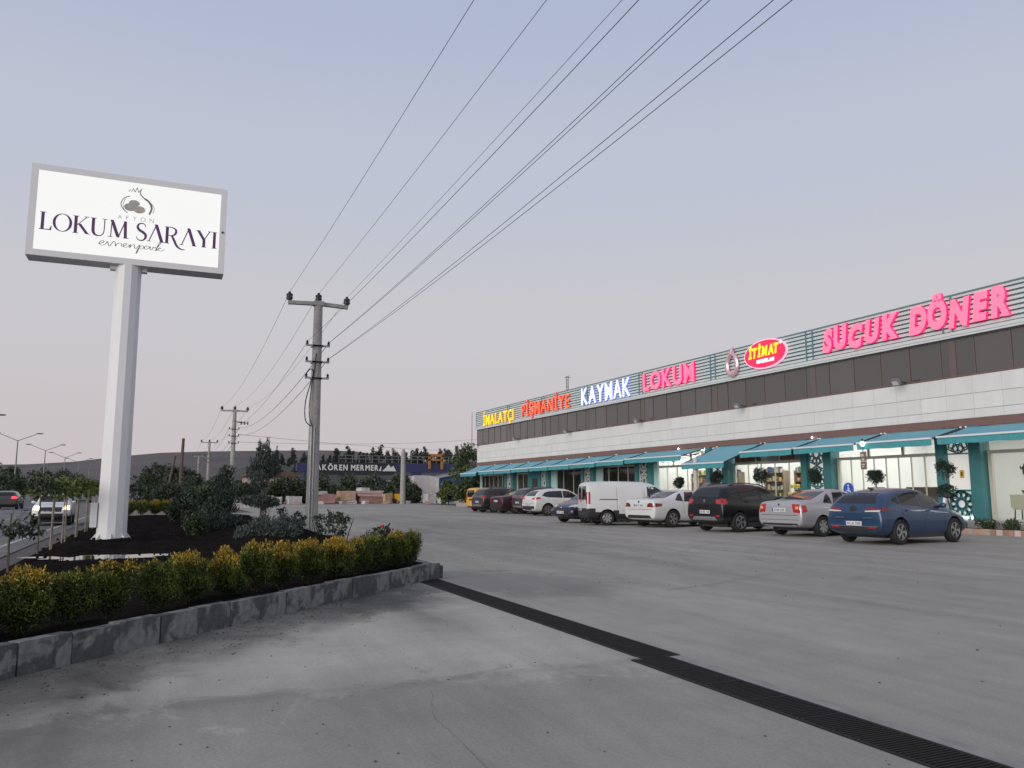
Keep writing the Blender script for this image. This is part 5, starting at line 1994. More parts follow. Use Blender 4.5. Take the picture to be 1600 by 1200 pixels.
def make_car(name, label, cat, spec, colour, group='cars parked before the shops'):
    t = thing(name, label, cat, group=group)
    S_ = spec
    body, raw = car_body(S_['st'], S_['ax'], S_['rw'], .6, [P[colour], M['plastic']], S_.get('clad'))
    bo = link('body', body, t)
    pj = Proj(raw)
    for poly in S_['side_glass']:
        for sd in ('left', 'right'):
            pj.patch('side_window', sd, poly, M['car_glass'], t)
    pj.patch('rear_window', 'rear', S_['rear_glass'], M['car_glass'], t) if S_.get('rear_glass') else None
    for pl in S_.get('rear_glass_list', []):
        pj.patch('rear_window', 'rear', pl, M['car_glass'], t)
    if S_.get('screen'):
        pj.patch('windscreen', 'front', S_['screen'], M['car_glass'], t)
    for (nm, sd, poly, mt, off) in S_.get('pieces', []):
        pj.patch(nm, sd, poly, M[mt] if mt in M else P[mt], t, off, 4, 3)
        if sd in ('rear', 'front') and min(p[0] for p in poly) * max(p[0] for p in poly) > 0:
            pj.patch(nm, sd, mirror2(poly), M[mt] if mt in M else P[mt], t, off, 4, 3)
        if sd == 'right':
            pj.patch(nm, 'left', poly, M[mt] if mt in M else P[mt], t, off, 4, 3)
    for (x, z0, z1) in S_.get('seams', []):
        for sd in ('left', 'right'):
            pj.patch('door_gap', sd, [(x - .006, z0), (x + .006, z0), (x + .006, z1), (x - .006, z1)], M['seam'], t, .0025, 1, 8, 0)
    for (x, z) in S_.get('handles', []):
        for sd in ('left', 'right'):
            h = pj.hit(sd, x, z)
            if h[0] is not None:
                m = MB()
                m.box(h[0] + h[1] * .02, (.20, .03, .03))
                m.build('door_handle', M[S_.get('handle_mat', 'plastic')] if S_.get('handle_mat', 'plastic') in M else P[colour], t)
    mx, mz = S_['mirror']
    for sd, sy in (('left', 1), ('right', -1)):
        h = pj.hit(sd, mx, mz)
        if h[0] is not None:
            m = MB()
            c = h[0] + Vector((-.02, sy * .12, .03))
            m.ell(c, (.07, .11, .075), 10, 6)
            m.bar(h[0], c, .05, .05)
            mo = m.build('mirror', P[colour] if S_.get('mirror_paint', True) else M['plastic'], t, smooth=50)
    ub = MB()  # dark boxes added below the body to deepen the shade under the car
    ub.span(S_['ax'][0] - .36, S_['ax'][1] + .40, -.60, .60, .17, .36)
    ub.span(S_['ax'][0] + .45, S_['ax'][1] - .45, -.80, .80, .17, .34)
    ub.build('under_shade_block', M['plastic'], t)
    tyre, rim, hub = wheel_meshes(S_['rw'], .215, S_['wheel'])
    hwid = S_['track']
    for ax in S_['ax']:
        for sy in (-1, 1):
            w_ = link('wheel', tyre, t, (ax, sy * hwid, S_['rw']), 0 if sy < 0 else PI)
            link('rim', rim, w_)
            link('brake_disc', hub, w_)
    for (sd, x, z, text, py) in S_.get('plates', []):
        h = pj.hit(sd, py, z)
        if h[0] is not None:
            plate(t, sd, h[0].x + (-.012 if sd == 'rear' else .012), z, text, py)
    for fn in S_.get('extra', []):
        fn(t, pj, colour)
    return t

def ant(t, pj, colour):
    h = pj.hit('top', -1.25, 0)
    m = MB()
    m.add([h[0] + Vector(v) for v in ((-.09, -.018, 0), (.11, -.018, 0), (.11, .018, 0), (-.09, .018, 0), (-.10, -.005, .06), (-.06, -.005, .06), (-.06, .005, .06), (-.10, .005, .06))], [(0, 1, 5, 4), (3, 7, 6, 2), (4, 5, 6, 7), (0, 4, 7, 3), (1, 2, 6, 5)])
    m.build('aerial_fin', M['plastic'], t)
def badge(x_, z, r, mt='chrome', ring=False):
    def f(t, pj, colour):
        h = pj.hit('rear' if x_ < 0 else 'front', 0, z)
        m = MB()
        m.lathe([(r, 0), (r, .012), (r * .6, .018), (1e-4, .02)] if not ring else [(r * .7, 0), (r, 0), (r, .015), (r * .7, .015)], h[0], 16, 0, Matrix.Rotation(PI / 2 * (-1 if x_ < 0 else 1), 3, 'Y'))
        m.build('badge', M[mt], t, smooth=40)
    return f
def rails(t, pj, colour):
    for s in (-1, 1):
        m = MB()
        pts = []
        for x in (-1.5, -1.2, -.6, 0, .35, .5):
            h = pj.hit('top', x, s * .52)
            if h[0] is not None:
                pts.append(h[0] + Vector((0, 0, .055 if -1.4 < x < .45 else .0)))
        m.tube(pts, .022, 6)
        m.build('roof_rail', M['steel_dark'], t, smooth=50)
def wiper(y0, z0, y1, z1):
    def f(t, pj, colour):
        a, b = pj.hit('rear', y0, z0), pj.hit('rear', y1, z1)
        m = MB()
        m.bar(a[0] + a[1] * .03, b[0] + b[1] * .02, .02, .02)
        m.build('wiper', M['plastic'], t)
    return f

def scale_st(st, sl, sw, sh):
    return [(a * sl, b, c * sh, d * sw, e * sh, f * sw) for a, b, c, d, e, f in st]
HATCH = [(-2.17, .42, .84, .80, .70, .66), (-2.14, .31, .97, .86, .80, .74), (-2.06, .27, 1.05, .875, .92, .75), (-1.86, .23, 1.30, .88, 1.02, .67), (-1.60, .22, 1.42, .885, 1.02, .62), (-.70, .20, 1.525, .88, .94, .635),
         (0.05, .20, 1.51, .88, .92, .64), (.48, .20, 1.39, .88, .91, .62), (1.0, .20, 1.08, .88, .90, .68), (1.25, .20, .97, .88, .87, .72), (1.72, .22, .87, .87, .78, .70), (2.02, .26, .73, .82, .64, .62), (2.16, .36, .60, .68, .52, .50)]
SEDAN = [(-2.35, .42, .98, .80, .78, .68), (-2.32, .32, 1.08, .86, .88, .76), (-2.20, .28, 1.12, .88, .97, .77), (-1.60, .24, 1.15, .89, .99, .74), (-1.30, .22, 1.24, .89, .98, .69), (-.76, .20, 1.46, .89, .96, .64), (-.25, .20, 1.51, .89, .93, .63),
         (.25, .20, 1.48, .89, .92, .62), (.62, .20, 1.35, .89, .91, .61), (1.12, .20, 1.03, .89, .89, .70), (1.35, .21, .96, .885, .86, .74), (1.9, .23, .87, .87, .77, .72), (2.2, .28, .73, .81, .64, .62), (2.32, .37, .60, .68, .52, .50)]
SUV = [(-2.17, .48, .98, .82, .78, .70), (-2.14, .38, 1.10, .88, .92, .77), (-2.07, .34, 1.20, .90, 1.06, .78), (-1.94, .32, 1.48, .905, 1.11, .74), (-1.76, .31, 1.63, .905, 1.11, .70), (-.9, .30, 1.69, .90, 1.08, .67), (0.0, .30, 1.67, .90, 1.06, .67),
       (.42, .30, 1.52, .90, 1.05, .66), (.92, .30, 1.18, .90, 1.04, .73), (1.12, .30, 1.10, .90, 1.00, .78), (1.75, .32, 1.02, .89, .92, .76), (2.03, .36, .86, .84, .76, .68), (2.16, .46, .72, .70, .62, .55)]
VAN = [(-2.42, .44, 1.60, .84, .90, .72), (-2.39, .32, 1.80, .89, 1.05, .80), (-2.34, .28, 1.90, .92, 1.10, .84), (-2.0, .26, 1.94, .93, 1.12, .85), (-1.0, .25, 1.95, .93, 1.12, .85), (.2, .25, 1.94, .93, 1.12, .84), (.75, .25, 1.86, .93, 1.12, .80),
       (1.25, .25, 1.52, .93, 1.10, .76), (1.62, .25, 1.20, .92, 1.06, .78), (1.85, .26, 1.10, .91, .96, .76), (2.2, .30, .95, .86, .80, .68), (2.38, .42, .76, .72, .62, .55)]

hatch_side = [[(-1.50, 1.16), (-1.20, 1.06), (-1.22, 1.28), (-1.34, 1.27)], [(-1.13, 1.05), (-.26, 1.01), (-.26, 1.40), (-1.12, 1.33)], [(-.18, .98), (.86, .965), (.50, 1.22), (.22, 1.355), (-.18, 1.39)]]
sedan_side = [[(-1.22, 1.06), (-.80, 1.02), (-.80, 1.35), (-.98, 1.26)], [(-.75, 1.015), (-.06, .99), (-.06, 1.385), (-.55, 1.375)], [(0.0, .985), (.98, .96), (.62, 1.21), (.36, 1.335), (0, 1.38)]]
suv_side = [[(-1.74, 1.22), (-1.30, 1.16), (-1.30, 1.48), (-1.62, 1.45)], [(-1.22, 1.15), (-.28, 1.12), (-.28, 1.53), (-1.20, 1.52)], [(-.20, 1.115), (.80, 1.10), (.45, 1.36), (.18, 1.50), (-.20, 1.53)]]
def S(**k):
    return k
blue = S(st=HATCH, ax=(-1.30, 1.30), rw=.335, wheel='five', track=.77, side_glass=hatch_side, rear_glass=[(-.60, 1.09), (.60, 1.09), (.48, 1.36), (-.48, 1.36)], screen=[(-.62, 1.06), (.62, 1.06), (.52, 1.36), (-.52, 1.36)],
         seams=[(-1.20, .45, 1.0), (-.22, .28, 1.0), (.82, .3, .95)], handles=[(-.95, .90), (.02, .88)], handle_mat='blue', mirror=(.72, 1.0),
         pieces=[('tail_lamp', 'rear', [(.36, .90), (.80, .92), (.80, .99), (.62, .985), (.40, .955)], 'lamp_dred', .010), ('reverse_lamp', 'rear', [(.38, .865), (.78, .87), (.80, .915), (.37, .893)], 'lamp_clear', .014),
                 ('tail_lamp', 'right', [(-2.06, .88), (-1.80, .93), (-1.72, .985), (-2.04, .985)], 'lamp_dred', .010), ('lower_bumper', 'rear', [(-.78, .335), (.78, .335), (.72, .47), (-.72, .47)], 'plastic', .008),
                 ('bumper_line', 'rear', [(-.74, .478), (.74, .478), (.74, .492), (-.74, .492)], 'chrome', .010), ('reflector', 'rear', [(.46, .43), (.68, .435), (.70, .475), (.46, .47)], 'lamp_red', .016), ('tailgate_gap', 'rear', [(-.66, .655), (.66, .655), (.66, .668), (-.66, .668)], 'seam', .003),
                 ('tailgate_trim', 'rear', [(.30, .70), (.56, .70), (.56, .725), (.30, .72)], 'chrome', .008), ('headlight', 'right', [(1.72, .70), (2.02, .62), (2.02, .68), (1.72, .80)], 'lamp_clear', .008)],
         plates=[('rear', 0, .555, '34 LA 7529', 0.0)], extra=[ant, badge(-1, .93, .10, 'plastic'), badge(-1, .945, .055, 'chrome')])
silver = S(st=SEDAN, ax=(-1.35, 1.35), rw=.315, wheel='cover', track=.78, side_glass=sedan_side, rear_glass=[(-.58, 1.15), (.58, 1.15), (.50, 1.405), (-.50, 1.405)], screen=[(-.60, 1.06), (.60, 1.06), (.52, 1.36), (-.52, 1.36)],
           seams=[(-.80, .50, 1.0), (-.03, .28, .97), (1.0, .3, .93)], handles=[(-.60, .90), (.18, .88)], handle_mat='silver', mirror=(.85, 1.0),
           pieces=[('tail_lamp', 'rear', [(.56, .76), (.85, .74), (.86, 1.0), (.50, 1.02)], 'lamp_red', .012), ('indicator', 'rear', [(.64, .86), (.74, .86), (.74, .94), (.64, .94)], 'lamp_amber', .020), ('tail_lamp', 'right', [(-2.28, .75), (-2.05, .80), (-2.10, .98), (-2.27, .98)], 'lamp_red', .010),
                   ('boot_gap', 'rear', [(-.70, .665), (.70, .665), (.70, .678), (-.70, .678)], 'seam', .003), ('bumper_strip', 'rear', [(-.74, .52), (.74, .52), (.74, .54), (-.74, .54)], 'chrome', .006), ('lower_bumper', 'rear', [(-.7, .36), (.7, .36), (.66, .42), (-.66, .42)], 'plastic', .006)],
           plates=[('rear', 0, .83, '43 NN 2202', 0.0)], extra=[badge(-1, 1.0, .035, 'steel_dark')])
white_sedan = S(st=scale_st(SEDAN, 1.03, 1.03, 1.0), ax=(-1.42, 1.44), rw=.34, wheel='five', track=.80, side_glass=sedan_side, rear_glass=[(-.60, 1.15), (.60, 1.15), (.52, 1.405), (-.52, 1.405)], screen=[(-.60, 1.06), (.60, 1.06), (.52, 1.36), (-.52, 1.36)],
                seams=[(-.82, .50, 1.0), (-.03, .28, .97), (1.0, .3, .93)], handles=[(-.60, .90), (.18, .88)], handle_mat='white', mirror=(.85, 1.0),
                pieces=[('tail_lamp', 'rear', [(.48, .80), (.84, .80), (.86, .93), (.62, .97), (.50, .90)], 'lamp_dred', .012), ('tail_lamp', 'right', [(-2.34, .80), (-2.02, .84), (-1.98, .93), (-2.34, .95)], 'lamp_dred', .010),
                        ('lower_bumper', 'rear', [(-.70, .36), (.70, .36), (.60, .48), (-.60, .48)], 'plastic', .010), ('boot_gap', 'rear', [(-.70, .70), (.70, .70), (.70, .712), (-.70, .712)], 'seam', .003)],
                plates=[('rear', 0, .86, '06 FY 038', 0.0)], extra=[badge(-1, 1.0, .045, 'steel_dark')])
suv_clad = lambda c: .52 + (.20 if abs(abs(c.x) - 1.32) < .40 and c.z < .78 else 0)
suv = S(st=SUV, ax=(-1.32, 1.34), rw=.345, wheel='five', track=.79, side_glass=suv_side, rear_glass=[(-.62, 1.20), (.62, 1.20), (.55, 1.50), (-.55, 1.50)], screen=[(-.64, 1.18), (.64, 1.18), (.54, 1.50), (-.54, 1.50)],
        seams=[(-1.25, .55, 1.14), (-.24, .4, 1.12), (.80, .4, 1.08)], handles=[(-1.0, 1.04), (-.02, 1.03)], handle_mat='black', mirror=(.66, 1.14), clad=.50,
        pieces=[('tail_lamp', 'rear', [(.62, .98), (.87, .97), (.86, 1.14), (.54, 1.13), (.56, 1.04)], 'lamp_red', .012), ('tail_lamp', 'right', [(-2.10, .95), (-1.92, .98), (-1.92, 1.14), (-2.08, 1.16)], 'lamp_red', .010), ('skid_plate', 'rear', [(-.60, .42), (.60, .42), (.50, .54), (-.50, .54)], 'steel', .012),
                ('reflector', 'rear', [(.54, .53), (.74, .54), (.72, .60), (.56, .60)], 'lamp_red', .018), ('tailgate_gap', 'rear', [(-.7, .80), (.7, .80), (.7, .812), (-.7, .812)], 'seam', .003)],
        plates=[('rear', 0, .70, '41 DR 743', -.02)], extra=[rails, badge(-1, 1.08, .06, 'chrome', True), wiper(0, 1.19, .34, 1.24)])
van = S(st=VAN, ax=(-1.50, 1.52), rw=.325, wheel='cover', track=.80, side_glass=[[(.36, 1.16), (1.38, 1.12), (1.06, 1.50), (.80, 1.68), (.36, 1.70)]], rear_glass_list=[[(-.70, 1.12), (-.06, 1.12), (-.06, 1.72), (-.66, 1.72)], [(.06, 1.12), (.62, 1.12), (.60, 1.72), (.06, 1.72)]],
        screen=[(-.66, 1.24), (.66, 1.24), (.6, 1.78), (-.6, 1.78)], seams=[(.22, .35, 1.80), (-1.05, .45, 1.80), (1.32, .35, 1.12)], handles=[(.38, 1.02)], mirror=(1.20, 1.14), mirror_paint=False,
        clad=lambda c: .52 + (.22 if abs(c.x + 2.3) < .32 and c.z < .74 else 0) + (.10 if abs(abs(c.x) - 1.5) < .48 and c.z < .78 else 0),
        pieces=[('tail_lamp', 'rear', [(.74, .94), (.83, .94), (.82, 1.46), (.745, 1.46)], 'lamp_red', .014), ('tail_lamp', 'right', [(-2.36, .94), (-2.27, .94), (-2.26, 1.46), (-2.34, 1.46)], 'lamp_red', .012), ('door_gap', 'rear', [(-.006, .55), (.006, .55), (.006, 1.86), (-.006, 1.86)], 'seam', .003),
                ('side_rail', 'right', [(-1.85, 1.115), (-1.02, 1.115), (-1.02, 1.15), (-1.85, 1.15)], 'plastic', .012), ('panel_pressing', 'right', [(-1.98, 1.20), (-1.10, 1.20), (-1.10, 1.74), (-1.95, 1.74)], 'white', .008), ('panel_pressing', 'right', [(-.92, 1.20), (.14, 1.20), (.14, 1.74), (-.92, 1.74)], 'white', .008)],
        plates=[('rear', 0, .70, '03 BD 55', .34)], extra=[wiper(-.12, 1.12, -.30, 1.34), wiper(.10, 1.10, .22, 1.02)])
navy = dict(blue)
navy['pieces'] = [('headlight', 'front', [(.46, .70), (.80, .76), (.78, .84), (.44, .75)], 'lamp_clear', .012), ('grille', 'front', [(-.42, .52), (.42, .52), (.46, .68), (-.46, .68)], 'plastic', .008), ('lower_grille', 'front', [(-.62, .34), (.62, .34), (.58, .46), (-.58, .46)], 'plastic', .010),
                  ('fog_lamp', 'front', [(.56, .44), (.68, .44), (.68, .52), (.56, .50)], 'steel_dark', .014), ('headlight', 'right', [(1.74, .74), (2.00, .68), (2.00, .74), (1.74, .83)], 'lamp_clear', .010)]
navy['plates'] = [('front', 0, .48, '35 KT 614', 0.0)]
navy['handle_mat'] = 'navy'
navy['extra'] = [badge(1, .66, .06, 'chrome')]
yel_front = dict(navy)
yel_front['plates'] = []
yel_front['handle_mat'] = 'yellow'
cross = dict(blue)
cross['st'] = scale_st(HATCH, 1.0, 1.02, 1.055)
cross['rw'] = .345
cross['handle_mat'] = 'white'
cross['side_glass'] = [[(-1.66, 1.16), (-1.30, 1.07), (-.3, 1.04), (-.3, 1.45), (-1.12, 1.42), (-1.45, 1.34)], [(-.24, 1.04), (.86, 1.03), (.50, 1.28), (.22, 1.42), (-.24, 1.45)]]
cross['rear_glass'] = [(-.58, 1.14), (.58, 1.14), (.50, 1.42), (-.50, 1.42)]
cross['pieces'] = [('tail_lamp', 'rear', [(.40, .96), (.84, .93), (.84, 1.06), (.50, 1.02)], 'lamp_red', .012), ('tail_lamp', 'right', [(-2.06, .94), (-1.74, .99), (-1.84, 1.08), (-2.04, 1.06)], 'lamp_red', .012), ('lower_bumper', 'rear', [(-.78, .33), (.78, .33), (.74, .56), (-.74, .56)], 'plastic', .01), ('tailgate_gap', 'rear', [(-.66, .70), (.66, .70), (.66, .712), (-.66, .712)], 'seam', .003)]
cross['plates'] = [('rear', 0, .63, '34 HV 90', 0.0)]
cross['extra'] = [ant]
maroon = dict(silver)
maroon['handle_mat'] = 'maroon'
maroon['pieces'] = [('tail_lamp', 'rear', [(.50, .80), (.82, .79), (.82, .95), (.48, .95)], 'lamp_dred', .012), ('bumper_strip', 'rear', [(-.74, .50), (.74, .50), (.74, .55), (-.74, .55)], 'plastic', .008)]
maroon['plates'] = [('rear', 0, .80, '03 EA 171', 0.0)]
dsuv = dict(suv)
dsuv['plates'] = [('rear', 0, .72, '03 UK 88', 0.0)]
dsuv['handle_mat'] = 'anthracite'
dsuv['clad'] = .42
gsuv = dict(suv)
gsuv['handle_mat'] = 'graphite'
gsuv['clad'] = .40
gsuv['plates'] = [('rear', 0, .72, '26 PS 40', 0.0)]
# yellow high-roofed van: the van's shape made shorter with windows all round
ysp = dict(van)
ysp['st'] = scale_st(VAN, .86, .96, .94)
ysp['ax'] = (-1.3, 1.32)
ysp['track'] = .76
ysp['side_glass'] = [[(-1.85, 1.12), (-1.12, 1.12), (-1.12, 1.62), (-1.82, 1.62)], [(-.95, 1.12), (.1, 1.12), (.1, 1.62), (-.95, 1.62)], [(.30, 1.10), (1.15, 1.08), (.92, 1.40), (.68, 1.58), (.30, 1.60)]]
ysp['rear_glass_list'] = [[(-.64, 1.10), (.64, 1.10), (.58, 1.62), (-.58, 1.62)]]
ysp['seams'] = [(.2, .35, 1.6)]
ysp['clad'] = .40
ysp['handles'] = [(.36, .96)]
ysp['mirror'] = (1.0, 1.06)
ysp['pieces'] = [('tail_lamp', 'rear', [(.70, .86), (.84, .86), (.82, 1.36), (.72, 1.36)], 'lamp_red', .014), ('stripe', 'rear', [(-.60, .84), (.30, .84), (.30, .96), (-.60, .96)], 'plastic', .006)]
ysp['plates'] = [('rear', 0, .62, '03 T 114', 0.0)]
ysp['extra'] = []

def place(t, x, y, head, ref, sc=1.05, sx=1.0):
    """put the car so that its reference wheel (x fwd, y left) stands at world x, y; head = heading angle"""
    CS = sc
    t.scale = (CS * sx, CS, CS)
    t.rotation_euler = (0, 0, head)
    c, s = math.cos(head), math.sin(head)
    t.location = (x - CS * (ref[0] * sx * c - ref[1] * s), y - CS * (ref[0] * sx * s + ref[1] * c), 0.004)
PARK = [
    ('hatchback', 'blue hatchback nearest the camera, parked with its rear to the lot', 'car', blue, 'blue', (-16.45, 19.1), R(96), (-1.30, -.87), 1.05, .92),
    ('sedan', 'silver grey sedan parked between the blue hatchback and the black SUV', 'car', silver, 'silver', (-20.35, 20.1), R(98), (-1.35, -.88)),
    ('suv', 'black SUV with roof rails parked between the white and the silver sedan', 'car', suv, 'black', (-23.75, 19.5), R(97), (-1.32, -.89)),
    ('sedan', 'white sedan with dark red tail lamps parked right of the white van', 'car', white_sedan, 'white', (-28.1, 19.6), R(100), (-1.42, -.90)),
    ('delivery_van', 'white panel van with black lower bumper and dark rear windows', 'van', van, 'white', (-30.9, 18.1), R(76), (-1.50, -.91), .995),
    ('hatchback', 'dark navy car parked nose outward left of the white van', 'car', navy, 'navy', (-35.4, 18.2), R(-78), (1.30, -.87)),
    ('hatchback', 'yellow taxi partly hidden behind the navy car', 'car', yel_front, 'yellow', (-40.7, 22.4), R(-82), (1.30, .87)),
    ('crossover', 'white crossover with red tail lamps left of the navy car', 'car', cross, 'white', (-44.5, 21.9), R(92), (-1.30, -.89)),
    ('suv', 'dark grey SUV mostly hidden behind the white crossover', 'car', gsuv, 'graphite', (-47.8, 22.6), R(92), (-1.32, -.89)),
    ('sedan', 'old maroon sedan in the far part of the row', 'car', maroon, 'maroon', (-49.6, 22.0), R(96), (-1.35, -.88)),
    ('suv', 'anthracite SUV parked second from the far end of the row', 'car', dsuv, 'anthracite', (-52.7, 21.7), R(96), (-1.32, -.89)),
    ('taxi_van', 'yellow high roofed taxi van at the far end of the parked row', 'van', ysp, 'yellow', (-56.0, 22.3), R(96), (-1.3, -.85), .97),
]
for nm, lb, cat, sp, colr, (x, y), hd, ref, *sc in PARK:
    place(make_car(nm, lb, cat, sp, colr), x, y, hd, ref, *sc)

# traffic on the highway
traffic = 'vehicles driving on the highway'
pick = dict(suv)
pick['plates'] = []
pick['handle_mat'] = 'white'
pick['pieces'] = [('headlight', 'front', [(.54, .80), (.80, .82), (.78, .97), (.54, .97)], 'head_on', .016), ('grille', 'front', [(-.45, .70), (.45, .70), (.48, .92), (-.48, .92)], 'plastic', .01), ('lower_bumper', 'front', [(-.76, .42), (.76, .42), (.72, .62), (-.72, .62)], 'plastic', .012)]
pick['extra'] = []
t = make_car('pickup_van', 'white oncoming van with two lit headlights on the highway', 'van', pick, 'white', traffic)
place(t, -40.6, -4.25, R(2), (1.34, 0))
t.scale = (.88, .86, .86)
tl = dict(suv)
tl['plates'] = []
tl['handle_mat'] = 'graphite'
tl['extra'] = []
tl['pieces'] = [('tail_lamp', 'rear', [(.50, .98), (.84, .98), (.84, 1.16), (.50, 1.16)], 'tail_on', .014)]
t = make_car('suv', 'dark car driving away with two lit red tail lights at the left edge', 'car', tl, 'graphite', traffic)
place(t, -79, -11.7, R(180), (-1.32, 0))
t.scale = (1.0, 1.05, .92)
fa = dict(cross)
fa['plates'] = []
fa['extra'] = []
fa['handle_mat'] = 'grey'
fa['pieces'] = [('tail_lamp', 'rear', [(.46, .92), (.84, .92), (.84, 1.06), (.46, 1.06)], 'tail_on', .014)]
t = make_car('hatchback', 'pale grey car driving away far down the highway', 'car', fa, 'grey', traffic)
place(t, -120, -9.2, R(180), (-1.3, 0))
fb_ = dict(navy)
fb_['plates'] = []
fb_['extra'] = []
fb_['pieces'] = [('headlight', 'front', [(.42, .66), (.80, .66), (.78, .84), (.42, .80)], 'head_on', .014)]
t = make_car('hatchback', 'far oncoming car with glowing headlights beside the white pole', 'car', fb_, 'navy', traffic)
place(t, -119, -5.6, R(0), (1.3, 0))
# ------------------------------------------------------------------ in front of the shops
M['pot'] = mat('grey_planter_pot', (0.16, 0.155, 0.15), 0.8, var=0.15)
M['pot_soil'] = mat('pot_soil', (0.03, 0.024, 0.02), 0.95)
def topiary(label, x, y, balls, seed, z=0.36):
    rng = np.random.default_rng(seed)
    t = thing('topiary_tree', label, 'topiary', (x, y, z), 0, 'clipped topiary trees in front of the shops')
    n = 1500
    C, U, V, r = leaves([b for b in balls] + [(b[0] + rng.uniform(-.2, .2), b[1] + rng.uniform(-.2, .2), b[2] + rng.uniform(-.18, .22), b[3] * .55, b[4] * .55, b[5] * .5) for b in balls for _ in range(5)], n, .10, .04, rng, .5, .3, .6)
    link('crown', quads_mesh('crown', C, U, V, np.zeros(n), [M['olive']]), t)
    top = max(b[2] for b in balls)
    m = MB()
    m.tube([(0, 0, .3), (.015, .01, top * .6), (0, 0, top)], [.025, .022, .012], 6)
    m.build('trunk', M['bark'], t)
    m = MB()
    m.lathe([(.17, 0), (.23, .36), (.25, .36), (.25, .42), (.21, .42), (.20, .38)], (0, 0, 0), 14)
    p = m.build('pot', M['pot'], t, smooth=40)
    m = MB()
    m.cyl((0, 0, .36), (0, 0, .385), .20, n=12)
    m.build('pot_soil', M['pot_soil'], p)
    return t
TOP = [(-18.35, [(0, 0, 1.85, .34, .34, .36), (0, 0, 1.12, .28, .28, .2)], 'topiary at the right edge of the view'), (-21.7, [(0, 0, 1.95, .33, .33, .36), (0, 0, 1.12, .36, .36, .27), (-.1, 0, 2.2, .12, .12, .15)], 'double ball topiary left of the pillar with the yellow notice'),
       (-25.05, [(0, 0, 1.72, .36, .36, .30), (-.2, 0, 1.92, .10, .10, .16), (.2, 0, 1.9, .10, .10, .12)], 'ragged single ball topiary above the blue hatchback'), (-28.5, [(0, 0, 1.82, .31, .31, .36)], 'oval topiary above the silver sedan'),
       (-32.1, [(0, 0, 1.92, .36, .36, .42)], 'large dark topiary behind the black SUV'), (-35.7, [(0, 0, 1.85, .33, .33, .33)], 'round topiary beside the grey covered stall'), (-39.2, [(0, 0, 1.6, .3, .3, .3)], 'shaded topiary behind the white sedan')]
for i, (x, b, lb) in enumerate(TOP):
    topiary(lb, x, 27.75, b, 200 + i)
# brick edged flower bed in front of the terrace
M['edge_brick'] = mat('terracotta_edge_block', (0.42, 0.25, 0.17), 0.8, var=0.12, vscale=6, objrand=0.15)
M['edge_brick_w'] = mat('pale_edge_block', (0.50, 0.44, 0.38), 0.8, var=0.1, vscale=6, objrand=0.12)
pb = thing('edged_planter', 'low planter edged with terracotta and pale blocks beside the blue hatchback', 'planter', (-19.5, 26.2, 0))
so = MB()
so.span(-7.5, 9.5, 0.12, 1.18, -.02, .16)
so.build('soil', M['soil'], pb)
bmes = [MB().box((0, 0, 0), (.20, .11, .2)).mesh('block', M['edge_brick']), MB().box((0, 0, 0), (.20, .11, .2)).mesh('block', M['edge_brick_w'])]
for k in range(80):
    o = link('block', bmes[0 if (k * 7) % 5 < 3 else 1], pb, (-7.4 + .212 * k, .05 + rnd.uniform(-.01, .01), .09), R(rnd.choice((-14, -10, 12))))
rng = np.random.default_rng(88)
for i in range(14):
    x = -7 + 1.15 * i
    bl = [(rng.uniform(-.4, .4), rng.uniform(-.25, .25), rng.uniform(.08, .26), .22, .2, .16) for _ in range(6)]
    C, U, V, r = leaves(bl, 420, .10, .05, rng, .2, .3, .5)
    o = link('low_plant', quads_mesh('low_plant', C, U, V, np.zeros(420), [M[['shrub', 'broad', 'juniper'][i % 3]]]), None, (-19.5 + x, 26.85, .16))
    tag(o, 'low leafy plant, %s from the left in the brick edged planter' % ORD[i], 'plant', 'low plants in the edged planter')
# hanging sign with a white lamp above it
t = thing('hanging_sign', 'narrow brown vertical sign with white marks hanging at the awning edge', 'sign', (-25.6, 27.72, 0))
m = MB()
m.span(-.14, .14, -.03, .03, 2.42, 3.18)
bo = m.build('board', mat('brown_board', (0.20, 0.15, 0.09), .6), t)
m = MB()
m.span(-.012, .012, -.012, .012, 3.18, 3.52)
m.build('hanger', M['steel_dark'], t)
m = MB()
for (xa, xb, za, zb) in ((-.07, .03, 2.98, 3.08), (-.05, .06, 2.82, 2.88), (-.08, .07, 2.62, 2.66), (-.05, .04, 2.52, 2.56)):
    m.span(xa, xb, -.036, -.031, za, zb)
m.span(-.15, .15, -.034, .034, 2.76, 2.79)
m.build('mark', M['plate_white'], bo)
t = thing('globe_lamp', 'glowing white globe lamp at the awning joint above the hanging sign', 'lamp', (-25.6, 27.70, 3.52))
m = MB()
m.ell((0, 0, 0), (.09, .09, .11), 12, 8)
m.build('globe', emis('globe_light', (1, 1, .97), 5.0), t, smooth=60)
m = MB()
m.cyl((0, 0, .14), (0, 0, .22), .05, n=8)
m.build('cap', M['steel_dark'], t)
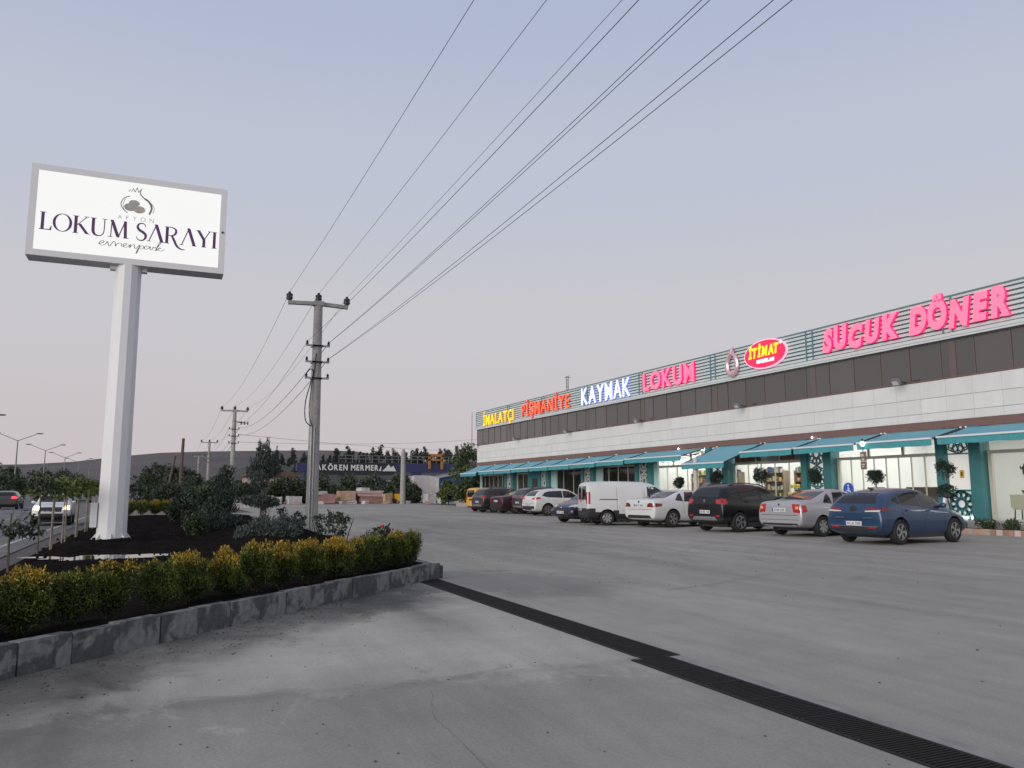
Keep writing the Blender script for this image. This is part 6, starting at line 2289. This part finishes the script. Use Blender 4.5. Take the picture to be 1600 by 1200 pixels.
# string of bulbs between two awnings
t = thing('light_string', 'short string of glowing white bulbs at the right end of the longest awning', 'light string', (-38.3, 27.8, 0))
pts = [(-2.6, -.1, 3.22), (-1.6, -.15, 3.18), (-.9, -.1, 3.25), (-.45, .1, 3.42), (-.1, .5, 3.55), (.1, 1.0, 3.75)]
sp_ = spline(pts, 3)
m = MB()
m.tube(sp_, .012, 4)
m.build('cable', M['rubber'], t)
M['bulb'] = emis('bulb_light', (1, .98, .9), 9)
bme = MB().ell((0, 0, 0), (.035, .035, .042), 8, 6).mesh('bulb', M['bulb'])
for q in sp_[::2]:
    link('bulb', bme, t, (q[0], q[1] - .02, q[2] - .06))
for x, lb in ((-30.3, 'white lamp bead on the awning left of the window with posters'), (-41.5, 'white lamp bead on the longest awning')):
    o = link('bead_lamp', bme, None, (x, 29.45, 4.12))
    tag(o, lb, 'lamp', 'lamp beads on the awnings')
# blue parking sign with a white figure, and a round backed chair
t = thing('parking_sign', 'small round topped blue sign with a white figure behind the blue hatchback', 'sign', (-25.9, 27.1, 0))
m = MB()
m.cyl((0, 0, 0), (0, 0, 1.40), .025, n=8)
m.build('post', M['steel'], t)
m = MB()
pts = [(.28 * math.cos(a), 1.58 + .28 * math.sin(a)) for a in [PI * i / 12 for i in range(13)]] + [(-.28, 1.22), (.28, 1.22)]
m.prism(pts, lambda p: (p[0], -.03, p[1]), lambda p: (p[0], -.015, p[1]))
fo = m.build('blue_face', mat('sign_blue', (0.02, 0.10, 0.50), .4), t)
m = MB()
f = lambda u, v: (u, -.034, v)
m.ell((.0, -.035, 1.74), (.045, .004, .045), 10, 6)
ribbon(m, spline([(0, 1.68), (-.01, 1.56), (.0, 1.50), (.10, 1.49), (.13, 1.36), (.17, 1.35)]), .05, f)
ribbon(m, [(-.01, 1.60), (.10, 1.585)], .035, lambda u, v: (u, -.036, v))
ribbon(m, spline([(-.04, 1.55), (-.12, 1.45), (-.08, 1.34), (.03, 1.31), (.10, 1.38)]), .03, lambda u, v: (u, -.038, v))
m.build('figure', M['plate_white'], fo, fix=False)
t = thing('chair', 'dark round backed chair beside the blue sign', 'chair', (-25.35, 27.6, .36))
m = MB()
pts = [(.22 * math.cos(a), .98 + .24 * math.sin(a)) for a in [PI * i / 10 for i in range(11)]] + [(-.20, .72), (.20, .72)]
m.prism(pts, lambda p: (p[0], -.22, p[1]), lambda p: (p[0], -.18, p[1]))
m.build('backrest', M['plastic'], t)
m = MB().span(-.22, .22, -.2, .24, .42, .47)
m.build('seat', M['plastic'], t)
for sx in (-.19, .19):
    for sy in (-.17, .21):
        MB().bar((sx, sy, 0), (sx, sy, .72 if sy < 0 else .42), .03, .03).build('leg', M['plastic'], t)
# grey covered stall and white column
M['canvas'] = mat('grey_canvas', (0.24, 0.235, 0.23), .9, var=.1)
t = thing('covered_stall', 'small stall under a pitched grey canvas cover behind the white sedan', 'stall', (-36.6, 27.9, .36))
m = MB()
m.add([(-1.1, -.7, .75), (.9, -.7, .75), (.9, .7, .75), (-1.1, .7, .75), (-.35, 0, 1.62), (.12, 0, 1.62)], [(0, 1, 5, 4), (1, 2, 5), (2, 3, 4, 5), (3, 0, 4), (0, 3, 2, 1)])
m.build('cover', M['canvas'], t)
m = MB()
m.span(-.9, .7, -.5, .5, .08, .75)
m.build('counter', M['transom_grey'], t)
for sx in (-.85, .65):
    for sy in (-.45, .45):
        MB().span(sx - .04, sx + .04, sy - .04, sy + .04, 0, .08).build('foot', M['steel_dark'], t)
m = MB()
m.cyl((0, 0, 0), (0, 0, 3.0), .13, n=16)
m.lathe([(.2, 0), (.2, .08), (.13, .16)], (0, 0, 0), 16)
tag(m.build('column', M['cream'], None, True, (-36.85, 27.25, .36)), 'round cream column under the lowered awning, above the grey stall', 'column')
# white scooter beyond the blue hatchback
t = thing('scooter', 'white motor scooter with black seat parked beyond the blue hatchback', 'scooter', (-21.6, 26.9, .36), R(15))
for x in (-.6, .6):
    w_ = MB()
    w_.lathe([(.13, -.05), (.22, -.05), (.235, 0), (.22, .05), (.13, .05)], (x, 0, .235), 18, 0, Matrix.Rotation(PI / 2, 3, 'X'))
    wo = w_.build('wheel', M['rubber'], t, smooth=40)
    MB().cyl((x, -.045, .235), (x, .045, .235), .135, n=14).build('rim', M['alloy'], wo)
m = MB()
m.prism([(-.75, .40), (-.2, .30), (.28, .26), (.34, .32), (-.02, .38), (-.15, .62), (-.72, .70)], lambda p: (p[0], -.14, p[1]), lambda p: (p[0], .14, p[1]))
m.prism([(.28, .26), (.42, .30), (.48, .86), (.40, .90)], lambda p: (p[0], -.19, p[1]), lambda p: (p[0], .19, p[1]))
m.build('body', M['white_paint'], t)
m = MB()
m.ell((-.42, 0, .74), (.38, .15, .08), 12, 6)
m.build('seat', M['plastic'], t, smooth=60)
m = MB()
m.tube([(.60, 0, .24), (.48, 0, .80), (.42, 0, .98)], .03, 6)
m.tube([(.36, -.34, 1.02), (.42, 0, .99), (.36, .34, 1.02)], .018, 6)
m.build('handlebar', M['plastic'], t)
m = MB()
m.ell((.44, 0, .95), (.10, .15, .12), 10, 6)
m.build('fairing', M['plastic'], t, smooth=60)
# tables of goods and seats inside the lit rooms
M['cream_seat'] = mat('cream_upholstery', (0.56, 0.55, 0.42), .7)
M['brown_seat'] = mat('brown_upholstery', (0.085, 0.055, 0.040), .6)
def dining_chair():
    t = thing('dining_chair', '', 'chair', group='cream chairs inside the right shop window')
    m = MB()
    m.span(-.26, .26, -.25, .25, .42, .52)
    m.build('seat', M['cream_seat'], t)
    m = MB()
    m.prism([(-.29, .50), (.29, .50), (.31, 1.0), (-.31, 1.0)], lambda p: (p[0], -.29, p[1]), lambda p: (p[0], -.22, p[1]))
    m.build('backrest', M['cream_seat'], t)
    for sx in (-.22, .22):
        for sy in (-.22, .22):
            MB().bar((sx, sy, 0), (sx * .9, sy * .9, .42), .04, .04).build('leg', M['steel_dark'], t)
    return t
dc = dining_chair()
CH = [(-20.9, 30.9), (-20.2, 31.0), (-19.55, 31.0), (-18.9, 31.0), (-18.2, 31.1), (-17.4, 31.0)]
for i, (x, y) in enumerate(CH):
    lb = '%s cream chair from the left inside the right shop window' % ORD[i]
    if i == 0:
        dc.location = (x, y, .36)
        dc['label'] = lb
    else:
        dup(dc, lb, (x, y, .36))
def bench(x, lb):
    t = thing('bench', lb, 'bench', (x, 31.2, .36), group='brown benches inside the bright window')
    MB().span(-.46, .46, -.3, .3, .15, .46).build('seat', M['brown_seat'], t)
    MB().span(-.46, .46, .20, .32, .46, 1.32).build('backrest', M['brown_seat'], t)
for i, x in enumerate((-28.4, -26.2, -25.2, -24.3)):
    bench(x, '%s brown bench from the left in the bright window behind the hatchback' % ORD[i])
t = thing('parasol', 'grey green parasol standing inside the bright window', 'parasol', (-23.9, 31.6, .36))
MB().cyl((0, 0, 0), (0, 0, 2.4), .025, n=8).build('pole', M['steel'], t)
m = MB()
m.lathe([(1.0, 1.80), (.98, 1.86), (.5, 2.22), (.0001, 2.45)], (0, 0, 0), 12)
m.build('canopy', mat('grey_green_canvas', (0.20, 0.25, 0.24), .8), t, smooth=20)
MB().lathe([(.25, 0), (.25, .08), (.05, .12)], (0, 0, 0), 12).build('foot', M['steel_dark'], t)
M['shelf'] = mat('shelf_board', (0.30, 0.24, 0.17), .6)
GOOD = [mat('goods_%d' % i, c, .5) for i, c in enumerate(((.5, .42, .30), (.36, .07, .05), (.62, .55, .12), (.13, .22, .12), (.55, .5, .45), (.25, .14, .08), (.08, .10, .25)))]
def shelf(x, y, w, lb, seed, h=2.3, m_='shelf'):
    t = thing('display_shelf', lb, 'shelf', (x, y, .36), group='display shelves in the lit shop')
    q = random.Random(seed)
    fr_ = MB()
    for s in (-1, 1):
        fr_.span(s * w / 2 - .03, s * w / 2 + .03, -.22, .22, 0, h)
    fr_.span(-w / 2, w / 2, .20, .23, 0, h)
    fr_.build('frame', M[m_], t)
    for k in range(5):
        z = .25 + (h - .35) * k / 4
        so_ = MB().span(-w / 2 + .03, w / 2 - .03, -.22, .20, z - .03, z).build('shelf_board', M[m_], t)
        g = MB()
        xx = -w / 2 + .06
        while xx < w / 2 - .16:
            bw = q.uniform(.07, .16)
            g.span(xx, xx + bw, -.18, .05, z + .002, z + q.uniform(.14, .34), q.randrange(7))
            xx += bw + .02
        tag(g.build('goods', GOOD, so_), kind='stuff')
for i, (x, y, w_, lb) in enumerate(((-36.2, 32.4, 1.5, 'display shelf at the left of the window with posters'), (-34.4, 33.0, 1.6, 'middle display shelf in the window with posters'), (-32.3, 32.2, 1.5, 'display shelf at the right of the window with posters'),
                                    (-43.4, 32.6, 1.7, 'left display shelf inside the entrance behind the white sedan'), (-41.3, 33.0, 1.7, 'colourful display shelf in the middle of the entrance'), (-39.6, 32.2, 1.2, 'right display shelf inside the entrance'))):
    shelf(x, y, w_, lb, 300 + i)
# yellow figure-like stand of sweets
t = thing('sweet_stand', 'round yellow tiered stand of sweets behind the window with posters', 'stand', (-33.3, 31.0, .36))
m = MB()
for k, r in enumerate((.42, .34, .25)):
    m.lathe([(r, .5 + .4 * k), (r, .54 + .4 * k)], (0, 0, 0), 14)
m.cyl((0, 0, 0), (0, 0, 1.6), .04, n=8)
m.build('tiers', M['cream'], t)
g = MB()
q = random.Random(4)
for k, r in enumerate((.36, .28, .20)):
    for i in range(12 - 2 * k):
        a = 2 * PI * i / (12 - 2 * k)
        g.ell((r * math.cos(a), r * math.sin(a), .62 + .4 * k), (.09, .09, .09), 6, 4)
tag(g.build('sweets', mat('yellow_sweets', (.75, .60, .08), .5), t), kind='stuff')
# dark tables seen in the dim windows
for i, x in enumerate((-49, -51, -56, -58, -64.5, -71, -73.5)):
    t = thing('table', '%s dark table from the right in the dim left windows' % ORD[i], 'table', (x, 31.4, .36), group='tables in the dim left windows')
    MB().lathe([(.45, .72), (.45, .76)], (0, 0, 0), 12).build('top', M['shelf'], t)
    MB().cyl((0, 0, 0), (0, 0, .72), .04, n=8).build('leg', M['steel_dark'], t)
# aerial on the roof
t = thing('roof_aerial', 'thin lattice aerial standing on the roof above the orange word', 'aerial', (-63.0, 33.0, 9.1))
m = MB()
for a in range(3):
    c, s = .12 * math.cos(a * 2.1), .12 * math.sin(a * 2.1)
    m.bar((c, s, 0), (c, s, 2.6), .03, .03)
for k in range(8):
    for a in range(3):
        p, q_ = a * 2.1, (a + 1) * 2.1
        m.bar((.12 * math.cos(p), .12 * math.sin(p), .3 * k), (.12 * math.cos(q_), .12 * math.sin(q_), .3 * k + .3), .02, .02)
m.build('mast', M['steel_dark'], t)
m = MB()
m.bar((-.3, 0, 2.6), (.3, 0, 2.6), .04, .04)
m.bar((0, -.3, 2.5), (0, .3, 2.5), .04, .04)
m.build('cross_bar', M['steel_dark'], t)
# ------------------------------------------------------------------ the marble yard and the far background
M['beam_blue'] = mat('gantry_blue', (0.030, 0.036, 0.105), .5, var=.1)
M['beam_dark'] = mat('gantry_name_board', (0.018, 0.020, 0.028), .6)
M['shed_blue'] = mat('shed_blue_sheet', (0.030, 0.080, 0.205), .6, var=.1, vscale=.5)
M['roof_grey'] = mat('shed_roof_grey', (0.28, 0.28, 0.27), .7)
M['orange'] = mat('cab_orange', (0.36, 0.15, 0.04), .6)
g = thing('gantry_crane', 'long blue gantry crane with a white lettered beam across the marble yard', 'gantry crane', (-119, 18, 0))
def G(mb, nm, m, parent=None):
    mb.v = [(x + 119, y - 18, z) for x, y, z in mb.v]
    return mb.build(nm, m, parent or g)
G(MB().span(-119.3, -118.2, 18.0, 20.8, 4.4, 5.6), 'beam_end', M['beam_blue'])
bm_ = G(MB().span(-119.3, -118.2, 20.8, 42, 4.35, 5.75), 'beam', M['beam_blue'])
G(MB().span(-118.2, -118.1, 20.8, 32.4, 3.9, 5.72), 'name_board', M['beam_dark'], bm_)
letters(bm_, 'AKÖREN MERMER', 9.2, .85, .06, mat('beam_white', (.62, .62, .6), .6), lambda u, v, w: (-118.08 + w + 119, 20.7 + u - 18, 4.85 + v - .3), .035, 0, .16, 'letter', None, 'A')
m = MB()
m.prism([(0, 0), (2.2, 0), (1.75, .85), (1.4, .55), (1.0, 1.0), (.6, .5)], lambda p: (-118.06, 30.4 + p[0], 4.5 + p[1]), lambda p: (-118.0, 30.4 + p[0], 4.5 + p[1]))
m.prism([(-.45, 0), (-.15, 0), (-.05, .75), (-.25, .55)], lambda p: (-118.06, 30.4 + p[0], 4.5 + p[1]), lambda p: (-118.0, 30.4 + p[0], 4.5 + p[1]))
G(m, 'emblem', mat('beam_emblem_white', (.62, .62, .6), .6), bm_)
for y in (19, 35.3):
    G(MB().span(-119.2, -118.3, y, y + 1.4, 0, 4.5), 'leg', M['beam_blue'])
rl = MB()
for z in (6.25, 6.75):
    rl.span(-118.5, -118.4, 24, 41, z, z + .08)
for k in range(18):
    rl.span(-118.5, -118.4, 24 + k, 24.08 + k, 5.75, 6.8)
G(rl, 'railing', M['lamp_grey'])
cab = MB()
for y in (37.6, 39.6):
    cab.span(-118.0, -117.6, y, y + .3, 4.9, 7.0)
cab.span(-118.0, -117.6, 37.6, 39.9, 6.8, 7.2)
cab.span(-118.0, -117.6, 37.6, 39.9, 6.16, 6.4)
G(cab, 'trolley_frame', M['orange'])
sh = thing('blue_shed', 'blue sheet metal shed with a sloping roof at the right of the marble yard', 'shed', (-112, 36.5, 0))
m = MB()
m.prism([(0, 0), (10, 0), (10, 5.2), (0, 3.2)], lambda p: (0, p[0], p[1]), lambda p: (-8, p[0], p[1]))
m.build('wall', M['shed_blue'], sh)
m = MB()
m.prism([(-.4, 3.15), (10.4, 5.32), (10.4, 5.45), (-.4, 3.28)], lambda p: (.4, p[0], p[1]), lambda p: (-8.4, p[0], p[1]))
m.build('roof', M['roof_grey'], sh)
for k in range(20):
    y = .5 * k + .25
    MB().span(0, .05, y, y + .08, 0, 3.2 + .2 * y - .15).build('rib', M['shed_blue'], sh)
w = thing('low_workshop', 'pale low workshop roof seen behind the gantry legs', 'building', (-126, 33, 0))
MB().span(-5, 0, -4, 8, 0, 3.0).build('wall', M['int_dim'], w)
MB().span(-5.4, .4, -4.4, 8.4, 3.0, 3.3).build('roof', M['roof_grey'], w)
cp = MB()
cp.cyl((0, 0, 0), (0, 0, 6.35), .34, .26, 10)
cp.cyl((0, 0, 6.35), (0, 0, 6.6), .2, .2, 8)
tag(cp.build('concrete_post', M['conc_pole'], loc=(-95, 27.1, 0), smooth=40), 'plain thick concrete post standing before the gantry', 'post')
# marble blocks: each a rough block of its own
MB_COL = [mat('marble_red', (0.30, 0.165, 0.145), .8, var=.2, vscale=1.5), mat('marble_orange', (0.44, 0.30, 0.20), .8, var=.2, vscale=1.5), mat('marble_white', (0.56, 0.52, 0.50), .8, var=.15, vscale=1.5), mat('marble_pink', (0.42, 0.31, 0.28), .8, var=.2, vscale=1.5)]
def block(label, x, y, d, c, z=0, rz=0, seed=0):
    q = random.Random(seed)
    bm = bmesh.new()
    bmesh.ops.create_cube(bm, size=1)
    bmesh.ops.subdivide_edges(bm, edges=bm.edges[:], cuts=2, use_grid_fill=True)
    for v in bm.verts:
        v.co = Vector((v.co.x * d[0] * (1 + q.uniform(-.14, .14)), v.co.y * d[1] * (1 + q.uniform(-.10, .10)), v.co.z * d[2] * (1 + q.uniform(-.14, .14)) + d[2] / 2))
    me = bpy.data.meshes.new('marble_block')
    bm.to_mesh(me)
    bm.free()
    me.materials.append(MB_COL[c])
    tag(link('marble_block', me, None, (x, y, z), rz), label, 'marble block', 'marble blocks in the yard')
BL = [(-97.5, 14.6, (1.2, 1.5, .9), 2, 0, .2, 'white block hidden partly by the near utility pole'), (-97.8, 18.2, (1.5, 2.7, 1.15), 0, 0, -.2, 'reddish marble block right of the near utility pole'), (-97.7, 17.6, (1.2, 1.5, .35), 2, 1.15, .3, 'white slab lying on the reddish marble block'),
      (-99.0, 21.1, (1.6, 2.0, 1.15), 1, .35, .05, 'orange beige marble block in the middle of the row'), (-98.6, 21.0, (1.8, 2.2, .35), 2, 0, 0, 'pale slab under the orange beige block'), (-99.0, 24.2, (1.7, 3.0, .9), 0, 0, .04, 'long red brown marble block right of the middle'),
      (-99.1, 24.0, (1.5, 3.2, .65), 3, .9, .02, 'long pink block stacked on the red brown one'), (-99.2, 23.2, (1.2, 1.2, .4), 2, 1.55, .4, 'small white block on top of the pink stack'), (-98.4, 26.0, (1.2, 1.1, 1.2), 1, 0, .3, 'orange block at the right end of the stack'),
      (-97.6, 11.6, (1.2, 1.0, 1.0), 2, 0, .3, 'white block just left of the near pole'), (-97.8, 12.8, (1.2, 1.0, .85), 2, 0, -.2, 'second white block left of the near pole'), (-98.0, 10.4, (1.2, 1.1, .8), 2, 0, .1, 'third white block left of the near pole'),
      (-97.5, 9.0, (1.0, 1.2, .6), 3, 0, .5, 'small pink block in the rubble left of the pole'), (-97.2, 7.6, (1.0, 1.4, .5), 3, 0, .1, 'low pink block behind the tall juniper'), (-98, 31.5, (1.2, 1.2, 1.2), 2, 0, .2, 'white block before the concrete post'),
      (-98, 33.2, (1.1, 1.4, .8), 2, 0, -.3, 'white block right of the concrete post'), (-104, 32.4, (2.2, 3.8, 3.4), 2, 0, .1, 'very large white marble boulder before the blue shed'), (-96.8, 35.2, (1.0, 1.2, .9), 3, 0, .3, 'pink block beside the blue shed')]
for i, (x, y, d, c, z, rz, lb) in enumerate(BL):
    block(lb, x, y, d, c, z, rz, i)
for i in range(10):
    block('pale rubble stone, %s from the left at the edge of the yard' % ORD[i], -95.5 + rnd.uniform(-.5, .5), 7 + 2.6 * i, (.5, .7, .35), 2 + i % 2, 0, rnd.uniform(0, 3), 50 + i)
for i, y in enumerate((6.2, 4.4, 2.6)):
    block('white stone in the strip behind the clipped shrubs, %s from the right' % ORD[i], -78, y + .6, (1.0, 1.6, .9), 2, 0, .2, 80 + i)
m = thing('mini_loader', 'small yellow machine at the right end of the marble stack', 'machine', (-98.2, 27.4, 0))
MB().span(-.5, .5, -.4, .4, .35, 1.2).build('body', P['yellow'], m)
MB().span(-.3, .3, -.3, .3, 1.2, 1.9).build('cab', M['plastic'], m)
for sx in (-.4, .4):
    for sy in (-.42, .42):
        MB().cyl((sx, sy - .1, .3), (sx, sy + .1, .3), .3, n=12).build('wheel', M['rubber'], m)
# pink house between the trees
hs = thing('house', 'small pinkish house with a dark roof behind the tall juniper', 'house', (-108, 10.2, 0))
MB().span(-6, 0, 0, 6.0, 0, 3.4).build('wall', mat('pink_plaster', (.42, .31, .28), .8), hs)
m = MB()
m.prism([(-.5, 3.4), (6.5, 3.4), (3.0, 4.9)], lambda p: (.4, p[0], p[1]), lambda p: (-6.4, p[0], p[1]))
m.build('roof', mat('dark_tile_roof', (.13, .07, .06), .8), hs)
for y in (.9, 3.9):
    f = MB().span(0, .06, y, y + 1.2, 1.2, 2.5).build('window', M['white_paint'], hs)
    MB().span(.06, .08, y + .1, y + 1.1, 1.3, 2.4).build('pane', M['car_glass'], f)
# trees round the yard
YT = [(-101, 13.0, 2.6, 4, 'dark round tree left of the near utility pole'), (-103, 14.0, 3.2, 5.5, 'dark tree right behind the near utility pole'), (-103.5, 18.4, 3.4, 6.0, 'round dark tree under the first letters of the gantry'), (-104, 22.3, 3.1, 5.0, 'dark tree under the middle of the gantry beam'),
      (-104.5, 25.8, 3.3, 5.6, 'paler loose tree under the end of the lettering'), (-104, 29.4, 3.1, 5.0, 'dark tree left of the concrete post'), (-99.5, 29.6, 2.3, 2.6, 'small bush at the foot of the concrete post'), (-101, 9.3, 2.2, 4.5, 'low dark tree before the pink house'), (-104, 3.2, 3.4, 5.0, 'dark tree left of the pink house')]
for i, (x, y, h, w_, lb) in enumerate(YT):
    tree(lb, x, y, h, w_, 100 + i, ('broad', 'broad_dark') if i not in (4,) else ('juniper', 'broad'), 1900, .42, .22, 'tree', 'trees round the marble yard', low=.12)
tree('large green poplar beside the far end of the shop building', -84.5, 31.5, 6.4, 5.0, 120, ('willow', 'broad'), 5200, .34, .16, 'tree', None, .10, 18)
tree('smaller yellow green tree left of the large poplar', -86.5, 30.0, 2.8, 2.4, 121, ('willow', 'sapling'), 2600, .30, .15, 'tree', None, .10)
# median and roadside trees on the left
for i, (x, y, h, w_) in enumerate([(-92, -17.6, 4.2, 5), (-104, -18.6, 4.6, 5), (-118, -17.8, 4.0, 5.5), (-132, -18.6, 5, 6), (-148, -18, 4.6, 6), (-166, -18.5, 5, 7), (-186, -18, 5, 8), (-84, -20.5, 4.6, 5.5), (-140, -22, 6, 7), (-210, -19, 6, 10)]):
    tree('dark roadside tree, %s in the belt along the highway median' % ORD[i], x, y, h, w_, 140 + i, ('broad_dark', 'broad'), 1300, .5, .28, 'roadside_tree', 'trees along the highway median', .08)
for i, (x, y, h, w_) in enumerate([(-84, .8, 3.6, 4), (-92, 2.6, 4, 4.5), (-100, -.6, 3.8, 5), (-112, 1.4, 4.4, 5), (-126, 0, 4.5, 6), (-140, 3, 5, 7), (-160, 0, 6, 8), (-185, 4, 6, 9)]):
    tree('dark verge tree, %s along the strip beyond the bed' % ORD[i], x, y, h, w_, 160 + i, ('broad_dark', 'cypress'), 1300, .45, .25, 'verge_tree', 'trees along the verge beyond the bed', .08)
# pine covered rise behind the yard
def pine_ground():
    mb = MB()
    nx, ny = 14, 30
    vs, fs = [], []
    for i in range(nx):
        for j in range(ny):
            x = -190 - 14 * i
            y = -60 + 12 * j
            k = max(0, min(1, i / 6))
            b = max(0, min(1, (y - (8 - .1 * i)) / 90))
            z = (9.2 + 3.6 * b) * (k * k * (3 - 2 * k)) * max(0, min(1, (y - 0) / 25)) - .3
            vs.append((x, y, z))
    for i in range(nx - 1):
        for j in range(ny - 1):
            fs.append((i * ny + j, i * ny + j + 1, (i + 1) * ny + j + 1, (i + 1) * ny + j))
    mb.add(vs, fs)
    o = mb.build('wooded_rise', mat('dark_scrub', (.055, .058, .045), .95, var=.3, vscale=.08), smooth=80)
    if o.data.polygons[0].normal.z < 0:
        o.data.flip_normals()
    tag(o, kind='structure')
    return {(i, j): vs[i * ny + j] for i in range(nx) for j in range(ny)}
pg = pine_ground()
def pine_mesh(seed):
    rng = np.random.default_rng(seed)
    bl = [(rng.normal() * .3, rng.normal() * .3, 1.2 + 5.2 * k / 8, 2.0 * (1 - .62 * k / 8) * rng.uniform(.7, 1.1), 2.0 * (1 - .62 * k / 8) * rng.uniform(.7, 1.1), .62) for k in range(9)]
    C, U, V, r = leaves(bl, 700, .75, .30, rng, .3, .1, .6)
    return quads_mesh('crown', C, U, V, np.zeros(700), [M['pine']])
pms = [pine_mesh(400 + i) for i in range(3)]
ptr = MB().cyl((0, 0, -.5), (0, 0, 5), .2, .06, 6).mesh('trunk', M['bark'])
q = random.Random(12)
k = 0
def rise(x, y):
    i = (-190 - x) / 14
    kk = max(0, min(1, i / 6))
    b = max(0, min(1, (y - (8 - .1 * i)) / 90))
    return (9.2 + 3.6 * b) * (kk * kk * (3 - 2 * kk)) * max(0, min(1, y / 25)) - .3
for n in range(64):
    x = -q.uniform(235, 300)
    # bearing between the near pole and the shop building
    y = (26 + 62 * (n + q.uniform(-.4, .4)) / 64) * (-x / 210)
    t = thing('pine_tree', '%s pine on the skyline ridge behind the gantry and the shop end' % ('dark bushy' if n % 2 else 'dark slender'), 'tree', (x, y, rise(x, y)), q.uniform(0, 6), 'pines on the far ridge')
    t['label'] = 'dark pine standing on the far wooded ridge behind the marble yard'
    s = q.uniform(.42, .85)
    t.scale = (s, s, s * q.uniform(.85, 1.15))
    link('crown', pms[n % 3], t)
    link('trunk', ptr, t)
# lattice mast at the end of the building and cross wires far behind
t = thing('radio_mast', 'thin dark mast on the ridge just left of the shop building', 'mast', (-250, 94.8, 9))
MB().cyl((0, 0, -2), (0, 0, 19), .16, .08, 5).build('mast', M['steel_dark'], t)
for (z, w_) in ((5, 3), (6.3, 3)):
    MB().bar((0, -w_, z), (0, w_, z), .15, .15).build('cross_arm', M['steel_dark'], t)
